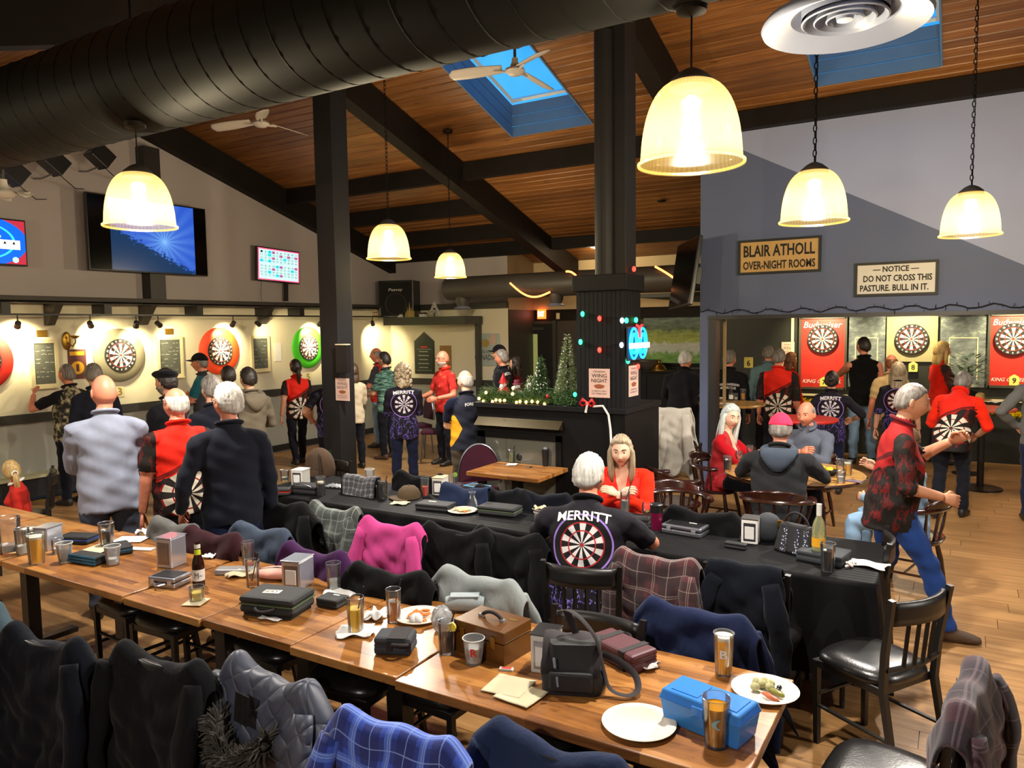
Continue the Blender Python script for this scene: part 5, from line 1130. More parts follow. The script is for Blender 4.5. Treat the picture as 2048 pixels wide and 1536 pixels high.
SEATS = [ # px, py of the middle of the chair-back top, facing, jacket label, kwargs
 (-60, 1195, 4, 'faded denim green jacket on the chair at the lower left edge', dict(mat='c_denimgreen', w=.29, back=.6, seed=1, puff=.05)),
 (92, 1262, 6, 'dark navy parka on the second near chair from the left edge', dict(mat='c_darknavy', w=.30, back=.78, seed=2, sag=.06, puff=.04)),
 (322, 1300, 3, 'plain black coat on the chair left of the grey quilted jacket', dict(mat='c_char', w=.29, back=.78, seed=3, sag=.06)),
 (548, 1338, -6, 'grey quilted jacket with fur hood on a near chair', dict(mat='c_quilt', w=.30, back=.62, seed=4, sag=.055, puff=.06)),
 (795, 1448, 2, 'blue plaid flannel shirt on a near chair', dict(mat='plaid_blue', w=.27, back=.6, seed=5, sag=.02, puff=.03, fold=.7)),
 (1112, 1475, -4, 'dark blue black jacket on the chair in front of the white plate', dict(mat='c_navy2', w=.29, back=.6, seed=6, sag=.05, puff=.04)),
 (345, 1042, 176, 'grey jacket on the far side chair behind the metal dispenser', dict(mat='c_grey', w=.24, back=.5, seed=7)),
 (422, 1062, 182, 'burgundy jacket on the far side chair beside the brown bottle', dict(mat='c_burg', w=.26, back=.5, seed=8)),
 (518, 1052, 180, 'blue grey jacket with grey yoke behind the table', dict(mat='c_bluegrey', w=.25, back=.55, seed=9)),
 (625, 1098, 178, 'dark purple jacket behind the chrome napkin dispenser', dict(mat='c_purple', w=.27, back=.5, seed=10)),
 (775, 1138, 183, 'black sweater on the chair below the pink sweatshirt', dict(mat='c_black', w=.27, back=.5, seed=11)),
 (950, 1152, 176, 'light grey windbreaker with blue lining behind the wooden case', dict(mat='c_ltgrey', w=.29, back=.55, seed=12, sag=.03, puff=.045)),
 (1195, 1215, 182, None, {}),
 (1388, 1222, 176, 'navy blue fleece on the chair behind the blue plastic box', dict(mat='c_navy', w=.28, back=.55, seed=13, sag=.02)),
 (565, 1010, 2, 'heavy black coat on the left end chair of the black table', dict(mat='c_black', w=.32, back=.72, seed=14, puff=.06, lift=.03)),
 (672, 1010, -2, 'grey green plaid shirt on a chair at the black table', dict(mat='plaid_grey', w=.24, back=.62, seed=15, sag=.05)),
 (785, 1042, 0, 'bright pink sweatshirt hanging on a chair at the black table', dict(mat='c_pink', w=.25, back=.62, seed=16, sag=.045, sl=.66, sl_out=.07, flare=.28, fold=.6)),
 (915, 1052, 3, 'black hooded coat on the chair next to the pink sweatshirt', dict(mat='c_black', w=.27, back=.7, seed=17, sag=.05)),
 (1018, 1062, -2, 'plain black jacket left of the seated team player', dict(mat='c_black', w=.27, back=.7, seed=18)),
 (1162, 1118, 12, None, {}),
 (1315, 1110, -4, 'maroon plaid flannel shirt on a chair at the black table', dict(mat='plaid_maroon', w=.25, back=.68, seed=19, sag=.03, sl=.5)),
 (1492, 1128, -2, 'dark navy raincoat on the right chair of the black table', dict(mat='c_darknavy', w=.19, back=.74, seed=20, sag=.01, sl_out=.06)),
 (838, 948, 184, 'black zip sweater on a far chair near the curly blond woman', dict(mat='c_black', w=.27, back=.4, seed=21)),
 (930, 972, 178, 'dark blue hooded top on a far chair behind the blue pouch', dict(mat='c_navy2', w=.22, back=.4, seed=22)),
 (1000, 976, 180, 'charcoal fleece on a far chair below the small wooden table', dict(mat='c_char', w=.27, back=.4, seed=23)),
 (1080, 984, 182, 'dark denim jacket on a far chair beside the seated player', dict(mat='c_darknavy', w=.25, back=.4, seed=24)),
 (1402, 1020, 178, 'black leather jacket on the chair behind the aluminium case', dict(mat='c_black', w=.27, back=.4, seed=25)),
 (1930, 1362, 82, 'dark red plaid jacket on the chair at the lower right', dict(mat='plaid_dark', w=.29, back=.62, seed=26, sag=.02, puff=.05, sl=.5)),
 (1842, 1176, 58, None, {}),
 (1775, 1062, 96, None, {}),
]
for i, (px, py, psi, lab, kw) in enumerate(SEATS):
    loc = seat_of(px, py, psi)
    if lab:
        short = lab.split(' on ')[0].split(' hanging')[0].split(' behind')[0].split(' left of')[0].split(' with')[0]
        chair(loc, psi, 'black chair covered by the '+(lab if len(lab.split()) < 11 else short))
        c = coat(loc, psi, lab, **kw)
        if lab.startswith('grey quilted'):
            f = MB(); rr_ = random.Random(3)
            for k in range(1100):
                a, b = rr_.uniform(-1, 1), rr_.uniform(-1, 1); g_ = rr_.uniform(0, 6.283); rd = Vector((.25*a, math.cos(g_), math.sin(g_))); p = Vector((a*.14, BK_Y-.19+.05*a*a, .63+.10*a*a))+rd*.03
                d = (rd+Vector((rr_.uniform(-.5, .5), -.2, rr_.uniform(-.5, .2)))).normalized(); q = p+d*rr_.uniform(.02, .045); f.tube([p, q], [.006, .0012], 4)
            f.tube([(-.14, BK_Y-.14, .73), (-.07, BK_Y-.18, .655), (0, BK_Y-.19, .63), (.07, BK_Y-.18, .655), (.14, BK_Y-.14, .73)], [.02, .03, .034, .03, .02], 12)
            obj('fur_trim', f, [simple('fur', '#3f3b36', .95, var=.6, nscale=60)], c, 80)
            obj('patch', MB().box((.0, BK_Y-.135, .80), (.075, .006, .10), 0, rotx(-.12)), [M['c_black']], c)
        if 'windbreaker' in lab: obj('lining', MB().grid(lambda u, v: Vector((-.05+.16*u, BK_Y-.105-.02*math.sin(u*5), .84-.26*v-.05*u*v)), 8, 8), [M['c_navy2']], c, 80, solid=.006)
    else:
        chair(loc, psi, ['bare black slat-back chair behind the black shoulder bag', 'black slat-back chair the team player sits on', 'black slat-back chair with leather seat standing free at the right', 'dark chair pushed to the right end of the black table'][[12, 19, 28, 29].index(i)])
# captain chairs ------------------------------------------------------
def captain_proto():
    C = thing('captain_chair', 'x', 'chair'); W_ = [M['captain_wood']]
    n = 36; V = []
    for r, z in ((0, .445), (.7, .44), (.95, .452), (1.0, .44), (.97, .42), (.0, .42)):
        for i in range(n): a = 2*math.pi*i/n; V.append((.235*r*math.copysign(abs(math.cos(a))**.75, math.cos(a)), .225*r*math.copysign(abs(math.sin(a))**.75, math.sin(a)), z))
    obj('seat', MB().add(V, [(k*n+i, k*n+(i+1) % n, (k+1)*n+(i+1) % n, (k+1)*n+i) for k in range(5) for i in range(n)]), W_, C, 60)
    arc = [(.275*math.sin(a), -.235*math.cos(a)*(1 if math.cos(a) > 0 else .95)+.0, .675+.02*max(0, math.cos(a))) for a in np.linspace(-2.05, 2.05, 30)]
    obj('arm_rail', MB().tube(arc, [.018]+[.023]*28+[.018], 8, flat=1.4), W_, C, 60)
    def cr(u, v): a = (u-.5)*2.0; return Vector((.272*math.sin(a), -.245*math.cos(a)-.02*v, .69+v*.10*(1-abs(u-.5)**2*2.2)))
    obj('crest', MB().grid(cr, 18, 5), W_, C, 60, solid=.022)
    for a in np.linspace(-1.7, 1.7, 9): obj('spindle', MB().tube([(.205*math.sin(a), -.19*math.cos(a), .44), (.24*math.sin(a), -.215*math.cos(a), .55), (.272*math.sin(a), -.233*math.cos(a), .67)], [.009, .013, .009], 6), W_, C)
    for sx in (-1, 1):
        for sy in (-1, 1): obj('leg', MB().tube([(sx*.14, sy*.13, .43), (sx*.17, sy*.165, .25), (sx*.2, sy*.2, 0)], [.016, .021, .013], 8), W_, C)
        obj('stretcher', MB().tube([(sx*.18, -.18, .18), (sx*.18, .18, .18)], .010, 6), W_, C)
    obj('stretcher', MB().tube([(-.18, 0, .18), (.18, 0, .18)], .010, 6), W_, C); return C
cp = captain_proto(); cpu = [False]
def captain(x, y, psi, label):
    c = cp if not cpu[0] else copy_tree(cp); cpu[0] = True; c.location = (x, y, 0); c.rotation_euler = (0, 0, math.radians(psi)); return tag(c, label, 'chair', 'dark wooden captain chairs')
def P_(key): return next(P['ob'].location for P in PEOPLE if key in P['label'])
q = P_('pink cap'); captain(q.x, q.y-.02, 6, 'dark wooden captain chair holding the man in the pink cap')
q = P_('silver blond'); captain(q.x-.03, q.y, -95, 'dark wooden captain chair of the woman in the red cardigan')
q = P_('grey zip'); captain(q.x, q.y, 176, 'dark wooden captain chair of the man in the grey zip sweater')
q = P_('denim shirt'); captain(q.x, q.y, 78, 'dark wooden captain chair of the person in denim')
captain(-1.98, 5.88, -150, 'empty dark captain chair right behind the woman in the red hoodie'); captain(-2.28, 6.72, -40, 'empty dark captain chair under the hanging pale cardigan')
q = P_('red hoodie'); chair((q.x, q.y), 196, 'black chair of the woman in the red hoodie'); q = P_('girl with'); chair((q.x, q.y), 150, 'black chair of the girl with the ponytail')
# tall stool with pale cardigan
q = on_y(1362, 812, 8.1); ST = thing('bar_stool', 'tall dark bar stool under the pale cardigan', 'stool', (q.x, 8.1, 0)); hz = q.z-.02
obj('seat', MB().bx(-.19, .19, -.19, .19, .72, .77), [M['black_leather']], ST, 40, .015)
for sx in (-1, 1):
    obj('leg', MB().tube([(sx*.2, .2, 0), (sx*.17, .17, .72)], .016, 8), [M['chair_black']], ST); obj('leg', MB().tube([(sx*.2, -.22, 0), (sx*.17, -.18, .72), (sx*.18, BK_Y, hz)], .016, 8), [M['chair_black']], ST)
    obj('rung', MB().tube([(sx*.19, .18, .25), (sx*.19, -.2, .25)], .01, 6), [M['chair_black']], ST)
obj('back_rail', MB().bx(-.19, .19, BK_Y-.012, BK_Y+.012, hz-.1, hz), [M['chair_black']], ST); obj('rung', MB().tube([(-.19, .18, .3), (.19, .18, .3)], .01, 6), [M['chair_black']], ST)
coat((q.x, 8.1, 0), 0, 'pale oatmeal cardigan hanging on a tall stool', 'c_white', w=.20, back=.74, front=.4, sag=.01, seed=31, top=hz, name='cardigan', cat='cardigan', sl=.62, sl_out=.05, flare=.12, puff=.02)
# banquet chairs near the far wall
def banquet(x, y, psi, label, z=.92):
    B = thing('banquet_chair', label, 'chair', (x, y, 0), math.radians(psi), 'round-back banquet chairs'); wine = M['c_wine']
    m = MB(); n = 24
    def pt(i, k): a = math.pi*i/(n-1); return Vector((.2*math.cos(a), -.2-.04*k, .56+(z-.56)*math.sin(a)**.8))
    V = [pt(i, 0) for i in range(n)]+[pt(i, 1) for i in range(n)]; m.add(V, [tuple(range(n)), tuple(range(2*n-1, n-1, -1))]+[(i, n+i, n+i+1, i+1) for i in range(n-1)]+[(n-1, 2*n-1, n, 0)]); obj('backrest', m, [wine], B, 40)
    obj('back_frame', MB().tube([pt(i, .5)*1 + Vector((math.cos(math.pi*i/(n-1))*.012, 0, .012*math.sin(math.pi*i/(n-1)))) for i in range(n)], .012, 8), [M['steel']], B)
    obj('seat', MB().bx(-.21, .21, -.2, .2, .43, .49), [wine], B, 40, .02)
    for sx in (-1, 1):
        for sy in (-1, 1): obj('leg', MB().tube([(sx*.2, sy*.2, 0), (sx*.18, sy*.17, .44)], .012, 8), [M['steel']], B)
fabric('c_wine', '#43202e')
q = on_z(953, 888, .9); banquet(q.x, q.y+.0, 40, 'maroon round-back banquet chair left of the small wooden table')
q = at(868, 800, 11.9); banquet(q.x, q.y, 120, 'maroon banquet chair with silver frame behind the bearded man')
q = at(832, 770, 12.6); banquet(q.x, q.y, 150, 'black round-back chair below the pub menu board')
# ================================================================== FIREPLACE AND COLUMN
YF = 6.36; fx0, fx1 = on_y(953, 805, YF).x, on_y(1250, 815, YF).x; fzt = on_y(1000, 806, YF).z; fyb = 7.25
cx0 = on_y(1153, 700, YF).x; czt = on_y(1200, 582, YF).z; crt = on_y(1200, 549, YF).z; cyb = on_x(1281, 700, fx1).y
simple('fire_black', '#0e0d0d', .5, var=.2, nscale=5, spec=.15); simple('fire_charcoal', '#131315', .55, var=.15, nscale=5, spec=.15); simple('fire_glass', '#5d5d54', .12, var=.15, nscale=3, spec=.8)
FP = thing('fireplace', 'black fireplace surround with tall panelled column in the middle of the room', 'fireplace', (0, 0, 0))
obj('body', MB().bx(fx0, fx1, YF, fyb, 0, fzt-.05), [M['fire_black']], FP, None); obj('mantel', MB().bx(fx0-.02, fx1+.02, YF-.03, fyb+.02, fzt-.05, fzt), [M['fire_charcoal']], FP, None, .004)
obj('column_core', MB().bx(cx0+.01, fx1-.012, YF+.012, cyb-.01, fzt, czt), [M['fire_charcoal']], FP, None)
nb = 11
for i in range(nb):
    a = cx0+(fx1-cx0)*i/nb; b = cx0+(fx1-cx0)*(i+1)/nb; obj('panel_board', MB().bx(a+.002, b-.002, YF, YF+.012, fzt, czt), [M['fire_charcoal']], FP, None)
for i in range(6):
    a = YF+(cyb-YF)*i/6; b = YF+(cyb-YF)*(i+1)/6; obj('panel_board', MB().bx(fx1-.012, fx1, a+.002, b-.002, fzt, czt), [M['fire_charcoal']], FP, None)
obj('crown', MB().bx(cx0-.03, fx1+.03, YF-.03, cyb+.03, czt, crt), [M['fire_charcoal']], FP, None, .008)
gx0, gx1 = on_y(972, 900, YF).x, on_y(1113, 900, YF).x; gz1, gz0 = on_y(1040, 878, YF).z, .45
obj('insert_frame', MB().bx(fx0+.02, gx0, YF-.02, YF+.001, .4, gz1+.06).bx(gx1, gx1+.06, YF-.02, YF+.001, .4, gz1+.06).bx(fx0+.02, gx1+.06, YF-.02, YF+.001, gz1, gz1+.06).bx(fx0+.02, gx1+.06, YF-.02, YF+.001, .4, gz0), [M['fire_black']], FP, None)
obj('glass_pane', MB().bx(gx0, gx0+(gx1-gx0)*.3, YF-.008, YF-.002, gz0, gz1), [M['fire_glass']], FP, None); obj('glass_pane', MB().bx(gx0+(gx1-gx0)*.3+.004, gx1, YF-.008, YF-.002, gz0, gz1), [M['fire_glass']], FP, None)
hz1 = on_y(1040, 845, YF-.05).z
obj('heat_hood', MB().add([(fx0+.02, YF, hz1+.03), (gx1+.07, YF, hz1+.03), (gx1+.07, YF-.09, hz1-.045), (fx0+.02, YF-.09, hz1-.045), (fx0+.02, YF, hz1-.06), (gx1+.07, YF, hz1-.06)], [(0, 3, 2, 1), (3, 4, 5, 2), (0, 4, 3), (1, 2, 5)]), [simple('hood_bronze', '#4a412c', .3, .6)], FP, None)
struct(tname(), MB().tube([(on_y(1205, 400, 6.42).x, 6.45, crt), (on_y(1205, 400, 6.42).x, 6.45, 4.75)], .085, 20), [M['post_grey']])
# white wire and power block on the mantel
wr = MB(); a_ = on_y(1208, 812, YF-.03); P = [on_y(px, py, YF-.035) for px, py in ((1186, 813), (1206, 812), (1217, 830), (1221, 860), (1223, 900), (1224, 960))]
wr.tube(P, .011, 8); w_ = obj('extension_cable', wr, [M['paper']]); tag(w_, 'white cable running down the front of the fireplace', 'cable')
# Christmas lights on the column
for nm, hx_ in dict(xg='#27e08a', xr='#ff2a20', xw='#dff4ff', xy='#ffcf60').items(): emit(nm, hx_, 7.0)
XS = thing('string_lights', 'coloured Christmas bulb string across the panelled column', 'string lights', (0, 0, 0))
rows = [((1153, 622), (1165, 628, 'xg'), (1199, 637, 'xr'), (1244, 641, 'xw')), ((1153, 680), (1161, 684, 'xg'), (1199, 700, 'xr'), (1243, 690, 'xw'))]
for r in rows:
    P = [on_y(r[0][0], r[0][1], YF-.012)]+[on_y(q[0], q[1]-4, YF-.012) for q in r[1:]]; obj('wire', MB().tube(P, .003, 5), [M['black_plastic']], XS)
    for px, py, m_ in r[1:]: c = on_y(px, py, YF-.02); obj('bulb', MB().ell(c, (.018, .018, .026), 12, 8), [M[m_]], XS)
for px, py, m_ in ((1253, 641, 'xg'), (1272, 640, 'xg'), (1256, 722, 'xg'), (1276, 733, 'xr'), (1268, 538, 'xr')): c = on_x(px, py, fx1+.015) if px < 1282 else None; obj('bulb', MB().ell(c, (.018, .018, .026), 12, 8), [M[m_]], XS)
# neon sign on the right face
emit('neon_blue', '#18a4ff', 3.2); emit('neon_red', '#ff2828', 3.0); emit('neon_white', '#d8f4ff', 3.0)
NS = thing('neon_sign', 'glowing blue and red neon beer sign on the column', 'neon sign', (0, 0, 0)); XN = fx1+.06
def nx(px, py): return on_x(px, py, XN)
n0, n1, nt, nbm = nx(1259, 690).y, nx(1294, 690).y, nx(1276, 655).z, nx(1276, 718).z; nc = (n0+n1)/2; hw = (n1-n0)/2; hh = (nt-nbm)/2; nz_ = (nt+nbm)/2
obj('back_board', MB().box((XN-.02, nc, nz_), (.012, hw*2.1, hh*2.15)), [simple('neon_back', '#05081e', .4)], NS)
def loop(kx, kz, up): return [(XN, nc+up*hw*(.5+.45*kx*math.cos(a)), nz_+hh*kz*math.sin(a)) for a in np.linspace(0, 2*math.pi, 28, endpoint=False)]
for up in (-1, 1):
    for kx, kz in ((1.0, .95), (.5, .62)): obj('tube', MB().tube(loop(kx, kz, up), .011, 6, closed=True), [M['neon_blue']], NS)
obj('tube', MB().tube([(XN+.01, nc-hw*.3, nz_+hh*1.15), (XN+.01, nc, nz_+hh*1.0), (XN+.01, nc+hw*.3, nz_+hh*1.15)], .012, 6).tube([(XN+.01, nc, nz_+hh*1.0), (XN+.01, nc, nz_+hh*.35)], .014, 6), [M['neon_red']], NS)
obj('name_band', MB().box((XN+.012, nc, nz_-.02), (.012, hw*2.2, hh*.34)), [M['neon_white']], NS)
# wing night posters
def poster(o, ux, uy, w, h, label, parent_cat='poster'):
    o, ux, uy = Vector(o), Vector(ux), Vector(uy); n = ux.cross(uy); m = MB()
    V = [o+ux*(a*w/2)+uy*(b*h/2)+n*c for c in (0, .004) for a, b in ((-1, -1), (1, -1), (1, 1), (-1, 1))]; m.add(V, [(3, 2, 1, 0), (4, 5, 6, 7), (0, 1, 5, 4), (1, 2, 6, 5), (2, 3, 7, 6), (3, 0, 4, 7)])
    p = tag(obj('poster', m, [M['paper_pink']], None, None), label, 'poster', 'wing night posters'); t_ = MB()
    for s_, yy, hh_, ww in (('WEDNESDAY', .40, .055, .6), ('WING', .26, .13, .72), ('NIGHT', .09, .13, .76), ('IS DINE-IN ONLY', -.27, .045, .72), ('NO TAKE OUT', -.36, .055, .72)):
        Vt, Ft = text_w(s_, w*ww, h*hh_); place2d(t_, Vt, Ft, o+n*.006+uy*(yy*h), ux, uy)
    obj('lettering', t_, [M['ink']], p, None); b_ = MB(); b_.ell(o+n*.005+uy*(-.1*h), (w*.24, w*.24, h*.07), 12, 6, 0, Matrix((ux, n, uy)).transposed() if False else None) if False else None
    e = MB(); V = [o+n*.006+uy*(-.11*h)+ux*(w*.25*math.cos(a)*(1+.12*math.sin(5*a)))+uy*(h*.075*math.sin(a)) for a in np.linspace(0, 2*math.pi, 20, endpoint=False)]; e.add(V, [tuple(range(20))]); obj('wing_picture', e, [simple('wing_brown', '#8a4a24', .8)], p, None)
    return p
def rect_y(p0, p1, Y):
    a, b = on_y(*p0, Y), on_y(*p1, Y); return Vector(((a.x+b.x)/2, Y, (a.z+b.z)/2)), abs(b.x-a.x), abs(b.z-a.z)
c, w_, h_ = rect_y((1178, 737), (1220, 796), YF-.004); poster(c, (1, 0, 0), (0, 0, 1), w_, h_, 'wing night poster on the front of the panelled column')
a, b = on_x(1257, 732, fx1+.004), on_x(1276, 790, fx1+.004); poster(((fx1+.004), (a.y+b.y)/2, (a.z+b.z)/2), (0, 1, 0), (0, 0, 1), abs(b.y-a.y), abs(a.z-b.z), 'wing night poster on the side of the column below the neon sign')
c, w_, h_ = rect_y((671, 756), (700, 802), YP-.135); poster((c.x, YP-.136, c.z), (1, 0, 0), (0, 0, 1), w_, h_, 'wing night poster on the square post')
c, w_, h_ = rect_y((1563, 684), (1588, 735), YD-.03); poster((c.x, YD-.02, c.z), (1, 0, 0), (0, 0, 1), w_, h_, 'wing night poster left of the red beer panel')
# dart cabinet on the post
c, w_, h_ = rect_y((673, 690), (698, 746), YP-.17); DC = thing('dart_supply_box', 'black dart supply box with round emblem on the square post', 'box', (c.x, YP-.16, c.z))
obj('case', MB().box((0, .0, 0), (w_, .055, h_)), [M['black_plastic']], DC, None, .005); obj('lid', MB().box((0, -.005, h_/2+.006), (w_*1.02, .06, .012)), [M['paper_cream']], DC, None)

# ================================================================== DART BOARDS
def dart_mat():
    t = NT('dart_board'); x = t.xyz(t.obj()); col, r, band = dart_nodes(t, x[0], x[1], .17, lin('#e3d9bd'), lin('#161412'), lin('#c01f1a'), lin('#b3221c')); t.p(Base__Color=col, Roughness=.8); M['dart_board'] = t.mat
dart_mat()
NUMS = [20, 1, 18, 4, 13, 6, 10, 15, 2, 17, 3, 19, 7, 16, 8, 11, 14, 9, 12, 5]
num_m = MB()
for i, nmb in enumerate(NUMS):
    a = math.pi/2-i*math.pi/10; Vt, Ft = text_raw(str(nmb), .034, bold=.03); R_ = rotz(a-math.pi/2); num_m.add([R_ @ Vector((p[0], p[1], .042)) + Vector((.198*math.cos(a), .198*math.sin(a), 0)) for p in Vt], Ft)
num_me = finish(num_m.mesh('number_ring'), [M['paper']]); wire_m = MB()
for r in (.17, .162, .107, .099, .016): wire_m.tube([(r*math.cos(a), r*math.sin(a), .0405) for a in np.linspace(0, 2*math.pi, 40, endpoint=False)], .0011, 4, closed=True)
for k in range(20): a = math.pi/20+k*math.pi/10; wire_m.tube([(.016*math.cos(a), .016*math.sin(a), .0405), (.17*math.cos(a), .17*math.sin(a), .0405)], .0009, 4)
wire_me = finish(wire_m.mesh('wire_spider'), [M['steel']]); face_m = MB().lathe([(.0, .04), (.225, .04), (.2265, .034), (.2265, .0)], 60); face_me = finish(face_m.mesh('board_face'), [M['dart_board']], 30)
def dartboard(loc, wall, label, surround=None, sr=.36):
    D = thing('dart_board', label, 'dart board', loc, 0, 'dart boards'); D.rotation_euler = (math.pi/2, 0, math.pi/2) if wall == 'L' else (math.pi/2, 0, 0)
    z0 = .03
    if surround: obj('surround', MB().lathe([(.22, .03), (sr-.01, .03), (sr, .022), (sr, .0), (.22, .0)], 64), [M[surround]], D, 40)
    for nm, me in (('board_face', face_me), ('number_ring', num_me), ('wire_spider', wire_me)):
        o = bpy.data.objects.new(nm, me); COL.objects.link(o); o.parent = D; o.location = (0, 0, .005)
        if nm != 'board_face': o['kind'] = 'stuff'
    return D
for px, py, lab, sur in ((240, 708, 'dart board in a round grey surround on the left wall', 'felt_grey'), (440, 703, 'dart board in an orange red surround on the left wall', 'orange_red'), (617, 697, 'dart board in a bright green surround near the post', 'green_paint'), (-40, 712, 'dart board in a red surround cut off at the left edge', 'red_paint')):
    p = on_x(px, py, XL+.03); dartboard((XL+.006, p.y, 1.78), 'L', lab, sur, .37)
# darts stuck in
# dart room panels
def panel_sign(px0, px1, py0, py1, num, bud, label, boardlab):
    a, b = on_y(px0, py0, YD-.06), on_y(px1, py1, YD-.06); cx_, cz_ = (a.x+b.x)/2, (a.z+b.z)/2; w, h = b.x-a.x, a.z-b.z
    Pn = thing('beer_advert' if bud else 'felt_backboard', label, 'sign', (cx_, YD-.03, cz_)); obj('backing', MB().box((0, 0, 0), (w, .04, h)), [M['red_panel' if bud else 'felt_panel']], Pn, None)
    if bud:
        fm = MB(); t_ = .035
        for s_ in (-1, 1): fm.box((s_*(w/2), -.012, 0), (t_, .07, h+t_)); fm.box((0, -.012, s_*h/2), (w, .07, t_))
        obj('frame', fm, [simple('panel_frame', '#3a382c', .5)], Pn, None); tm = MB()
        V, F = text_w('Budweiser', w*.82, h*.085); V[:, 0] += V[:, 1]*.25; place2d(tm, V, F, (0, -.024, h*.40), (1, 0, 0), (0, 0, 1)); V, F = text_w('KING OF BEERS.', w*.84, h*.05); V[:, 0] += V[:, 1]*.3; place2d(tm, V, F, (0, -.024, -h*.40), (1, 0, 0), (0, 0, 1))
        obj('lettering', tm, [M['paper']], Pn, None)
    dc_ = Vector((cx_, YD-.055, on_y((px0+px1)/2, 678, YD-.06).z)); dartboard(dc_, 'D', boardlab)
    tg = thing('number_card', 'yellow card with number %s in the dart room' % {7: 'seven on the left red panel', 8: 'eight below the square panel', 9: 'nine on the right red panel'}[num], 'number card', (cx_+.03, YD-.075, cz_-h*.41 if bud else cz_-h*.62)); obj('card', MB().add([(-.06, 0, -.07), (.06, 0, -.07), (.06, 0, .05), (0, 0, .09), (-.06, 0, .05), (-.06, .006, -.07), (.06, .006, -.07), (.06, .006, .05), (0, .006, .09), (-.06, .006, .05)], [(0, 1, 2, 3, 4), (9, 8, 7, 6, 5), (0, 5, 6, 1), (1, 6, 7, 2), (2, 7, 8, 3), (3, 8, 9, 4), (4, 9, 5, 0)]), [M['card_yellow']], tg, None)
    m = MB(); V, F = text_w(str(num), .05, .08, bold=.02); place2d(m, V, F, (0, -.003, 0), (1, 0, 0), (0, 0, 1)); obj('number', m, [M['ink']], tg, None)
simple('red_panel', '#b32318', .45, var=.12); simple('felt_panel', '#8d8764', .8, var=.1); simple('card_yellow', '#d8c860', .7, var=.05)
panel_sign(1601, 1690, 636, 778, 7, True, 'framed red beer panel left in the dart room', 'dart board on the left red beer panel')
panel_sign(1774, 1874, 634, 724, 8, False, 'plain grey green square panel in the dart room', 'dart board on the square grey green panel')
panel_sign(1980, 2072, 630, 775, 9, True, 'framed red beer panel at the right edge', 'dart board on the red panel at the right edge')
q = on_y(1497, 725, YD-.02); tg = thing('number_card', 'cream card with the number 6 on the dark wall', 'number card', (q.x, YD-.012, q.z)); obj('card', MB().box((0, 0, 0), (.15, .006, .18)), [M['card_yellow']], tg, None); m = MB(); V, F = text_w('6', .06, .1, bold=.02); place2d(m, V, F, (0, -.005, -.01), (1, 0, 0), (0, 0, 1)); obj('number', m, [M['ink']], tg, None)
for px, py, num in ((240, 783, 3), (617, 753, 5)):
    q = on_x(px, py, XL+.01); tg = thing('number_mark', 'olive number %d mark below the %s dart board' % (num, {3: 'grey', 5: 'green'}[num]), 'number card', (XL+.004, q.y, q.z)); m = MB(); V, F = text_w(str(num), .07, .11, bold=.02); place2d(m, V, F, (.003, 0, 0), (0, 1, 0), (0, 0, 1)); obj('number', m, [simple('num_olive', '#8a7a1c', .7)], tg, None); obj('card', MB().box((0, 0, 0), (.003, .12, .15)), [M['paper_cream']], tg, None)
# smeared grey chalk panels between the boards
def smear():
    t = NT('chalk_smear'); v = t.obj(); nz = t.noise(t.scale(v, (5, 5, 9)), 1.0, 6, .7); t.p(Base__Color=t.ramp(nz, [(.3, lin('#34383f')), (.55, lin('#626a6c')), (.75, lin('#a8b29c'))]), Roughness=.85); M['chalk_smear'] = t.mat
smear()
for k, (px0, px1) in enumerate(((1698, 1768), (1882, 1972))):
    a, b = on_y(px0, 634, YD-.03), on_y(px1, 775, YD-.03); Pn = thing('score_board', ['smeared grey scoring board beside the sleeveless man', 'smeared grey scoring board behind the blond woman'][k], 'score board', ((a.x+b.x)/2, YD-.02, (a.z+b.z)/2)); w, h = b.x-a.x, a.z-b.z
    obj('slate', MB().box((0, 0, 0), (w, .03, h)), [M['chalk_smear']], Pn, None); m = MB()
    for s_ in (-1, 1): m.box((s_*w*.3, -.018, -h*.1), (.014, .006, h*.6))
    m.box((0, -.018, h*.2), (w*.62, .006, .014)); obj('grid_lines', m, [M['frame_cream']], Pn, None)
struct(tname(), MB().bx(on_y(1590, 790, YD).x, XR, YD-.09, YD, on_y(1700, 790, YD-.05).z-.03, on_y(1700, 790, YD-.05).z), [M['frame_cream']])
struct(tname(), MB().bx(on_y(1585, 700, YD).x-.02, on_y(1585, 700, YD).x+.02, YD-.03, YD, 0, 2.4), [M['frame_cream']])
# gold tinsel garland under the ledge
emit('none_', '#000000', 0); simple('tinsel', '#f4d020', .35, .2, var=.3, nscale=80)
tz = on_y(1700, 815, YD-.1).z; m = MB(); rr_ = random.Random(5)
xa, xb = on_y(1588, 810, YD-.1).x, on_y(2046, 810, YD-.1).x; N_ = 210
for i in range(N_):
    x = xa+(xb-xa)*i/N_; z = tz+.05+.055*math.cos((x-xa)*5.2)
    for k in range(7):
        d = Vector((rr_.uniform(-1, 1), rr_.uniform(-1, .2), rr_.uniform(-1, 1))).normalized()*.075; p = Vector((x, YD-.11, z)); s_ = d.cross(Vector((rr_.random(), rr_.random(), rr_.random()))).normalized()*.013; m.add([p-s_, p+s_, p+d], [(0, 1, 2)])
tag(obj('tinsel_garland', m, [M['tinsel']], None, None), 'gold tinsel garland hanging below the dart room ledge', 'garland')
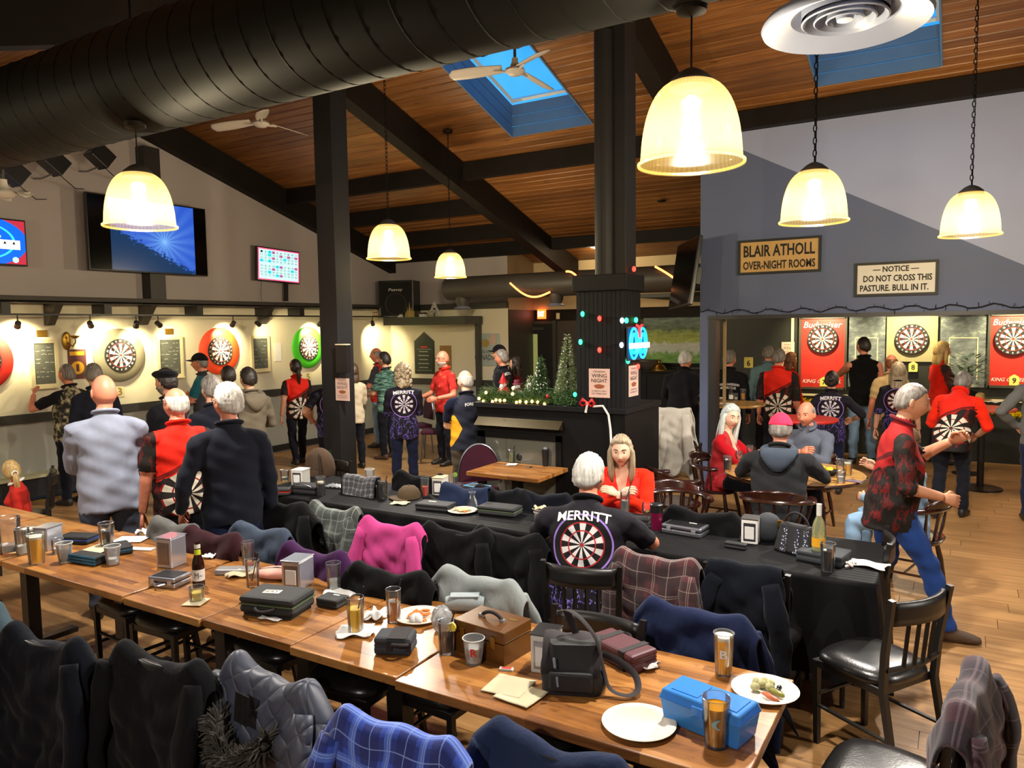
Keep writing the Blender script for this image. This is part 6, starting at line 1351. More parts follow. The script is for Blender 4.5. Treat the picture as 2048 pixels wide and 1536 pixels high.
# leafy plant beside the right board
simple('leaf_pale', '#9db79a', .6, var=.3); m = MB(); q = on_y(1937, 740, 11.9)
for i in range(140):
    a, r, z = rr_.uniform(0, 6.3), rr_.uniform(.02, .2), rr_.uniform(-.2, .2); p = Vector((r*math.cos(a), r*math.sin(a), z)); d = Vector((math.cos(a), math.sin(a), rr_.uniform(-.4, .8))).normalized(); s_ = d.cross(Vector((0, 0, 1))).normalized()
    m.add([p, p+d*.06+s_*.03, p+d*.13, p+d*.06-s_*.03], [(0, 1, 2, 3)])
PLt = thing('potted_plant', 'pale leafy plant between the blond woman and the right board', 'plant', q); lf = obj('foliage', m, [M['leaf_pale']], PLt, None); lf['kind'] = 'stuff'; obj('stem', MB().tube([(0, 0, .05), (.01, 0, -.3)], .012, 6), [M['c_olive']], PLt); obj('pot', MB().lathe([(.0, -.46), (.09, -.46), (.12, -.28), (.11, -.28), (.08, -.3), (0, -.3)], 20), [M['fire_charcoal']], PLt); obj('stand', MB().lathe([(.02, -.46), (.02, -q.z+.03), (.16, -q.z+.02), (.16, -q.z+.002)], 16), [M['chair_black']], PLt)

# ================================================================== SIGNS ON THE WALL
def sign(p0, p1, lines, face, label, fsz=.028, tilt=0):
    c, w, h = rect_y(p0, p1, YS-.012); S = thing('wall_sign_board', label, 'sign', (c.x, YS-.014, c.z)); S.rotation_euler = (0, math.radians(tilt), 0)
    obj('panel', MB().box((0, 0, 0), (w-.02, .016, h-.02)), [M[face]], S, None); m = MB()
    for s_ in (-1, 1): m.box((s_*(w/2-fsz/2), -.004, 0), (fsz, .03, h)); m.box((0, -.004, s_*(h/2-fsz/2)), (w-2*fsz, .03, fsz))
    obj('frame', m, [simple('sign_frame', '#060606', .6, var=0)], S, None); t_ = MB()
    for s_, x_, z_, ww, hh_ in lines: V, F = text_w(s_, w*ww, h*hh_, bold=.025); place2d(t_, V, F, (x_*w, -.0115, z_*h), (1, 0, 0), (0, 0, 1))
    obj('lettering', t_, [M['ink']], S, None)
simple('sign_tan', '#b39058', .7, var=.12); simple('sign_white', '#c4c2bd', .6, var=.05)
sign((1477, 482), (1642, 543), (('BLAIR ATHOLL', 0, .17, .86, .34), ('OVER-NIGHT ROOMS', .0, -.24, .87, .24)), 'sign_tan', 'tan framed sign reading BLAIR ATHOLL OVER-NIGHT ROOMS')
sign((1710, 527), (1876, 589), (('— NOTICE —', 0.0, .29, .55, .17), ('DO NOT CROSS THIS', .02, .02, .82, .19), ('PASTURE. BULL IN IT.', -.02, -.26, .82, .19)), 'sign_white', 'white framed sign about not crossing the pasture')
# dark garland of fairy lights on the opening's top edge
m = MB(); P = []; bl = []
for i in range(130):
    x = XJ+.02+i*.032; z = ZH+.045+.022*math.sin(i*.55)+rr_.uniform(-.006, .006); P.append((x, YS-.035, z))
    if i % 3 == 0: bl.append((x, z))
m.tube(P, .005, 4)
for x, z in bl: m.tube([(x, YS-.035, z), (x+rr_.uniform(-.02, .02), YS-.05, z+rr_.choice((-1, 1))*rr_.uniform(.02, .05))], .0035, 4)
LG = tag(obj('fairy_light_wire', m, [M['black_plastic']]), 'unlit dark fairy light wire along the opening below the signs', 'string lights')

# ================================================================== LEFT WALL THINGS
def screen_mat(kind):
    t = NT('screen_'+kind); x = t.xyz(t.obj()); y, z = x[1], x[2]
    if kind == 'sea':
        r = t.math('SQRT', t.math('ADD', t.math('POWER', t.math('SUBTRACT', y, .2), 2.0), t.math('POWER', t.math('ADD', z, .05), 2.0)))
        a = t.math('ARCTAN2', t.math('ADD', z, .05), t.math('SUBTRACT', y, .2)); rays = t.math('MULTIPLY', t.math('ADD', t.math('MULTIPLY', t.math('SINE', t.math('MULTIPLY', a, 17.0)), .45), 1.2), t.math('DIVIDE', .035, t.math('ADD', r, .05)))
        nz = t.noise(t.scale(t.obj(), (1, 14, 30)), 1.0, 5, .7); low = t.math('LESS_THAN', t.math('ADD', z, t.math('MULTIPLY', y, .45)), t.math('SUBTRACT', t.math('MULTIPLY', nz, .5), .42))
        c = t.mix(t.math('MINIMUM', rays, .7), lin('#1a44b4'), lin('#8fd0ff')); c = t.mix(low, c, lin('#0d2f52')); st = 1.35
    else:
        ry = t.math('DIVIDE', t.math('ADD', y, .05), .46); rz = t.math('DIVIDE', z, .25); r = t.math('SQRT', t.math('ADD', t.math('MULTIPLY', ry, ry), t.math('MULTIPLY', rz, rz)))
        c = t.mix(t.math('GREATER_THAN', r, 1.22), lin('#0a5fe8'), lin('#b02a3a')); ring = t.math('LESS_THAN', t.math('ABSOLUTE', t.math('SUBTRACT', r, .88)), .035); c = t.mix(ring, c, lin('#35c8ff')); st = 1.6
    t.p(Base__Color=(0, 0, 0), Emission__Color=c, Emission__Strength=st, Roughness=.2); M['screen_'+kind] = t.mat
screen_mat('sea'); screen_mat('cards')
def tv(y0, y1, z0, z1, label, screen, inset=0.0, x=XL+.16, roll=0, mount=True):
    c = Vector((x, (y0+y1)/2, (z0+z1)/2)); T = thing('television', label, 'television', c); w, h = y1-y0, z1-z0; T.rotation_euler = (math.radians(roll), 0, 0)
    obj('case', MB().box((-.02, 0, 0), (.05, w, h)), [M['black_plastic']], T, None, .006)
    obj('panel', MB().box((.006, 0, 0), (.004, w-.03, h-.03)), [simple('tv_gloss', '#060607', .12, var=0)], T, None)
    s_ = obj('screen', MB().quad((.0095, -w/2+.018+inset[0]*w, -h/2+.02), (.0095, w/2-.018-inset[1]*w, -h/2+.02), (.0095, w/2-.018-inset[1]*w, h/2-.02), (.0095, -w/2+.018+inset[0]*w, h/2-.02)), [M[screen]], T, None)
    obj('wall_mount', MB().box((-.1, 0, 0), (.11, .3, .2)), [M['black_plastic']], T, None); return T, w, h
X5 = XL+.26
a, b = on_x(170, 383, X5), on_x(416, 553, X5); tv(a.y, b.y, b.z, a.z, 'big wall television showing a blue sunburst', 'screen_sea', (.16, .11), X5)
a, b = on_x(50, 441, XL+.16), on_x(50, 533, XL+.16); T, w, h = tv(a.y-1.0, a.y, b.z, a.z, 'television with blue card game cut off at the left edge', 'screen_cards', (0, 0)); obj('card_strip', MB().box((.011, .25, -.03), (.002, .34, .11)), [emit('scr_white', '#ffffff', 1.5)], T, None)
m = MB()
for k in range(3): y_ = .15+k*.1; m.add([(.0125, y_-.02, -.025), (.0125, y_+.02, -.025), (.0125, y_, .012)], [(0, 1, 2)])
obj('card_symbols', m, [M['ink']], T, None); obj('chip', MB().tube([(.011, .36, -.21), (.013, .36, -.21)], .035, 20), [emit('scr_cyan', '#9ff4ff', 1.5)], T, None); obj('title_bar', MB().box((.011, .12, .06), (.002, .18, .025)), [M['scr_cyan']], T, None)
a, b = on_x(512, 493, XL+.16), on_x(600, 567, XL+.16); T, w, h = tv(a.y, b.y, b.z, a.z, 'small television with a number draw grid', 'scr_pink', (0, 0), roll=-2) if emit('scr_pink', '#e85a88', 1.0) else None
obj('number_field', MB().box((.0105, 0, .0), (.002, w*.91, h*.86)), [emit('scr_pale', '#c2f0f4', .95)], T, None); m = MB(); hi = MB(); pk = MB(); mk_c = {3, 13, 27, 31, 33, 45, 59, 63, 75}; mk_p = {4, 16, 18, 20, 24, 46, 50, 54, 76}
for n_ in range(80):
    r_, c_ = divmod(n_, 10); y_ = -w*.40+c_*w*.089; z_ = h*.36-r_*h*.088-(h*.06 if r_ > 3 else 0); V, F = text_w(str(n_+1), w*.05, h*.055); place2d(m, V, F, (.0130, y_, z_), (0, 1, 0), (0, 0, 1))
    if n_+1 in mk_c: hi.box((.0115, y_, z_), (.001, w*.08, h*.08))
    if n_+1 in mk_p: pk.box((.0115, y_, z_), (.001, w*.08, h*.08))
obj('numbers', m, [simple('scr_ink', '#0c1c2c', .6, var=0)], T, None); obj('drawn_mark', hi, [emit('scr_teal', '#35d8e8', 1.2)], T, None); obj('hot_mark', pk, [emit('scr_plum', '#c07ab0', 1.0)], T, None)
obj('drop_pole', MB().bx(-.1, -.06, .2, .26, -h/2-.3, -h/2), [M['black_paint']], T, None)
obj('cable', MB().tube([(-.08, -.3, -h/2), (-.08, -.32, -.5), (-.08, -.3, -.62)], .004, 5), [M['black_plastic']], T)
# chalkboards
def chalkboard(p0, p1, label, pad=0):
    a, b = on_x(*p0, XL+.02), on_x(*p1, XL+.02); y0, y1 = min(a.y, b.y), max(a.y, b.y); z1, z0 = max(a.z, b.z), min(a.z, b.z); c = Vector((XL+.012, (y0+y1)/2, (z0+z1)/2)); w, h = y1-y0, z1-z0; B = thing('chalkboard', label, 'chalkboard', c, 0, 'chalk score boards'); f = .045
    obj('slate', MB().box((0, 0, 0), (.018, w-f, h-f)), [M['chalk_board']], B, None); m = MB()
    for s_ in (-1, 1): m.box((.004, s_*(w/2-f/2), 0), (.034, f, h)); m.box((.004, 0, s_*(h/2-f/2)), (.034, w-2*f, f))
    obj('frame', m, [M['frame_cream']], B, None); k = MB(); r = random.Random(label); z = h/2-f-.05
    while z > -h/2+f+.03:
        y = -w/2+f+.02
        while y < w/2-f-.05:
            l = r.uniform(.02, .07)
            if r.random() < .6: k.tube([(.0105, y, z), (.0105, y+l*.5, z+r.uniform(-.012, .012)), (.0105, y+l, z)], .0022, 3)
            y += l+.02
        z -= r.uniform(.045, .075)
    obj('chalk_writing', k, [M['chalk']], B, None); obj('chalk_tray', MB().box((.035, 0, -h/2-.008), (.06, w*.96, .016)), [M['frame_cream']], B, None)
chalkboard((58, 680), (120, 773), 'chalk score board at the left beside the pointing man'); chalkboard((312, 674), (368, 753), 'chalk score board between grey and orange dart boards'); chalkboard((501, 672), (541, 741), 'chalk score board between orange and green dart boards')
for px, py, lab in ((84, 667, 'small gold plaque above the left chalkboard'), (338, 663, 'small gold plaque above the middle chalkboard')):
    q = on_x(px, py, XL+.01); tag(obj('plaque', MB().box((XL+.01, q.y, q.z), (.02, .13, .085)), [M['gold_plate']], None, None, .004), lab, 'plaque')
# printed poster, paper notice, red sticker
def wall_sheet(p0, p1, mat, label, name='poster', lines=()):
    a, b = on_x(*p0, XL+.01), on_x(*p1, XL+.01); y0, y1 = min(a.y, b.y), max(a.y, b.y); z1, z0 = max(a.z, b.z), min(a.z, b.z); w, h = y1-y0, z1-z0; S = thing(name, label, 'poster', (XL+.004, (y0+y1)/2, (z0+z1)/2)); obj('sheet', MB().box((0, 0, 0), (.004, w, h)), [M[mat]], S, None); t_ = MB()
    for s_, z_, ww, hh_ in lines: V, F = text_w(s_, w*ww, h*hh_); place2d(t_, V, F, (.0035, 0, z_*h), (0, 1, 0), (0, 0, 1))
    if lines: obj('lettering', t_, [M['ink']], S, None)
    return S, w, h
simple('poster_dark', '#5a2d2c', .6, var=.5, nscale=9); simple('poster_yellow', '#e0a81c', .6, var=.1)
S, w, h = wall_sheet((135, 699), (175, 757), 'poster_dark', 'colourful poster with yellow disc on the dart wall'); obj('disc', MB().tube([(.003, 0, -h*.12), (.005, 0, -h*.12)], w*.36, 28), [M['poster_yellow']], S); obj('can_picture', MB().box((.006, 0, -h*.12), (.003, w*.16, h*.24)), [M['poster_dark']], S, None); obj('title_bar', MB().box((.004, 0, h*.36), (.003, w*.8, h*.13)), [M['poster_yellow']], S, None)
wall_sheet((548, 686), (564, 722), 'paper', 'white paper notice left of the green board', 'notice', ())
# sconce
q = on_x(136, 682, XL+.05); SC = thing('wall_sconce', 'brass wall lamp with curved arm beside the left chalkboard', 'lamp', (XL, q.y, q.z)); obj('plate', MB().ell((.02, 0, 0), (.02, .06, .12), 14, 10), [M['brass']], SC, 80); obj('arm', MB().tube([(.03, 0, -.02), (.12, .02, -.07), (.17, .03, -.02), (.17, .03, .03)], .01, 8), [M['brass']], SC, 80); obj('cup', MB().lathe([(.02, .0), (.06, .03), (.065, .04), (.02, .03)], 16, c=(.17, .03, .03)), [M['brass']], SC, 80)
# stage lights
for px, py, lab in ((200, 312, 'black stage light with pale barn door right of three'), (108, 325, 'black stage light with violet side, middle of three'), (25, 345, 'black stage light nearest the left edge')):
    q = on_x(px, py, XL+.5); S = thing('stage_light', lab, 'stage light', q, 0, 'stage lights'); R_ = rotx(math.radians(-38)); obj('housing', MB().box((0, 0, 0), (.2, .26, .22), 0, R_), [M['black_plastic']], S, None, .01); obj('barn_door', MB().box(R_ @ Vector((.02, -.2, .0)), (.2, .14, .014), 0, R_), [simple('par_white', '#a9a6c4', .5)], S, None)
    obj('yoke', MB().tube([(-.05, 0, -.13), (-.3, 0, -.16), (-.48, 0, -.14)], .012, 6), [M['steel']], S); obj('cable', MB().tube([(0, .05, -.13), (-.1, .3, -.26), (-.35, .55, -.2)], .006, 5), [M['black_plastic']], S)

# ================================================================== BACK WALL THINGS
YV = 11.35; va, vb = on_y(735, 640, YV), on_y(931, 640, YV); zv1, zv0 = on_y(830, 634, YV).z, on_y(830, 650, YV).z
SH = thing('display_shelf', 'dark deep shelf carrying the miniature village', 'shelf', (0, 0, 0)); obj('board', MB().bx(XL+.36, vb.x, YV, YB-.09, zv0, zv1), [M['trim_charcoal']], SH, None); obj('post', MB().bx(vb.x-.1, vb.x-.02, YB-.2, YB-.1, 0, zv0), [M['trim_charcoal']], SH, None)
# speaker
a, b = on_y(763, 564, 11.62), on_y(837, 640, 11.62); SP = thing('loudspeaker', 'large black loudspeaker on the shelf in the corner', 'loudspeaker', ((a.x+b.x)/2, 11.62, zv1), math.radians(18)); w, h = (b.x-a.x)*.78, a.z-zv1
obj('cabinet', MB().box((0, 0, h/2), (w, .4, h)), [M['black_plastic']], SP, None, .01); obj('grille', MB().box((0, -.203, h/2), (w*.9, .01, h*.9)), [simple('grille', '#0c0c0c', .9)], SP, None); obj('cone_ring', MB().tube([(w*.3*math.cos(t_), -.212, h*.36+w*.3*math.sin(t_)) for t_ in np.linspace(0, 2*math.pi, 30, endpoint=False)], .006, 5, closed=True), [M['duct_grey']], SP)
m = MB(); V, F = text_w('Peavey', w*.4, h*.1); V[:, 0] += V[:, 1]*.3; place2d(m, V, F, (0, -.214, h*.74), (1, 0, 0), (0, 0, 1)); obj('logo', m, [M['paper']], SP, None)
# village houses
simple('house_cream', '#b8a988', .7, var=.2); simple('house_gold', '#a38a4c', .5, var=.3); simple('house_snow', '#c9c8c4', .8); simple('house_roof', '#4c3a34', .7)
def cottage(px, kind, label, col='house_cream', s_=1.0):
    q = on_y(px, 632, YV+.15); H_ = thing('village_house', label, 'figurine', (q.x, YV+.15, zv1), 0, 'miniature village pieces'); c = [M[col]]; r = [M['house_roof']]
    if kind == 'flat':
        obj('walls', MB().box((0, 0, .08*s_), (.17*s_, .1, .16*s_)), c, H_, None); obj('cornice', MB().box((0, 0, .165*s_), (.19*s_, .12, .014)), r, H_, None)
        for i in range(3):
            for j in range(2): obj('window', MB().box(((i-1)*.05*s_, -.051, (.045+.065*j)*s_), (.028*s_, .004, .04*s_)), r, H_, None)
    elif kind == 'triple':
        for i in (-1, 0, 1): obj('walls', MB().box((i*.075*s_, 0, .05*s_), (.07*s_, .09, .1*s_)), c, H_, None); obj('roof', MB().add([(i*.075*s_-.04, -.05, .1*s_), (i*.075*s_+.04, -.05, .1*s_), (i*.075*s_, -.05, .16*s_), (i*.075*s_-.04, .05, .1*s_), (i*.075*s_+.04, .05, .1*s_), (i*.075*s_, .05, .16*s_)], [(0, 1, 2), (5, 4, 3), (0, 2, 5, 3), (1, 4, 5, 2), (0, 3, 4, 1)]), r, H_, None)
    elif kind == 'dome':
        obj('base', MB().box((0, 0, .03), (.17, .12, .06)), [M['house_snow']], H_, None); obj('drum', MB().lathe([(.055, .06), (.055, .11), (.06, .11), (.05, .14), (.02, .18), (.01, .2), (0, .22)], 18), c, H_, 40)
    elif kind == 'spires':
        obj('nave', MB().box((0, 0, .06), (.1, .1, .12)), c, H_, None)
        for x_, h_ in ((-.09, .13), (-.05, .2), (0, .3), (.05, .2), (.09, .13)): obj('spire', MB().lathe([(.018, 0), (.018, h_*.55), (.012, h_*.6), (0, h_)], 6, c=(x_, -.04, 0)), c, H_, None)
    elif kind == 'tree':
        obj('trunk', MB().tube([(0, 0, 0), (0, 0, .06)], .015, 6), r, H_); m = MB(); g = random.Random(px)
        for i in range(160): z = g.uniform(.03, .27); R_ = .12*(1-z/.3); a_ = g.uniform(0, 6.28); p = Vector((R_*math.cos(a_), R_*math.sin(a_), z)); m.ell(p, (.016, .016, .008), 6, 4)
        t_ = obj('branches', m, [M['house_snow' if px % 2 else 'house_cream']], H_, None); t_['kind'] = 'stuff'
cottage(738, 'tree', 'small silvery tree at the left of the miniature village', 'house_snow'); cottage(752, 'flat', 'flat-topped miniature house with windows on the shelf'); cottage(777, 'triple', 'three-gabled miniature house in front of the loudspeaker'); cottage(801, 'dome', 'domed miniature building on a white base', 'house_snow'); cottage(822, 'spires', 'golden miniature cathedral with spires', 'house_gold'); cottage(846, 'triple', 'low white miniature cottage right of the cathedral', 'house_snow', .55); cottage(869, 'tree', 'snowy miniature tree house at the right of the shelf', 'house_cream')
# pub menu board
a, b = on_y(828, 664, YB-.02), on_y(869, 748, YB-.02); w, h = b.x-a.x, a.z-b.z; MBd = thing('menu_board', 'dark green pointed chalk menu board on the back wall', 'menu board', ((a.x+b.x)/2, YB-.02, b.z)); simple('menu_green', '#1c2a22', .6); 
def gable(mb, w, h, k, d, y): pts = [(-w/2, 0), (w/2, 0), (w/2, h*.78), (0, h), (-w/2, h*.78)]; V = [(x*k, y, h/2+(z-h/2)*k) for x, z in pts]+[(x*k, y+d, h/2+(z-h/2)*k) for x, z in pts]; mb.add(V, [(0, 1, 2, 3, 4), (9, 8, 7, 6, 5)]+[(i, i+5, (i+1) % 5+5, (i+1) % 5) for i in range(5)]); return mb
obj('frame', gable(MB(), w, h, 1.0, .02, 0), [M['black_paint']], MBd, None); obj('slate', gable(MB(), w, h, .92, .004, -.004), [M['menu_green']], MBd, None); m = MB()
for i, s_ in enumerate(('London', 'Belmont', 'Richmond', 'Rooster', 'Export')): V, F = text_w('~~~~~~', w*(.55 if i % 2 else .45), h*.035); place2d(m, V, F, (-.03*w, -.007, h*(.53-.095*i)), (1, 0, 0), (0, 0, 1))
obj('chalk_writing', m, [M['chalk']], MBd, None); obj('red_label', MB().box((0, -.006, h*.64), (w*.36, .003, h*.045)), [M['red_paint']], MBd, None); obj('border', MB().box((0, -.006, h*.585), (w*.74, .002, .006)).box((0, -.006, h*.08), (w*.74, .002, .006)), [M['chalk']], MBd, None)
a, b = on_y(880, 691, YB-.01), on_y(903, 740, YB-.01); tag(obj('picture', MB().bx(a.x, b.x, YB-.02, YB-.002, b.z, a.z), [simple('brown_picture', '#8a6a34', .6, var=.5, nscale=12)], None, None), 'small brown framed picture right of the menu board', 'picture')
# Molson Canadian mirror sign
a, b = on_y(949, 667, YB-.02), on_y(1000, 732, YB-.02); w, h = b.x-a.x, a.z-b.z; S = thing('beer_sign', 'pale blue tin sign reading MOLSON CANADIAN', 'sign', ((a.x+b.x)/2, YB-.02, (a.z+b.z)/2)); simple('tin_blue', '#a9b8b2', .4, .2, var=.15)
obj('plate', MB().box((0, 0, 0), (w, .02, h)), [M['tin_blue']], S, None, .004); m = MB(); V, F = text_w('MOLSON', w*.62, h*.09); place2d(m, V, F, (-w*.05, -.012, -h*.06), (1, 0, 0), (0, 0, 1)); V, F = text_w('CANADIAN', w*.98, h*.17); place2d(m, V, F, (0, -.012, -h*.24), (1, 0, 0), (0, 0, 1)); obj('lettering', m, [M['ink']], S, None); obj('crest', MB().ell((-w*.05, -.011, h*.2), (w*.16, .004, h*.13), 14, 8), [M['house_gold']], S, 80); obj('pink_wedge', MB().box((w*.25, -.011, h*.32), (w*.2, .003, h*.3)), [M['paper_pink']], S, None)
# exit sign, doors, notices
q = on_y(1080, 628, YD-.4); ES = thing('exit_sign', 'glowing red exit sign above the dark doors', 'exit sign', (q.x, YD-.03, on_y(1080, 628, YD-.1).z)); ES.location.x = on_y(1080, 628, YD-.1).x
obj('box', MB().box((0, 0, 0), (.17, .05, .19)), [emit('exit_glow', '#ff5a1c', 5.0)], ES, None); m = MB(); V, F = text_w('EXIT', .14, .1, bold=.02); place2d(m, V, F, (0, -.028, 0), (1, 0, 0), (0, 0, 1)); obj('lettering', m, [M['neon_white']], ES, None)
zdt = on_y(1060, 648, YD-.04).z
for i, (p0, p1) in enumerate(((1030, 1062), (1064, 1108))):
    xa, xb = on_y(p0, 700, YD-.03).x, on_y(p1, 700, YD-.03).x; D = struct('door_%d' % (i+1), MB().bx(xa+.006, xb-.006, YD-.05, YD-.005, .01, zdt), [simple('door_black', '#100c0a', .4)], None, None)
    ga = xa+(xb-xa)*.3 if i == 0 else xa+(xb-xa)*.08; obj('glass_slit', MB().bx(ga, ga+.1, YD-.056, YD-.051, .8, zdt-.2), [emit('slit_amber', '#c89018', .8) if i == 0 else emit('slit_green', '#8f9258', .55)], D, None)
    obj('closer', MB().bx(xa+.05, xa+.3, YD-.1, YD-.052, zdt-.12, zdt-.07), [M['grey_beam']], D, None); obj('push_bar', MB().bx(xa+.06, xb-.06, YD-.1, YD-.06, .98, 1.04), [M['steel']], D, None)
struct(tname(), MB().bx(on_y(1024, 700, YD).x-.03, on_y(1030, 700, YD).x, YD-.06, YD-.004, 0, zdt+.06).bx(on_y(1108, 700, YD).x, on_y(1112, 700, YD).x+.03, YD-.06, YD-.004, 0, zdt+.06), [M['trim_charcoal']])
for p0, p1, lab in (((1041, 705), (1052, 735), 'white notice taped low on the left dark door'), ((1052, 689), (1062, 719), 'white notice taped high on the dark doors'), ((1112, 626), (1119, 638), 'small white card above the right dark door')):
    a, b = on_y(*p0, YD-.07), on_y(*p1, YD-.07); tag(obj('notice', MB().bx(a.x, b.x, YD-.064, YD-.06, b.z, a.z), [M['paper_cream']], None, None), lab, 'notice')
a, b = on_y(1026, 647, YD-.07), on_y(1029, 710, YD-.07); tag(obj('red_banner', MB().bx(a.x-.01, b.x, YD-.07, YD-.06, b.z, a.z), [M['red_paint']], None, None), 'narrow red strip on the frame of the dark doors', 'banner')
# mural
def mural_mat():
    t = NT('mural'); x = t.xyz(t.obj()); z = x[2]; n1 = t.noise(t.scale(t.obj(), (9, 9, 9)), 1.0, 5, .6); n2 = t.noise(t.scale(t.obj(), (5, 5, 22)), 1.0, 4, .6); zz = t.math('ADD', z, t.math('MULTIPLY', t.math('SUBTRACT', n1, .5), .3))
    c = t.ramp(t.math('ADD', t.math('MULTIPLY', zz, 1.2), .5), [(.0, lin('#5a9a34')), (.2, lin('#6caa40')), (.26, lin('#c8d2cc')), (.42, lin('#d4dcd8')), (.47, lin('#a9b844')), (.66, lin('#8ca040')), (.74, lin('#345440')), (.95, lin('#5a7478'))])
    t.p(Base__Color=t.mix(.35, c, t.ramp(n2, [(.35, lin('#3c4a30')), (.7, lin('#b0b89a'))])), Roughness=.7); M['mural'] = t.mat
mural_mat(); a, b = on_y(1287, 636, YD-.03), on_y(1412, 727, YD-.03); MU = thing('mural', 'painted river landscape mural on the far wall', 'mural', ((a.x+b.x)/2, YD-.02, (a.z+b.z)/2)); obj('picture', MB().box((0, 0, 0), (b.x-a.x, .02, a.z-b.z)), [M['mural']], MU, None); obj('frame', MB().box((0, 0, (a.z-b.z)/2+.03), (b.x-a.x+.04, .05, .06)).box((0, 0, -(a.z-b.z)/2-.03), (b.x-a.x+.04, .05, .06)), [M['dark_beam']], MU, None)
# cupboard with brass lamp below the mural
CB = thing('sideboard', 'dark sideboard below the mural', 'sideboard', (on_y(1300, 745, 12.6).x, 12.6, 0)); zz = on_y(1300, 741, 12.4).z; obj('cabinet', MB().bx(-.5, 1.1, -.2, .35, 0, zz-.03), [M['fire_black']], CB, None); obj('top', MB().bx(-.55, 1.15, -.25, .38, zz-.03, zz), [M['dark_beam']], CB, None)
for k in range(3): obj('door', MB().bx(-.47+k*.52, .01+k*.52, -.215, -.2, .1, zz-.08), [M['fire_charcoal']], CB, None)
BL = thing('brass_bell', 'brass dome bell on the sideboard', 'bell', (on_y(1318, 735, 12.45).x, 12.45, zz)); obj('dome', MB().lathe([(.14, 0), (.135, .02), (.09, .09), (.03, .12), (.02, .16), (.03, .18), (0, .2)], 24), [M['brass']], BL, 60); obj('base_ring', MB().lathe([(.15, 0), (.15, .012), (.13, .015)], 24), [M['brass']], BL, 60)
BW = thing('serving_dish', 'grey covered serving dish behind the neon sign', 'dish', (on_y(1296, 735, 12.5).x, 12.52, zz)); obj('bowl', MB().lathe([(.1, 0), (.2, .1), (.22, .16), (.21, .16), (.0, .16)], 24), [M['duct_grey']], BW, 60); obj('rim', MB().lathe([(.22, .155), (.235, .165), (.22, .175)], 24), [M['steel']], BW)
# wall television seen from behind at the edge of the sign wall
TV2 = thing('television', 'dark television seen edge-on at the left end of the sign wall', 'television', on_y(1370, 548, 8.9), math.radians(8)); TV2.rotation_euler = (math.radians(-4), math.radians(10), math.radians(38)); obj('case', MB().box((0, 0, 0), (.05, .72, .82)), [M['black_plastic']], TV2, None, .01); obj('screen', MB().box((-.027, 0, 0), (.004, .68, .78)), [M['tv_gloss']], TV2, None); obj('wall_arm', MB().box((.1, 0, 0), (.16, .12, .2)), [M['black_plastic']], TV2, None)

# ================================================================== CHRISTMAS THINGS ON THE MANTEL
simple('pine', '#3c5a2c', .8, var=.5, nscale=40); simple('pine_silver', '#8a9a70', .7, var=.6, nscale=60); emit('fairy_warm', '#ffc860', 9.0); simple('ornament_red', '#a8161c', .3); simple('snow_white', '#d8d6d8', .8)
def needles(n, fn, L, seed, w=.004):
    r = random.Random(seed); m = MB()
    for i in range(n):
        p, ax = fn(r); d = (ax+Vector((r.uniform(-1, 1), r.uniform(-1, 1), r.uniform(-.6, 1)))*.8).normalized()*L*r.uniform(.6, 1.2); s_ = d.cross(Vector((r.random()-.5, r.random()-.5, r.random()-.5))).normalized()*w; m.add([p-s_, p+s_, p+d], [(0, 1, 2)])
    return m
GA = thing('pine_garland', 'green pine garland with warm fairy lights on the mantel', 'garland', (0, 0, fzt)); gx0_, gx1_ = on_y(962, 800, YF+.1).x, on_y(1165, 800, YF+.1).x
g_ = obj('needles', needles(5200, lambda r: (Vector((r.uniform(gx0_, gx1_), YF+.12+r.gauss(0, .05), abs(r.gauss(.03, .045)))), Vector((r.uniform(-1, 1), -.5, .5))), .06, 3), [M['pine']], GA, None); g_['kind'] = 'stuff'
obj('branch', MB().tube([(gx0_, YF+.12, .03), ((gx0_+gx1_)/2, YF+.1, .04), (gx1_, YF+.12, .03)], .02, 8), [M['pine']], GA)
for px, py in ((958, 797), (967, 803), (985, 803), (992, 800), (1000, 801), (1009, 801), (1033, 805), (1040, 803), (1052, 804), (1064, 803), (1075, 804), (1089, 808), (1025, 788), (972, 785), (1026, 776)):
    q = on_y(px, py, YF+.03); obj('fairy_light', MB().ell((q.x, YF+.03, max(q.z-fzt, .006)), (.015, .015, .016), 8, 6), [M['fairy_warm']], GA, 80)
for px, py, mm in ((1150, 789, 'xg'), (1095, 793, 'ornament_red')): q = on_y(px, py, YF+.03); obj('bulb', MB().ell((q.x, YF+.03, q.z-fzt), (.018, .018, .022), 10, 8), [M[mm]], GA, 80)
def xtree(px, pt, pb, rr, mat, label, n):
    b = on_y(px, pb, YF+.22); h = on_y(px, pt, YF+.22).z-fzt; T = thing('tabletop_tree', label, 'Christmas tree', (b.x, YF+.22, fzt), 0, 'small Christmas trees on the mantel')
    def fn(r): t_ = 1-math.sqrt(r.random()); a = r.uniform(0, 6.283); R_ = rr*(1-t_)*r.uniform(.75, 1); return Vector((R_*math.cos(a), R_*math.sin(a), .05+(h-.05)*t_)), Vector((math.cos(a), math.sin(a), .1))
    o = obj('branches', needles(n, fn, .045, px, .005), [M[mat]], T, None); o['kind'] = 'stuff'; obj('trunk', MB().tube([(0, 0, 0), (0, 0, h*.95)], [.02, .004], 8), [M['dark_beam']], T); obj('base', MB().lathe([(0, .03), (.05, .03), (.06, 0), (0, 0)], 14), [M['dark_beam']], T)
    r = random.Random(px+1); m = MB()
    for i in range(90): p, ax = fn(r); m.ell(p+ax*.02, (.008, .008, .008), 5, 4)
    o = obj('frost_beads', m, [M['snow_white']], T, None); o['kind'] = 'stuff'
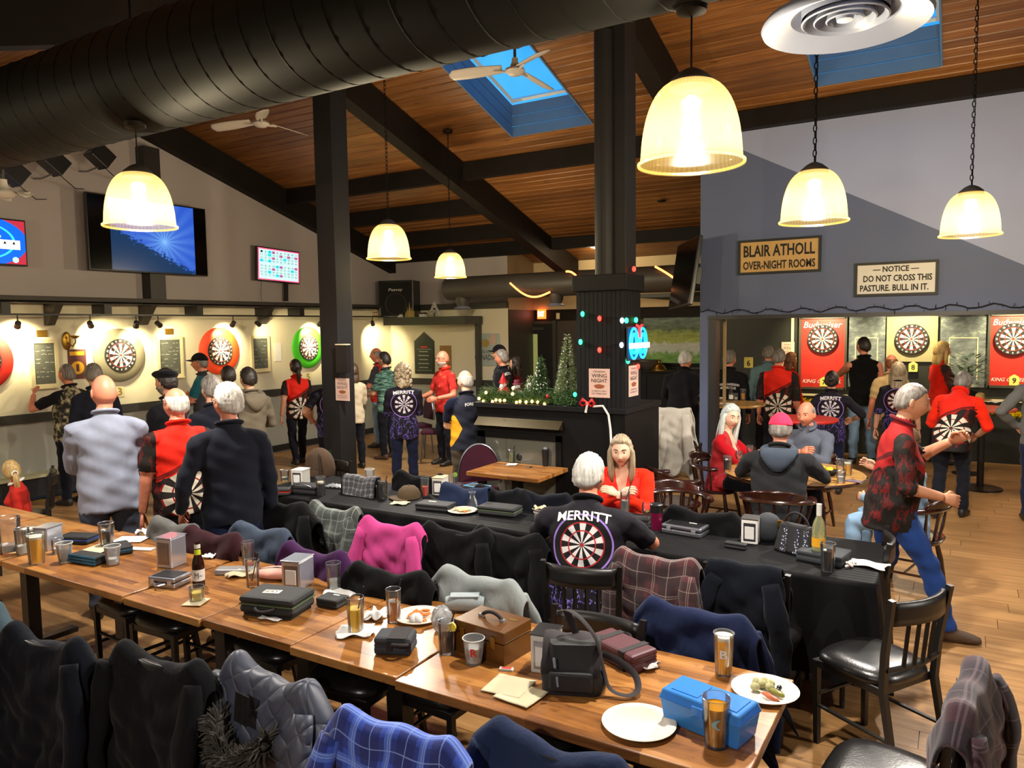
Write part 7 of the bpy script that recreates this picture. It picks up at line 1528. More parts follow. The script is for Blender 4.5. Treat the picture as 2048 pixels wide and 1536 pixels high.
xtree(1136, 668, 795, .13, 'pine_silver', 'tall frosted Christmas tree beside the column', 2600); xtree(1083, 710, 800, .085, 'pine', 'green beaded Christmas tree in the middle of the mantel', 1800); xtree(1062, 752, 802, .06, 'pine_silver', 'smallest golden Christmas tree on the mantel', 900)
q = on_y(1007, 790, YF+.25); GN = thing('figurine', 'gnome figurine in red coat and pointed red hat', 'figurine', (q.x, YF+.25, fzt)); obj('coat', MB().lathe([(.0, 0), (.085, 0), (.08, .06), (.05, .13), (.03, .15)], 20), [M['ornament_red']], GN, 60); obj('head', MB().ell((0, 0, .165), (.036, .036, .035), 14, 9), [M['skin_c']], GN, 80); obj('hat', MB().lathe([(.045, .18), (.04, .2), (.02, .245), (0, .29)], 16), [M['ornament_red']], GN, 60); obj('beard', MB().ell((0, -.03, .14), (.03, .02, .03), 10, 7), [M['snow_white']], GN, 80)
q = on_y(1034, 790, YF+.25); SN = thing('figurine', 'white snowman figurine with plum scarf and hat', 'figurine', (q.x, YF+.25, fzt)); obj('body', MB().lathe([(.0, 0), (.07, .0), (.075, .05), (.05, .11), (.0, .13)], 20).ell((0, 0, .15), (.036, .036, .036), 14, 9), [M['snow_white']], SN, 60); obj('scarf', MB().tube([(.038*math.cos(a), .038*math.sin(a), .122) for a in np.linspace(0, 6.28, 16, endpoint=False)], .012, 6, closed=True).tube([(.02, -.04, .12), (.03, -.06, .08)], .012, 6), [simple('plum', '#6c2038', .8)], SN, 80); obj('hat', MB().lathe([(.045, .17), (.045, .178), (.03, .18), (.03, .215), (0, .215)], 16), [M['plum']], SN, 40)
BOW = thing('red_bow', 'glittering red bow at the right end of the garland', 'bow', on_y(1176, 806, YF-.03)); 
for sx in (-1, 1): obj('loop', MB().tube([(0, 0, 0), (sx*.05, -.02, .035), (sx*.075, -.02, 0), (sx*.05, -.02, -.03), (0, 0, 0)], [.006, .02, .02, .02, .006], 8, flat=.4), [M['ornament_red']], BOW, 80)
obj('knot', MB().ell((0, -.02, 0), (.014, .014, .014), 10, 7), [M['xr']], BOW, 80); obj('tail', MB().tube([(0, -.01, 0), (-.02, -.012, -.09)], .012, 6, flat=.3), [M['paper']], BOW)
# ================================================================== THINGS ON THE TABLES
glassy('clear_glass', '#e8eef0', .16, .03); glassy('plastic_cup', '#dfe4e8', .30, .12); glassy('bottle_clear', '#d8dcae', .35, .05); glassy('bottle_brown', '#2c1508', .92, .08); glassy('bottle_green', '#16351c', .85, .08); glassy('blue_plastic', '#4a9cec', .72, .18); glassy('poly_bag', '#c9ccd0', .45, .2)
simple('beer', '#ffb01e', .08, var=.1, coat=.3); simple('beer_dark', '#b87c18', .08, var=.1, coat=.3); simple('foam', '#d9cfb4', .9, var=.08); simple('cola', '#1d0906', .06, var=.1, coat=.3); simple('juice', '#ffc61c', .25, var=.08); simple('iced_tea', '#b86a1c', .08, var=.15); simple('caesar', '#d8441c', .2, var=.1); simple('water_ice', '#b9bcb8', .15, var=.2, nscale=60); simple('green_drink', '#6f7a4c', .15, var=.3, nscale=40); simple('wine_pale', '#c9b25a', .08, var=.05)
simple('lemon', '#d8c034', .5); simple('lime', '#7a9a34', .5); simple('straw_black', '#0d0d0d', .4, var=0); simple('napkin_white', '#d6d4d2', .9, var=.05, bump=.4, bscale=40); simple('napkin_tan', '#c2b596', .9, var=.06, bump=.3, bscale=40); simple('plate_paper', '#cfc8ba', .75, var=.05)
simple('case_black', '#17181a', .7, var=.15, nscale=40, bump=.25, bscale=220); simple('case_grey', '#2a2e33', .8, var=.2, nscale=40, bump=.3, bscale=200); simple('zip_green', '#4c5c40', .6); simple('alu', '#a9adb8', .3, .9, var=.1); simple('burgundy', '#4c1d26', .55, var=.2, nscale=25); simple('strap_dark', '#1c1418', .8); simple('case_wood', '#55330f', .3, var=.35, nscale=7, coat=.4); simple('teal_strip', '#1e6a90', .6); simple('blue_trim', '#2a5cc8', .5); simple('tumbler_plum', '#7a1440', .25, .4, var=.15); simple('label_yellow', '#d89a14', .6); simple('label_white', '#c9c7c0', .6); simple('food_orange', '#c2661c', .6, var=.5, nscale=60); simple('food_pale', '#cdbb86', .7, var=.3, nscale=50); simple('pickle', '#7a7a2c', .4); simple('sausage', '#b05a34', .4); simple('olive_dark', '#1b1414', .3); simple('cauli', '#a9a476', .8, var=.3, nscale=60); simple('red_pack', '#b8322a', .6); simple('pink_bag', '#d49484', .6, var=.1); simple('cap_brown', '#4a3a22', .9); simple('phone_white', '#c9c9cc', .3)
def smooth_path(P, k=5):
    P = [Vector(p) for p in P]; out = []
    for i in range(len(P)-1):
        a, b, c, d = P[max(i-1, 0)], P[i], P[i+1], P[min(i+2, len(P)-1)]
        for s_ in range(k): t_ = s_/k; out.append(.5*((2*b)+(c-a)*t_+(2*a-5*b+4*c-d)*t_*t_+(3*b-a-3*c+d)*t_**3))
    return out+[P[-1]]
def T_(px, py, z=TZ): return on_z(px, py, z+.001)
def drink(px, py, h, rt, rb, liq, fill, label, foam=False, straw=False, garnish=None, z=TZ, plastic=False, printm=None, ice=False, loc=None, cat='glass', base=.008):
    D = thing('drink', label, cat, loc if loc is not None else T_(px, py, z), 0, 'drinks on the tables'); g = 'plastic_cup' if plastic else 'clear_glass'; r = lambda z_: rb+(rt-rb)*z_/h
    obj('glass', MB().lathe([(0, 0), (rb, 0), (rt, h), (rt-.002, h), (rb-.003, base), (0, base)], 28), [M[g]], D, 40)
    if plastic: obj('rim', MB().tube([(rt*math.cos(a), rt*math.sin(a), h) for a in np.linspace(0, 6.2832, 28, endpoint=False)], .0022, 5, closed=True), [M['label_white']], D)
    else: obj('rim', MB().tube([((rt-.001)*math.cos(a), (rt-.001)*math.sin(a), h) for a in np.linspace(0, 6.2832, 28, endpoint=False)], .0012, 4, closed=True), [M['chrome']], D)
    if liq:
        zt = base+(h-base)*fill; k = .0035; obj('liquid', MB().lathe([(0, base+.001), (r(base)-k, base+.001), (r(zt)-k, zt), (0, zt)], 24), [M[liq]], D, 40)
        if foam: obj('foam', MB().lathe([(0, zt+.0005), (r(zt)-k, zt+.0005), (r(zt+.014)-k, zt+.014), (0, zt+.016)], 24), [M['foam']], D, 60)
        if ice:
            rr = random.Random(int(px)); 
            for q in range(5): a = rr.uniform(0, 6.28); R_ = Matrix.Rotation(rr.uniform(0, 3), 3, Vector((rr.random(), rr.random(), rr.random())).normalized()); obj('ice_cube', MB().box((rt*.4*math.cos(a), rt*.4*math.sin(a), zt-.012+rr.uniform(-.006, .012)), (.02, .02, .018), 0, R_), [M['water_ice']], D, None, .003)
    if straw: obj('straw', MB().tube([(-rb*.3, 0, base+.01), (rt*.75, .005, h*1.02), (rt*1.15, .007, h*1.32)], .0032, 6), [M['straw_black']], D)
    if garnish: obj('garnish', MB().tube([(rt*.9, -.004, h*.86 if garnish == 'lemon' else h), (rt*.9, .004, h*.86 if garnish == 'lemon' else h)], .019, 16), [M[garnish]], D)
    if printm:
        s_, col = printm; V, F = text_w(s_, .028, .034, bold=.03); m = MB(); a0 = math.atan2(-T_(px, py).y, -T_(px, py).x)
        m.add([((r(h*.55+p[1])+.0012)*math.cos(a0+p[0]/r(h*.55)), (r(h*.55+p[1])+.0012)*math.sin(a0+p[0]/r(h*.55)), h*.55+p[1]) for p in V], F); obj('print', m, [M[col]], D, None)
    return D
def napkin(px, py, w, h, rz, label, crumple=.0, mat='napkin_white', z=TZ, seed=0, loc=None):
    r = random.Random(seed+int(px)); ph = [r.uniform(0, 6.3) for _ in range(4)]; m = MB(); R_ = rotz(rz)
    def f(u, v): x, y = (u-.5)*w*(1-.18*crumple*math.sin(v*7+ph[0])), (v-.5)*h*(1-.18*crumple*math.sin(u*8+ph[1])); return R_ @ Vector((x, y, .004+.003*u+crumple*.014*(1+math.sin(u*9+ph[2]+v*5)*math.cos(v*8+ph[3]))))
    m.grid(f, 16, 16); o = obj('napkin', m, [M[mat]], None, 80, solid=.003); o.location = loc if loc is not None else T_(px, py, z); return tag(o, label, 'napkin')
def dispenser(px, py, rz, label, body='chrome', size=(.10, .13, .15), cap='chrome', face='napkin_white', z=TZ):
    w, d, h = size; D = thing('napkin_dispenser', label, 'napkin dispenser', T_(px, py, z), rz, 'napkin dispensers'); obj('body', MB().bx(-w/2, w/2, -d/2, d/2, 0, h), [M[body]], D, None, .006); obj('lid', MB().bx(-w/2-.003, w/2+.003, -d/2-.003, d/2+.003, h, h+.006), [M[cap]], D, None, .002)
    for s_ in (-1, 1): obj('napkin_slot', MB().bx(-w*.36, w*.36, s_*d/2-.002, s_*d/2+.002, h*.12, h*.86), [M['steel']], D, None); obj('napkin_stack', MB().bx(-w*.28, w*.28, s_*(d/2+.001)-.004, s_*(d/2+.001)+.004, h*.2, h*.72), [M[face]], D, None, .002)
    return D
def boxcase(px, py, rz, w, d, h, label, mat, name='dart_case', cat='case', z=TZ, r=.012, loc=None, lidline=None, extra=None, group=None):
    D = thing(name, label, cat, loc if loc is not None else T_(px, py, z), rz, group); sp = .55
    obj('base', MB().bx(-w/2, w/2, -d/2, d/2, 0, h*sp-.002), [M[mat]], D, None, r); obj('lid', MB().bx(-w/2, w/2, -d/2, d/2, h*sp+.002, h), [M[mat]], D, None, r)
    obj('seam', MB().bx(-w/2+.004, w/2-.004, -d/2+.004, d/2-.004, h*sp-.004, h*sp+.004), [M[lidline or mat]], D, None); return D
def label_patch(D, x, y, z, w, h, text, rx=0, col='label_white', rz=0):
    obj('label_patch', MB().box((x, y, z), (w, h, .0015), 0, rotz(rz)), [M[col]], D, None)
    if text: V, F = text_w(text, w*.8, h*.55); m = MB(); R_ = rotz(rz); m.add([R_ @ Vector((p[0], p[1], 0))+Vector((x, y, z+.0012)) for p in V], F); obj('lettering', m, [M['ink']], D, None)
def handle_arc(D, a, b, up, r=.006, mat='strap_dark', n=9, side=Vector((0, 0, 1)), flat=1.0):
    n = 17; a, b = Vector(a), Vector(b); obj('handle', MB().tube([a.lerp(b, i/(n-1))+side*(up*math.sin(math.pi*i/(n-1))**.6) for i in range(n)], r, 8, flat=flat), [M[mat]], D)
deg = math.radians
# ---- wooden tables, left to right
drink(20, 1104, .22, .065, .058, 'water_ice', .2, 'blurred tall clear jug at the left edge'); drink(46, 1108, .16, .042, .036, 'water_ice', .3, 'blurred clear tumbler beside the jug')
drink(74, 1126, .175, .050, .042, 'beer', .84, 'full pint of pale beer at the left end of the table', foam=True); drink(58, 1086, .10, .045, .036, 'cola', .8, 'low dark drink topped with white foam at the left end', foam=True)
dispenser(98, 1096, deg(20), 'chrome napkin dispenser beside the girl with the ponytail', size=(.10, .13, .14))
drink(130, 1124, .115, .045, .032, 'cola', .55, 'plastic cup with dark drink left of the striped wallet', plastic=True); drink(116, 1106, .09, .035, .03, 'water_ice', .3, 'small clear glass between the cups at the left')
boxcase(157, 1084, deg(20), .22, .12, .05, 'black and blue soft pouch lying behind the dart wallets', 'case_black', lidline='blue_trim')
D = boxcase(178, 1125, deg(8), .22, .09, .055, 'black dart wallet with blue stripes at the left', 'case_black'); [obj('stripe', MB().bx(-.111, .111, -.047, -.044, z_, z_+.011), [M['teal_strip']], D, None) for z_ in (.008, .026, .043)]
drink(226, 1127, .105, .045, .033, 'water_ice', .25, 'nearly empty clear plastic cup beside the striped wallet', plastic=True); drink(214, 1092, .15, .046, .038, 'cola', .65, 'glass of cola with ice behind the round black case', ice=True)
D = boxcase(240, 1104, deg(-20), .17, .12, .05, 'rounded black and blue dart case on the papers', 'case_black', lidline='teal_strip', r=.02)
napkin(200, 1098, .17, .20, .3, 'sheet of paper under the dark wallets', mat='napkin_tan'); napkin(262, 1080, .2, .14, .5, 'printed paper lying flat at the left table edge'); o = obj('phone', MB().bx(-.08, .08, -.028, .028, 0, .008), [M['phone_white']], None, None, .003); o.location = T_(283, 1099); o.rotation_euler = (0, 0, deg(22)); tag(o, 'white phone lying beside the papers', 'phone')
napkin(290, 1068, .1, .08, .2, 'crumpled napkin at the table edge near the grey jacket', 1.0)
dispenser(344, 1130, deg(12), 'tall chrome napkin dispenser next to the brown bottle', size=(.11, .12, .17), face='steel')
D = boxcase(340, 1168, deg(14), .17, .13, .055, 'small aluminium dart case in front of the chrome dispenser', 'alu', r=.006, lidline='black_plastic'); obj('top_plate', MB().bx(-.07, .07, -.052, .052, .0552, .057), [M['black_plastic']], D, None); handle_arc(D, (-.03, -.066, .024), (.03, -.066, .024), .03, .005, 'alu', side=Vector((0, -1, -.1)))
for x_ in (-.055, .055): obj('latch', MB().bx(x_-.012, x_+.012, -.069, -.064, .02, .042), [M['chrome']], D, None)
# beer bottle
BT = thing('beer_bottle', 'brown beer bottle with white label and yellow neck band', 'bottle', T_(398, 1172)); obj('glass', MB().lathe([(0, 0), (.031, 0), (.0315, .01), (.0315, .115), (.026, .145), (.0155, .175), (.0145, .225), (.0155, .228), (.0150, .236), (0, .236)], 24), [M['bottle_brown']], BT, 60); obj('label', MB().lathe([(.032, .035), (.032, .095)], 24), [M['label_white']], BT, 60); obj('neck_label', MB().lathe([(.0170, .172), (.0152, .200)], 20), [simple('neck_lime', '#b8c020', .5)], BT, 60); obj('cap_band', MB().lathe([(.0158, .206), (.0155, .228)], 20), [M['label_white']], BT, 60)
m = MB(); V, F = text_w('M~', .04, .03); a0 = math.atan2(-T_(398, 1172).y, -T_(398, 1172).x); m.add([(.0328*math.cos(a0+p[0]/.0328), .0328*math.sin(a0+p[0]/.0328), .065+p[1]) for p in V], F); obj('lettering', m, [M['ink']], BT, None)
drink(394, 1202, .075, .038, .034, 'wine_pale', .6, 'short glass of pale drink on a napkin in front of the bottle'); napkin(392, 1206, .1, .1, .4, 'small napkin under the short glass', mat='napkin_tan'); napkin(418, 1116, .07, .06, .2, 'scrap of white paper behind the brown bottle', .6)
D = boxcase(470, 1146, deg(30), .2, .075, .03, 'clear plastic case with pink contents', 'poly_bag', r=.004); obj('contents', MB().bx(-.09, .09, -.03, .03, .004, .02), [M['pink_bag']], D, None); napkin(485, 1152, .16, .1, .8, 'crumpled cream napkin beside the clear plastic case', .9, 'napkin_tan')
drink(497, 1135, .15, .036, .031, 'caesar', .12, 'tall empty glass with a red remnant at the back'); drink(506, 1172, .14, .037, .032, 'iced_tea', .14, 'tall empty glass with straw beside the black zip case', straw=True)
D = thing('pink_pouch', 'soft salmon pink pouch lying behind the black zip case', 'pouch', T_(556, 1156), deg(25)); obj('bag', MB().ell((0, 0, .03), (.13, .07, .032), 22, 10), [M['pink_bag']], D, 80); obj('zipper', MB().tube([(-.11, -.01, .05), (0, -.012, .064), (.11, -.01, .05)], .003, 5), [M['strap_dark']], D)
dispenser(597, 1172, deg(16), 'chrome napkin dispenser with blue reflections in the middle', size=(.11, .14, .15))
D = boxcase(556, 1222, deg(14), .30, .20, .085, 'large black zip case with white label', 'case_black', r=.022, lidline='zip_green', loc=T_(556, 1222)+Vector((0, 0, .012))); label_patch(D, -.02, -.01, .0855, .085, .045, 'IERY', rz=deg(8)); handle_arc(D, (-.05, -.1, .04), (.05, -.1, .04), .035, .007, 'strap_dark', side=Vector((0, -1, -.2))); obj('foot', MB().bx(-.13, .13, -.085, .085, -.012, 0), [M['case_black']], D, None); napkin(540, 1240, .12, .03, .1, 'white paper under the large zip case', .2)
D = boxcase(665, 1210, deg(6), .13, .10, .045, 'small black zip case right of the large one', 'case_black', r=.018); label_patch(D, .01, .02, .0455, .035, .012, '')
drink(668, 1180, .145, .039, .032, 'water_ice', .35, 'tall glass half full of ice on a napkin', straw=False, ice=True); napkin(684, 1186, .16, .12, .3, 'napkin under the glass of ice', .4)
drink(712, 1266, .165, .040, .034, 'juice', .68, 'tall glass of orange juice on a napkin', straw=True); napkin(712, 1266, .16, .13, .6, 'wrinkled napkin under the orange juice', .5); napkin(752, 1234, .085, .11, .2, 'crumpled napkin between juice and iced tea', .9)
drink(788, 1243, .155, .036, .031, 'iced_tea', .62, 'tall glass of iced tea with lemon and straw', straw=True, ice=True); 
def plate(px, py, r, label, z=TZ, food=None):
    D = thing('plate', label, 'plate', T_(px, py, z), 0, 'paper plates'); obj('dish', MB().lathe([(0, .003), (r*.66, .003), (r*.76, .014), (r*.96, .019), (r, .017), (r*.98, .013), (r*.74, .006), (r*.66, .0), (0, .0)], 48), [M['plate_paper']], D, 60); rr = random.Random(int(px))
    for n_, mt, sz, x_, y_, sp in (food or ()):
        for i in range(n_): obj('food', MB().ell((x_+rr.gauss(0, sp), y_+rr.gauss(0, sp), .012+sz[2]*.6), sz, 10, 7, 0, rotz(rr.uniform(0, 3)), .12, rr), [M[mt]], D, 80)
    return D
plate(838, 1236, .115, 'white plate with orange food scraps', food=((16, 'food_orange', (.022, .009, .007), .0, -.01, .035), (3, 'napkin_white', (.03, .02, .02), .03, -.06, .012)))
D = boxcase(792, 1300, deg(24), .16, .12, .075, 'dark grey fabric dart bag with handle', 'case_grey', r=.014); handle_arc(D, (.0, -.06, .05), (.07, -.06, .05), .028, .008, 'strap_dark', side=Vector((.1, -1, .3))); obj('strap', MB().bx(-.02, .06, -.062, .062, .0745, .0765), [M['strap_dark']], D, None); [obj('side_tab', MB().bx(x_-.012, x_+.012, -.064, -.058, .02, .06), [M['strap_dark']], D, None) for x_ in (-.01, .07)]
D = thing('clear_bag', 'crumpled clear plastic bag beside the wooden case', 'bag', T_(884, 1262)); obj('bag', MB().ell((0, 0, .055), (.05, .045, .062), 18, 12, 0, None, .06), [M['poly_bag']], D, 60); obj('contents', MB().ell((0, 0, .04), (.035, .03, .036), 14, 9), [M['water_ice']], D, 60)
drink(893, 1305, .135, .035, .031, 'cola', .55, 'glass of cola with lemon slice and straw', straw=True, garnish='lemon'); 
D = thing('grey_pouch', 'rolled pale grey cloth pouch behind the wooden case', 'pouch', T_(930, 1222), deg(30)); obj('roll', MB().tube([(-.09, 0, .04), (-.03, 0, .043), (.04, 0, .042), (.09, 0, .036)], [.03, .042, .042, .03], 18, flat=.9), [simple('pouch_grey', '#8d979b', .8, bump=.3)], D, 60); obj('fold', MB().bx(-.07, .07, -.03, .03, .074, .082), [M['pouch_grey']], D, None, .004)
# wooden case
q = T_(985, 1300); WC = thing('wooden_case', 'varnished wooden box case with carrying handle', 'case', q, deg(-6)); w, d, h = .27, .19, .135
for x_ in (-1, 1): obj('side_panel', MB().bx(x_*w/2-.006 if x_ > 0 else -w/2, w/2 if x_ > 0 else -w/2+.006, -d/2, d/2, 0, h*.62), [M['case_wood']], WC, None)
obj('front_panel', MB().bx(-w/2+.006, w/2-.006, -d/2, -d/2+.007, 0, h*.62), [M['case_wood']], WC, None); obj('back_panel', MB().bx(-w/2+.006, w/2-.006, d/2-.007, d/2, 0, h*.62), [M['case_wood']], WC, None); obj('bottom', MB().bx(-w/2+.006, w/2-.006, -d/2+.007, d/2-.007, 0, .006), [M['case_wood']], WC, None); obj('lid', MB().bx(-w/2, w/2, -d/2, d/2, h*.64, h), [M['case_wood']], WC, None, .004)
handle_arc(WC, (-.055, 0, h), (.055, 0, h), .028, .008, 'strap_dark')
for x_ in (-.055, .055): obj('handle_mount', MB().bx(x_-.012, x_+.012, -.009, .009, h, h+.01), [M['chrome']], WC, None)
for x_ in (-.08, .08): obj('latch', MB().bx(x_-.011, x_+.011, -d/2-.005, -d/2, h*.44, h*.8), [M['brass']], WC, None, .001)
obj('plate', MB().bx(.06, .1, .03, .05, h, h+.001), [M['brass']], WC, None)
drink(948, 1326, .105, .044, .032, 'water_ice', .62, 'plastic cup with red printed letter and icy water', plastic=True, printm=('R', 'red_paint')); 
D = boxcase(1013, 1340, deg(20), .055, .022, .008, 'little red and white paper packet', 'label_white', 'sauce_packet', 'packet', r=.001); obj('stripe', MB().bx(-.02, .02, -.008, .008, .0082, .009), [M['red_pack']], D, None)
napkin(1018, 1374, .16, .15, deg(4), 'flat cream napkin in front of the wooden case', .0, 'napkin_tan'); napkin(1042, 1392, .155, .14, deg(-6), 'second cream napkin overlapping the first', .06, 'napkin_tan')
dispenser(1094, 1335, deg(10), 'tall white sided napkin dispenser behind the black shoulder bag', 'label_white', (.095, .12, .15), 'black_plastic')
# black shoulder bag
q = T_(1145, 1375); SB = thing('shoulder_bag', 'black fabric shoulder bag with long strap', 'bag', q, deg(22)); m = MB()
def bagf(u, v):
    a = 2*math.pi*u; z = v*.185; k = 1-.20*v*v+.05*math.sin(v*6); x = .115*k*math.copysign(abs(math.cos(a))**.6, math.cos(a)); y = .072*k*math.copysign(abs(math.sin(a))**.6, math.sin(a)); return Vector((x+.01*math.sin(z*40+a*2), y+.006*math.sin(z*30+a*3), z))
m.grid(bagf, 41, 16); m.add([bagf(i/40, 1) for i in range(40)], [tuple(range(40))]); obj('body', m, [M['case_black']], SB, 60); obj('flap', MB().grid(lambda u, v: Vector(((u-.5)*.215, -.07+v*.13, .188-.11*(1-v)**3+.006*math.sin(u*12))), 12, 10), [M['strap_dark']], SB, 60, solid=.006)
obj('front_pocket', MB().bx(-.08, .08, -.088, -.066, .02, .095), [M['case_black']], SB, None, .012); 
for x_, z_ in ((-.06, .13), (-.05, .06)): obj('zip_pull', MB().tube([(x_, -.088, z_+.02), (x_+.004, -.092, z_-.015)], .0045, 6), [M['chrome']], SB)
obj('strap', MB().tube(smooth_path([(.02, .04, .17), (-.01, .05, .24), (-.02, .03, .285), (.03, .0, .27), (.09, -.02, .20), (.115, -.03, .1), (.14, -.05, .03), (.20, -.06, .012), (.24, -.03, .02), (.23, .03, .05), (.17, .05, .09), (.11, .04, .12)]), .013, 6, flat=.25), [M['strap_dark']], SB, 60)
# burgundy case with straps
D = boxcase(1243, 1318, deg(-24), .27, .14, .075, 'burgundy leather dart case with two dark straps', 'burgundy', r=.012)
for x_ in (-.07, .07): obj('strap', MB().bx(x_-.016, x_+.016, -.0725, .0725, -.0005, .0775), [M['strap_dark']], D, None, .003)
handle_arc(D, (-.1, .07, .055), (-.02, .07, .055), .025, .006, 'strap_dark', side=Vector((0, 1, .2)))
napkin(1290, 1335, .10, .075, .2, 'crumpled white napkin in front of the burgundy case', .9)
drink(1447, 1348, .165, .040, .031, 'beer', .84, 'glass of lager with white letter B behind the blue box', foam=True, printm=('B', 'paper'))
# blue plastic box
q = T_(1418, 1455); BB = thing('plastic_box', 'translucent blue plastic box with clip lid', 'box', q, deg(-13)); w, d, h = .30, .15, .115
m = MB(); 
def shell(m, w0, d0, w1, d1, z0, z1, t_=.003):
    O = [(-w0/2, -d0/2, z0), (w0/2, -d0/2, z0), (w0/2, d0/2, z0), (-w0/2, d0/2, z0), (-w1/2, -d1/2, z1), (w1/2, -d1/2, z1), (w1/2, d1/2, z1), (-w1/2, d1/2, z1)]; m.add(O, [(3, 2, 1, 0), (0, 1, 5, 4), (1, 2, 6, 5), (2, 3, 7, 6), (3, 0, 4, 7)])
shell(m, w*.9, d*.86, w*.98, d*.96, 0, h*.72); obj('base', m, [M['blue_plastic']], BB, None, .006); obj('rim', MB().bx(-w/2, w/2, -d/2, d/2, h*.70, h*.76), [M['blue_plastic']], BB, None, .004); m = MB(); V = [(-w/2, -d/2, h*.76), (w/2, -d/2, h*.76), (w/2, d/2, h*.76), (-w/2, d/2, h*.76), (-w*.47, -d*.44, h), (w*.47, -d*.44, h), (w*.47, d*.44, h), (-w*.47, d*.44, h)]; m.add(V, [(0, 1, 5, 4), (1, 2, 6, 5), (2, 3, 7, 6), (3, 0, 4, 7), (4, 5, 6, 7)]); obj('lid', m, [M['blue_plastic']], BB, None, .006)
for x_ in (-.065, .075): obj('lid_panel', MB().bx(x_-.05, x_+.05, -.05, .05, h-.001, h+.003), [M['blue_plastic']], BB, None, .003)
obj('contents', MB().bx(-.1, .06, -.05, .05, .004, .045), [simple('box_inside', '#1f5aa8', .6, var=.5, nscale=40)], BB, None, .01); obj('clip', MB().bx(-.02, .02, -d/2-.006, -d/2, h*.6, h*.86), [M['blue_plastic']], BB, None)
drink(1432, 1490, .160, .046, .036, 'beer_dark', .82, 'nearest glass of dark beer with blue printed shape', printm=('(', 'xblue') if simple('xblue', '#7fb4c8', .5) else None); plate(1278, 1452, .125, 'empty round paper plate near the table edge')
plate(1530, 1385, .12, 'paper plate with vegetables and sausage behind the blue box', food=((7, 'cauli', (.017, .016, .015), -.005, .03, .02), (2, 'olive_dark', (.011, .010, .009), .035, .02, .008), (1, 'pickle', (.04, .012, .010), .035, -.02, .004), (1, 'sausage', (.042, .011, .010), .03, -.055, .003)))
# ---- black table, left to right
dispenser(602, 968, deg(15), 'white napkin dispenser with dark sides at the left of the black table', 'label_white', size=(.11, .13, .13), cap='paper'); drink(570, 962, .10, .04, .035, 'water_ice', .3, 'short clear glass left on the black table'); drink(642, 990, .15, .040, .034, 'cola', .62, 'dark stout glass with pale foam on the black table', foam=True)
B = thing('beer_bottle', 'green glass bottle on the far left of the black table', 'bottle', T_(662, 945)); obj('glass', MB().lathe([(0, 0), (.03, 0), (.03, .11), (.015, .16), (.0145, .215), (0, .215)], 20), [M['bottle_green']], B, 60); obj('label', MB().lathe([(.0305, .03), (.0305, .08)], 20), [M['label_white']], B, 60)
D = boxcase(615, 985, deg(10), .26, .16, .07, 'black lidded case with wire handle on the black table', 'case_black'); handle_arc(D, (-.1, -.08, .06), (.1, -.08, .06), .03, .004, 'steel', side=Vector((0, -.3, 1)))
D = thing('clear_bag', 'shiny clear plastic bag lying flat on the black table', 'bag', T_(683, 975), deg(10)); obj('bag', MB().grid(lambda u, v: Vector(((u-.5)*.26, (v-.5)*.13, .008+.02*math.sin(u*6)*math.sin(v*5)+.012*math.sin(u*19+v*11)**2)), 20, 12), [M['poly_bag']], D, 60, solid=.003); obj('seal', MB().bx(-.13, .13, .058, .066, .004, .012), [M['label_white']], D, None)
D = boxcase(724, 974, deg(30), .075, .025, .018, 'bright red lighter on the black table', 'red_paint', 'lighter', 'lighter', r=.004); drink(740, 965, .12, .042, .034, 'iced_tea', .4, 'frosted cup of amber drink on the black table', plastic=True)
D = thing('eyeglasses', 'folded dark eyeglasses on the black table', 'eyeglasses', T_(744, 992), deg(40)); [obj('lens_rim', MB().tube([(x_+.024*math.cos(a), 0, .024+.02*math.sin(a)) for a in np.linspace(0, 6.28, 16, endpoint=False)], .003, 5, closed=True), [M['strap_dark']], D) for x_ in (-.03, .03)]; obj('temple', MB().tube([(.055, 0, .03), (.05, .1, .012)], .003, 5), [M['strap_dark']], D)
drink(766, 996, .14, .038, .033, 'cola', .85, 'glass of cola with black straw on the black table', straw=True)
CP = thing('baseball_cap', 'brown baseball cap lying on the black table', 'cap', T_(818, 995), deg(150)); obj('crown', MB().lathe([(.09, 0), (.092, .03), (.08, .065), (.05, .092), (0, .1)], 24), [M['cap_brown']], CP, 60); obj('brim', MB().grid(lambda u, v: Vector((math.sin((u-.5)*2.2)*(.085+.075*v), math.cos((u-.5)*2.2)*(.085+.075*v), .012-.02*abs(u-.5))), 14, 5), [M['cap_brown']], CP, 60, solid=.005); obj('button', MB().ell((0, 0, .101), (.008, .008, .005), 8, 6), [M['cap_brown']], CP, 80)
napkin(800, 1008, .13, .09, .3, 'white napkin in front of the brown cap', .3, 'napkin_tan'); drink(850, 992, .15, .037, .032, 'caesar', .5, 'tall glass of red tomato drink'); dispenser(882, 988, deg(12), 'white napkin dispenser with tan top beside the red drink', 'label_white', size=(.10, .13, .14), cap='house_gold')
D = boxcase(872, 1018, deg(8), .28, .15, .05, 'flat black zip dart case with small white label', 'case_black', r=.014); label_patch(D, -.04, .02, .0505, .06, .02, '')
drink(905, 985, .15, .034, .03, 'water_ice', .2, 'tall clear glass with lime beside the white dispenser', straw=True, garnish='lime'); drink(918, 992, .10, .036, .03, 'water_ice', .6, 'glass of ice on the black table behind the pouch', straw=True)
D = boxcase(955, 985, deg(-8), .2, .11, .055, 'dark pouch with light blue piping', 'case_grey', r=.016); obj('piping', MB().tube([(-.1, -.055, .056), (.1, -.055, .056), (.1, .055, .056), (-.1, .055, .056)], .004, 6, closed=True), [simple('pipe_blue', '#4a9ac8', .5)], D)
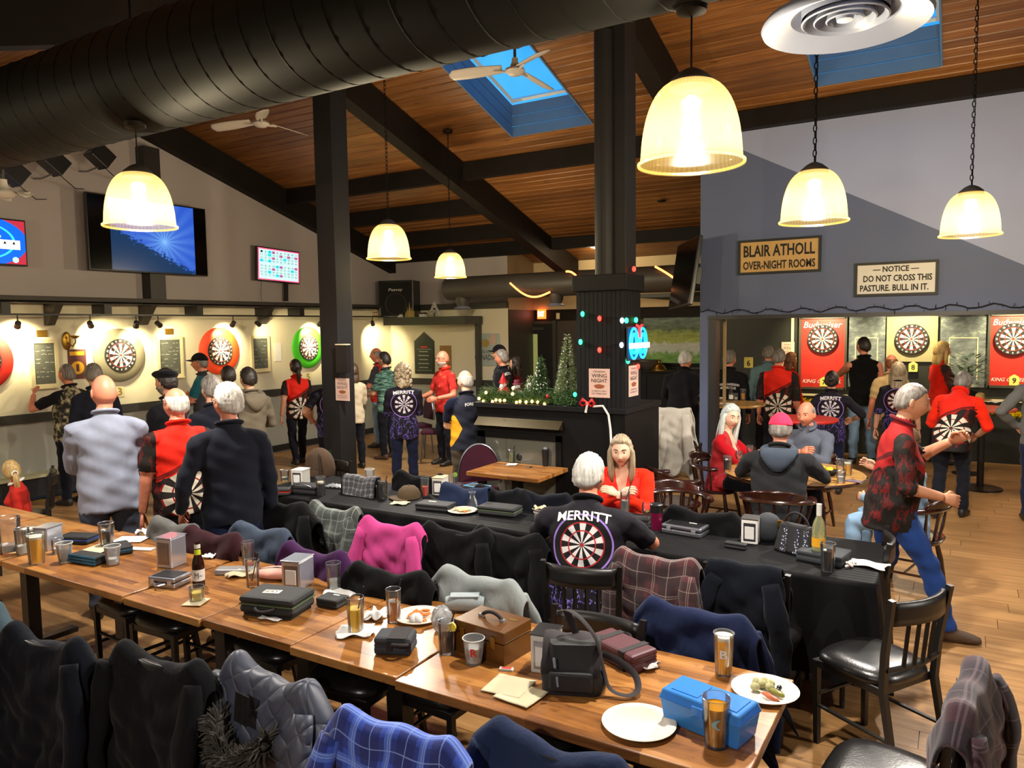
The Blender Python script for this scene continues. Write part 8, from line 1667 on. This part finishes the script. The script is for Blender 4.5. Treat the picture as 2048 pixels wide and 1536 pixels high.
CF = thing('carafe', 'small empty glass carafe beside the food plate', 'carafe', T_(945, 1020)); obj('glass', MB().lathe([(0, 0), (.035, 0), (.042, .03), (.034, .07), (.018, .1), (.026, .13), (.028, .135)], 24), [M['clear_glass']], CF, 60); obj('rim', MB().tube([(.028*math.cos(a), .028*math.sin(a), .135) for a in np.linspace(0, 6.28, 20, endpoint=False)], .0018, 5, closed=True), [M['chrome']], CF)
plate(925, 1024, .11, 'plate of pale food scraps on the black table', food=((10, 'food_pale', (.02, .014, .008), .0, .0, .035), (4, 'food_orange', (.012, .01, .008), .04, -.03, .01)))
D = boxcase(1000, 1028, deg(5), .30, .16, .065, 'thick black zip case with grey zip on the black table', 'case_black', r=.022, lidline='zip_green'); D = boxcase(985, 1003, deg(5), .16, .07, .03, 'blue plastic wallet behind the thick zip case', 'blue_trim', r=.006)
drink(1080, 1048, .085, .042, .034, 'caesar', .5, 'plastic cup with red drink and napkin by the seated player', plastic=True); napkin(1080, 1025, .08, .06, .3, 'crumpled napkin on the rim of a plastic cup', 1.0, 'napkin_tan', loc=T_(1080, 1048)+Vector((0, 0, .092)))
drink(1250, 1022, .15, .036, .031, 'water_ice', .5, 'tall glass held by the woman in the red hoodie', straw=True)
WG = thing('wine_glass', 'stemmed glass with lime in front of the red hoodie', 'wine glass', T_(1294, 1052)); obj('bowl', MB().lathe([(.004, .07), (.03, .085), (.036, .12), (.032, .16), (.030, .16), (.034, .12), (.028, .088), (0, .074)], 24), [M['clear_glass']], WG, 60); obj('stem', MB().lathe([(.032, 0), (.03, .003), (.004, .008), (.004, .07)], 20), [M['clear_glass']], WG, 60); obj('lime', MB().ell((.005, 0, .095), (.012, .012, .012), 10, 7), [M['lime']], WG, 80)
TB = thing('travel_tumbler', 'plum coloured metal travel tumbler with black lid', 'tumbler', T_(1313, 1058)); obj('cup', MB().lathe([(0, 0), (.033, 0), (.039, .10), (.041, .115)], 28), [M['tumbler_plum']], TB, 60); obj('lid', MB().lathe([(.042, .115), (.043, .165), (.036, .172), (0, .172)], 28), [M['black_plastic']], TB, 40)
D = boxcase(1278, 1048, deg(10), .15, .09, .05, 'black soft dart pouch by the elbow of the seated player', 'case_black', r=.018)
D = boxcase(1371, 1066, deg(-6), .27, .145, .06, 'silver aluminium dart case with black top', 'alu', r=.008, lidline='black_plastic'); obj('top_plate', MB().bx(-.115, .115, -.056, .056, .0602, .062), [M['black_plastic']], D, None); label_patch(D, .04, .03, .0635, .05, .012, ''); [obj('latch', MB().bx(x_-.014, x_+.014, -.078, -.072, .018, .046), [M['chrome']], D, None, .002) for x_ in (-.085, .085)]
dispenser(1502, 1083, deg(4), 'white paper covered napkin dispenser on the right of the black table', 'paper', (.10, .12, .15), 'grey_beam')
D = boxcase(1472, 1096, deg(-4), .13, .05, .035, 'black sunglasses case beside the white dispenser', 'case_black', r=.015)
BP_ = thing('backpack', 'small dark grey backpack with gold buckle on the black table', 'bag', T_(1536, 1082), deg(10)); obj('body', MB().ell((0, 0, .085), (.085, .065, .095), 22, 14), [M['case_grey']], BP_, 80); obj('buckle', MB().box((.07, -.05, .13), (.03, .03, .035)), [M['brass']], BP_, None); obj('strap', MB().tube([(.07, -.05, .13), (.09, -.06, .07), (.08, -.05, .01)], .01, 6, flat=.3), [M['strap_dark']], BP_)
HB_ = thing('handbag', 'navy black handbag with white speckled panels', 'bag', T_(1592, 1104), deg(-20))
def speck():
    t = NT('speckle'); v = t.obj(); nz = t.n('ShaderNodeTexVoronoi', Scale=95.0); t.set(nz.inputs['Vector'], v); t.p(Base__Color=t.mix(t.math('LESS_THAN', nz.outputs['Distance'], .32), lin('#0e1428'), lin('#c9cdd6')), Roughness=.6); M['speckle'] = t.mat
speck(); V = [(-.12, -.06, 0), (.12, -.06, 0), (.12, .06, 0), (-.12, .06, 0), (-.095, -.02, .17), (.095, -.02, .17), (.095, .02, .17), (-.095, .02, .17)]; obj('body', MB().add(V, [(3, 2, 1, 0), (0, 1, 5, 4), (1, 2, 6, 5), (2, 3, 7, 6), (3, 0, 4, 7), (4, 5, 6, 7)]), [M['case_black']], HB_, None, .015)
for x_ in (-.055, .03, .09): obj('speckled_panel', MB().add([(x_-.018, -.063, .005), (x_+.018, -.063, .005), (x_*.85+.014, -.026, .15), (x_*.85-.014, -.026, .15), (x_-.018, -.056, .005), (x_+.018, -.056, .005), (x_*.85+.014, -.02, .15), (x_*.85-.014, -.02, .15)], [(0, 1, 2, 3), (7, 6, 5, 4), (0, 4, 5, 1), (1, 5, 6, 2), (2, 6, 7, 3), (3, 7, 4, 0)]), [M['speckle']], HB_, None)
handle_arc(HB_, (-.08, 0, .165), (.08, 0, .165), .07, .006, 'strap_dark')
D = boxcase(1648, 1120, deg(-10), .25, .2, .06, 'black square case under the wine bottle', 'case_grey', r=.01)
zC = TZ+.061; WB = thing('wine_bottle', 'pale wine bottle with yellow label and white neck', 'bottle', on_z(1637, 1100, zC)); obj('glass', MB().lathe([(0, 0), (.036, 0), (.037, .01), (.037, .13), (.028, .165), (.0145, .195), (.0135, .265), (0, .265)], 24), [M['bottle_clear']], WB, 60); obj('wine', MB().lathe([(0, .003), (.034, .003), (.034, .06), (0, .06)], 20), [M['wine_pale']], WB, 40); obj('label', MB().lathe([(.0375, .025), (.0375, .075)], 24), [M['label_yellow']], WB, 60); obj('neck_foil', MB().lathe([(.0148, .2), (.0143, .266), (0, .267)], 20), [M['label_white']], WB, 40)
drink(1655, 1142, .155, .040, .034, 'cola', .72, 'glass of cola with ice at the right end of the black table', ice=True, straw=False)
napkin(1735, 1132, .2, .11, deg(-12), 'white folded cloth at the right end of the black table', .5); D = thing('bead_tassel', 'pink and white bead tassel on the folded cloth', 'beads', T_(1706, 1132)); [obj('bead', MB().ell((.012*math.cos(k*1.3)-.01*(k % 3), -.008*k, .02-.001*k), (.008, .008, .008), 8, 6), [M['paper_pink' if k % 2 else 'label_white']], D, 80) for k in range(9)]
# brown bag and checked scarf at the far left chairs
q = on_z(640, 925, .86); D = thing('backpack', 'brown cloth backpack hanging on a chair near the post', 'bag', q, deg(10)); obj('body', MB().ell((0, 0, -.05), (.15, .11, .19), 22, 14, 0, None, .02), [M['c_brown']], D, 80); obj('strap', MB().tube([(.06, -.1, .1), (.09, -.14, 0), (.07, -.12, -.18)], .02, 6, flat=.3), [M['strap_dark']], D); obj('pocket', MB().ell((0, -.07, -.12), (.1, .06, .09), 16, 10), [M['c_brown']], D, 80)
chair((q.x, q.y-.05), 170, 'black chair carrying the brown backpack near the post')
q = seat_of(722, 955, 178); chair(q, 178, 'black chair covered by the checked scarf'); coat(q, 178, 'black and grey checked scarf on a far chair beside the post', 'plaid_check', w=.17, back=.3, front=.3, sag=.02, sleeves=0, seed=41, name='scarf', cat='scarf', puff=.05)
D = boxcase(560, 990, deg(30), .18, .1, .06, 'red trimmed black case beside the heavy coat', 'case_black', lidline='red_paint')
# ---- small wooden table
drink(1022, 925, .13, .036, .031, 'green_drink', .7, 'glass with green drink and straw on the small wooden table', straw=True); napkin(1024, 930, .1, .1, .3, 'napkin under the green drink', .1)
D = thing('round_ornament', 'dark round tealight holder on the small wooden table', 'ornament', T_(1040, 925)); obj('disc', MB().ell((0, 0, .055), (.045, .02, .05), 18, 10), [M['black_plastic']], D, 80); obj('foot', MB().lathe([(0, .008), (.025, .006), (.028, 0), (0, 0)], 16), [M['black_plastic']], D)
for k, (px, py) in enumerate(((1053, 922), (1066, 922))):
    B = thing('oil_bottle', ['small clear oil bottle left of the pair', 'small clear oil bottle right of the pair'][k], 'bottle', T_(px, py), 0, 'oil and vinegar bottles'); obj('glass', MB().lathe([(0, 0), (.024, 0), (.024, .05), (.008, .09), (.008, .13), (.011, .135)], 18), [M['clear_glass']], B, 60); obj('stopper', MB().ell((0, 0, .145), (.009, .009, .012), 10, 7), [M['chrome']], B, 80)
TB = thing('travel_tumbler', 'slim black tumbler on the small wooden table', 'tumbler', T_(1091, 932)); obj('cup', MB().lathe([(0, 0), (.028, 0), (.034, .12), (.034, .125)], 24), [M['black_plastic']], TB, 60); obj('lid', MB().lathe([(.035, .125), (.034, .16), (0, .165)], 24), [M['black_plastic']], TB, 40); obj('shine_cap', MB().lathe([(.02, .165), (.018, .182), (0, .185)], 16), [M['chrome']], TB, 40)
D = thing('serving_tray', 'black tray with a white napkin on the small wooden table', 'tray', T_(1112, 918)); obj('tray', MB().bx(-.09, .09, -.06, .06, 0, .012), [M['black_plastic']], D, None, .004); obj('napkin_fold', MB().ell((-.03, 0, .025), (.04, .03, .016), 14, 8, 0, None, .1), [M['napkin_white']], D, 60)
D = thing('keys', 'bunch of keys on the small wooden table', 'keys', T_(1058, 936)); [obj('key', MB().bx(-.006, .006, 0, .05, k*.004, k*.004+.002), [M['steel']], D, None) for k in range(3)]; obj('key_ring', MB().tube([(.014*math.cos(a), -.014+.014*math.sin(a), .004) for a in np.linspace(0, 6.28, 14, endpoint=False)], .0016, 4, closed=True), [M['steel']], D)
# ---- round table
drink(1455, 940, .13, .041, .034, 'cola', .72, 'glass of cola at the left of the round table', ice=True)
for k, (px, py) in enumerate(((1478, 935), (1500, 922))):
    WG = thing('wine_glass', ['empty stemmed glass near the red cardigan', 'stemmed glass behind the man in the pink cap'][k], 'wine glass', T_(px, py)); obj('bowl', MB().lathe([(.004, .07), (.03, .085), (.036, .12), (.03, .16), (.028, .16), (.034, .12), (.028, .088), (0, .074)], 24), [M['clear_glass']], WG, 60); obj('stem', MB().lathe([(.032, 0), (.03, .003), (.004, .008), (.004, .07)], 20), [M['clear_glass']], WG, 60)
BK = thing('food_basket', 'dark basket of orange chips on the round table', 'basket', T_(1655, 950)); obj('basket', MB().lathe([(0, 0), (.06, 0), (.085, .04), (.08, .04), (.056, .006), (0, .006)], 24), [M['strap_dark']], BK, 60); rr_ = random.Random(8); [obj('chip', MB().ell((rr_.gauss(0, .03), rr_.gauss(0, .03), .035+rr_.uniform(0, .04)), (.028, .022, .005), 8, 6, 0, Matrix.Rotation(rr_.uniform(-1, 1), 3, 'X') @ rotz(rr_.uniform(0, 3))), [M['juice']], BK, 80) for k in range(9)]
drink(1680, 955, .16, .033, .03, 'water_ice', .15, 'tall empty glass on the right of the round table'); drink(1682, 966, .10, .036, .03, 'water_ice', .5, 'short clear glass in front of the tall one on the round table'); drink(1695, 950, .13, .039, .033, 'beer', .7, 'glass of pale beer at the right of the round table', foam=True); o = obj('phone', MB().bx(-.035, .035, -.065, .065, 0, .009), [simple('phone_case', '#6a5a70', .5)], None, None, .003); o.location = T_(1708, 963); o.rotation_euler = (0, 0, 1.2); tag(o, 'mauve phone at the right edge of the round table', 'phone')
# ---- high tables
z1 = 1.05; B = thing('beer_bottle', 'clear bottle with white label on the high table', 'bottle', on_z(1462, 802, z1+.001)); obj('glass', MB().lathe([(0, 0), (.03, 0), (.03, .11), (.014, .16), (.014, .21), (0, .21)], 18), [M['clear_glass']], B, 60); obj('label', MB().lathe([(.0305, .03), (.0305, .085)], 18), [M['label_white']], B, 60)
drink(1486, 800, .15, .042, .034, 'beer_dark', .6, 'pint of amber beer on the high table', loc=on_z(1486, 800, z1+.001)); drink(1472, 800, .09, .034, .028, 'water_ice', .4, 'small clear glass on the high table', loc=on_z(1472, 800, z1+.001))
for k, (px, py) in enumerate(((1440, 800), (1450, 812))): D = thing('bowl', ['shallow white bowl at the back of the high table', 'shallow white bowl at the front of the high table'][k], 'bowl', on_z(px, py, z1+.001)); obj('dish', MB().lathe([(0, .004), (.05, .004), (.085, .03), (.082, .034), (.04, .01), (0, .01)], 24), [M['plate_paper']], D, 60); obj('food', MB().ell((0, 0, .014), (.05, .05, .012), 14, 7, 0, None, .15), [M['food_pale']], D, 60)
D = thing('straw_hat', 'tan hat lying on the high table at the right', 'hat', on_z(1955, 800, 1.022)); obj('brim', MB().lathe([(0, .004), (.16, .004), (.165, .009), (.09, .012), (0, .012)], 32), [M['house_gold']], D, 60); obj('crown', MB().lathe([(.085, .012), (.078, .09), (.05, .1), (0, .09)], 24), [M['house_gold']], D, 60)
napkin(1985, 803, .16, .1, .2, 'white napkin on the high table at the right', .7, loc=on_z(1990, 806, 1.022))
# ================================================================== sub-parts go under the part they belong to
SUBS = [('liquid', ('foam', 'ice_cube')), ('napkin_slot', ('napkin_stack',)), ('blade', ('blade_arm',)), ('shade', ('rim',)), ('slate', ('chalk_writing', 'grid_lines', 'red_label', 'border')), ('panel', ('screen', 'lettering')), ('sheet', ('lettering', 'disc', 'can_picture', 'title_bar')),
        ('backing', ('lettering',)), ('plate', ('lettering', 'crest', 'pink_wedge')), ('walls', ('window',)), ('column_core', ('panel_board',)), ('lid', ('lid_panel', 'top_plate', 'label_patch')), ('cap', ('cap_brim',)), ('hair', ('hair_tie',)), ('board_face', ('number_ring', 'wire_spider')),
        ('outlet', ('outlet_rim',)), ('insert_frame', ('glass_pane',)), ('label', ('lettering',)), ('card', ('number',)), ('basket', ('chip',)), ('dish', ('food',)), ('body', ('front_pocket', 'zip_pull', 'speckled_panel', 'buckle')), ('grille', ('logo', 'cone_ring')), ('branches', ('frost_beads',)), ('branch', ('fairy_light',)), ('glass_pane', ())]
def base_name(o): return o.name.split('.')[0]
for root in [o for o in COL.objects if o.parent is None and 'category' in o]:
    kids = list(root.children)
    for par, subs in SUBS:
        ps = [k for k in kids if base_name(k) == par]
        if not ps: continue
        for sname in subs:
            for i, c in enumerate([k for k in kids if base_name(k) == sname and k.parent == root]):
                if par == 'body' and base_name(root) == 'person': continue
                tgt = ps[min(i, len(ps)-1)]
                if c.children: continue
                ml = tgt.matrix_basis.inverted() @ c.matrix_basis; c.parent = tgt; c.matrix_basis = ml
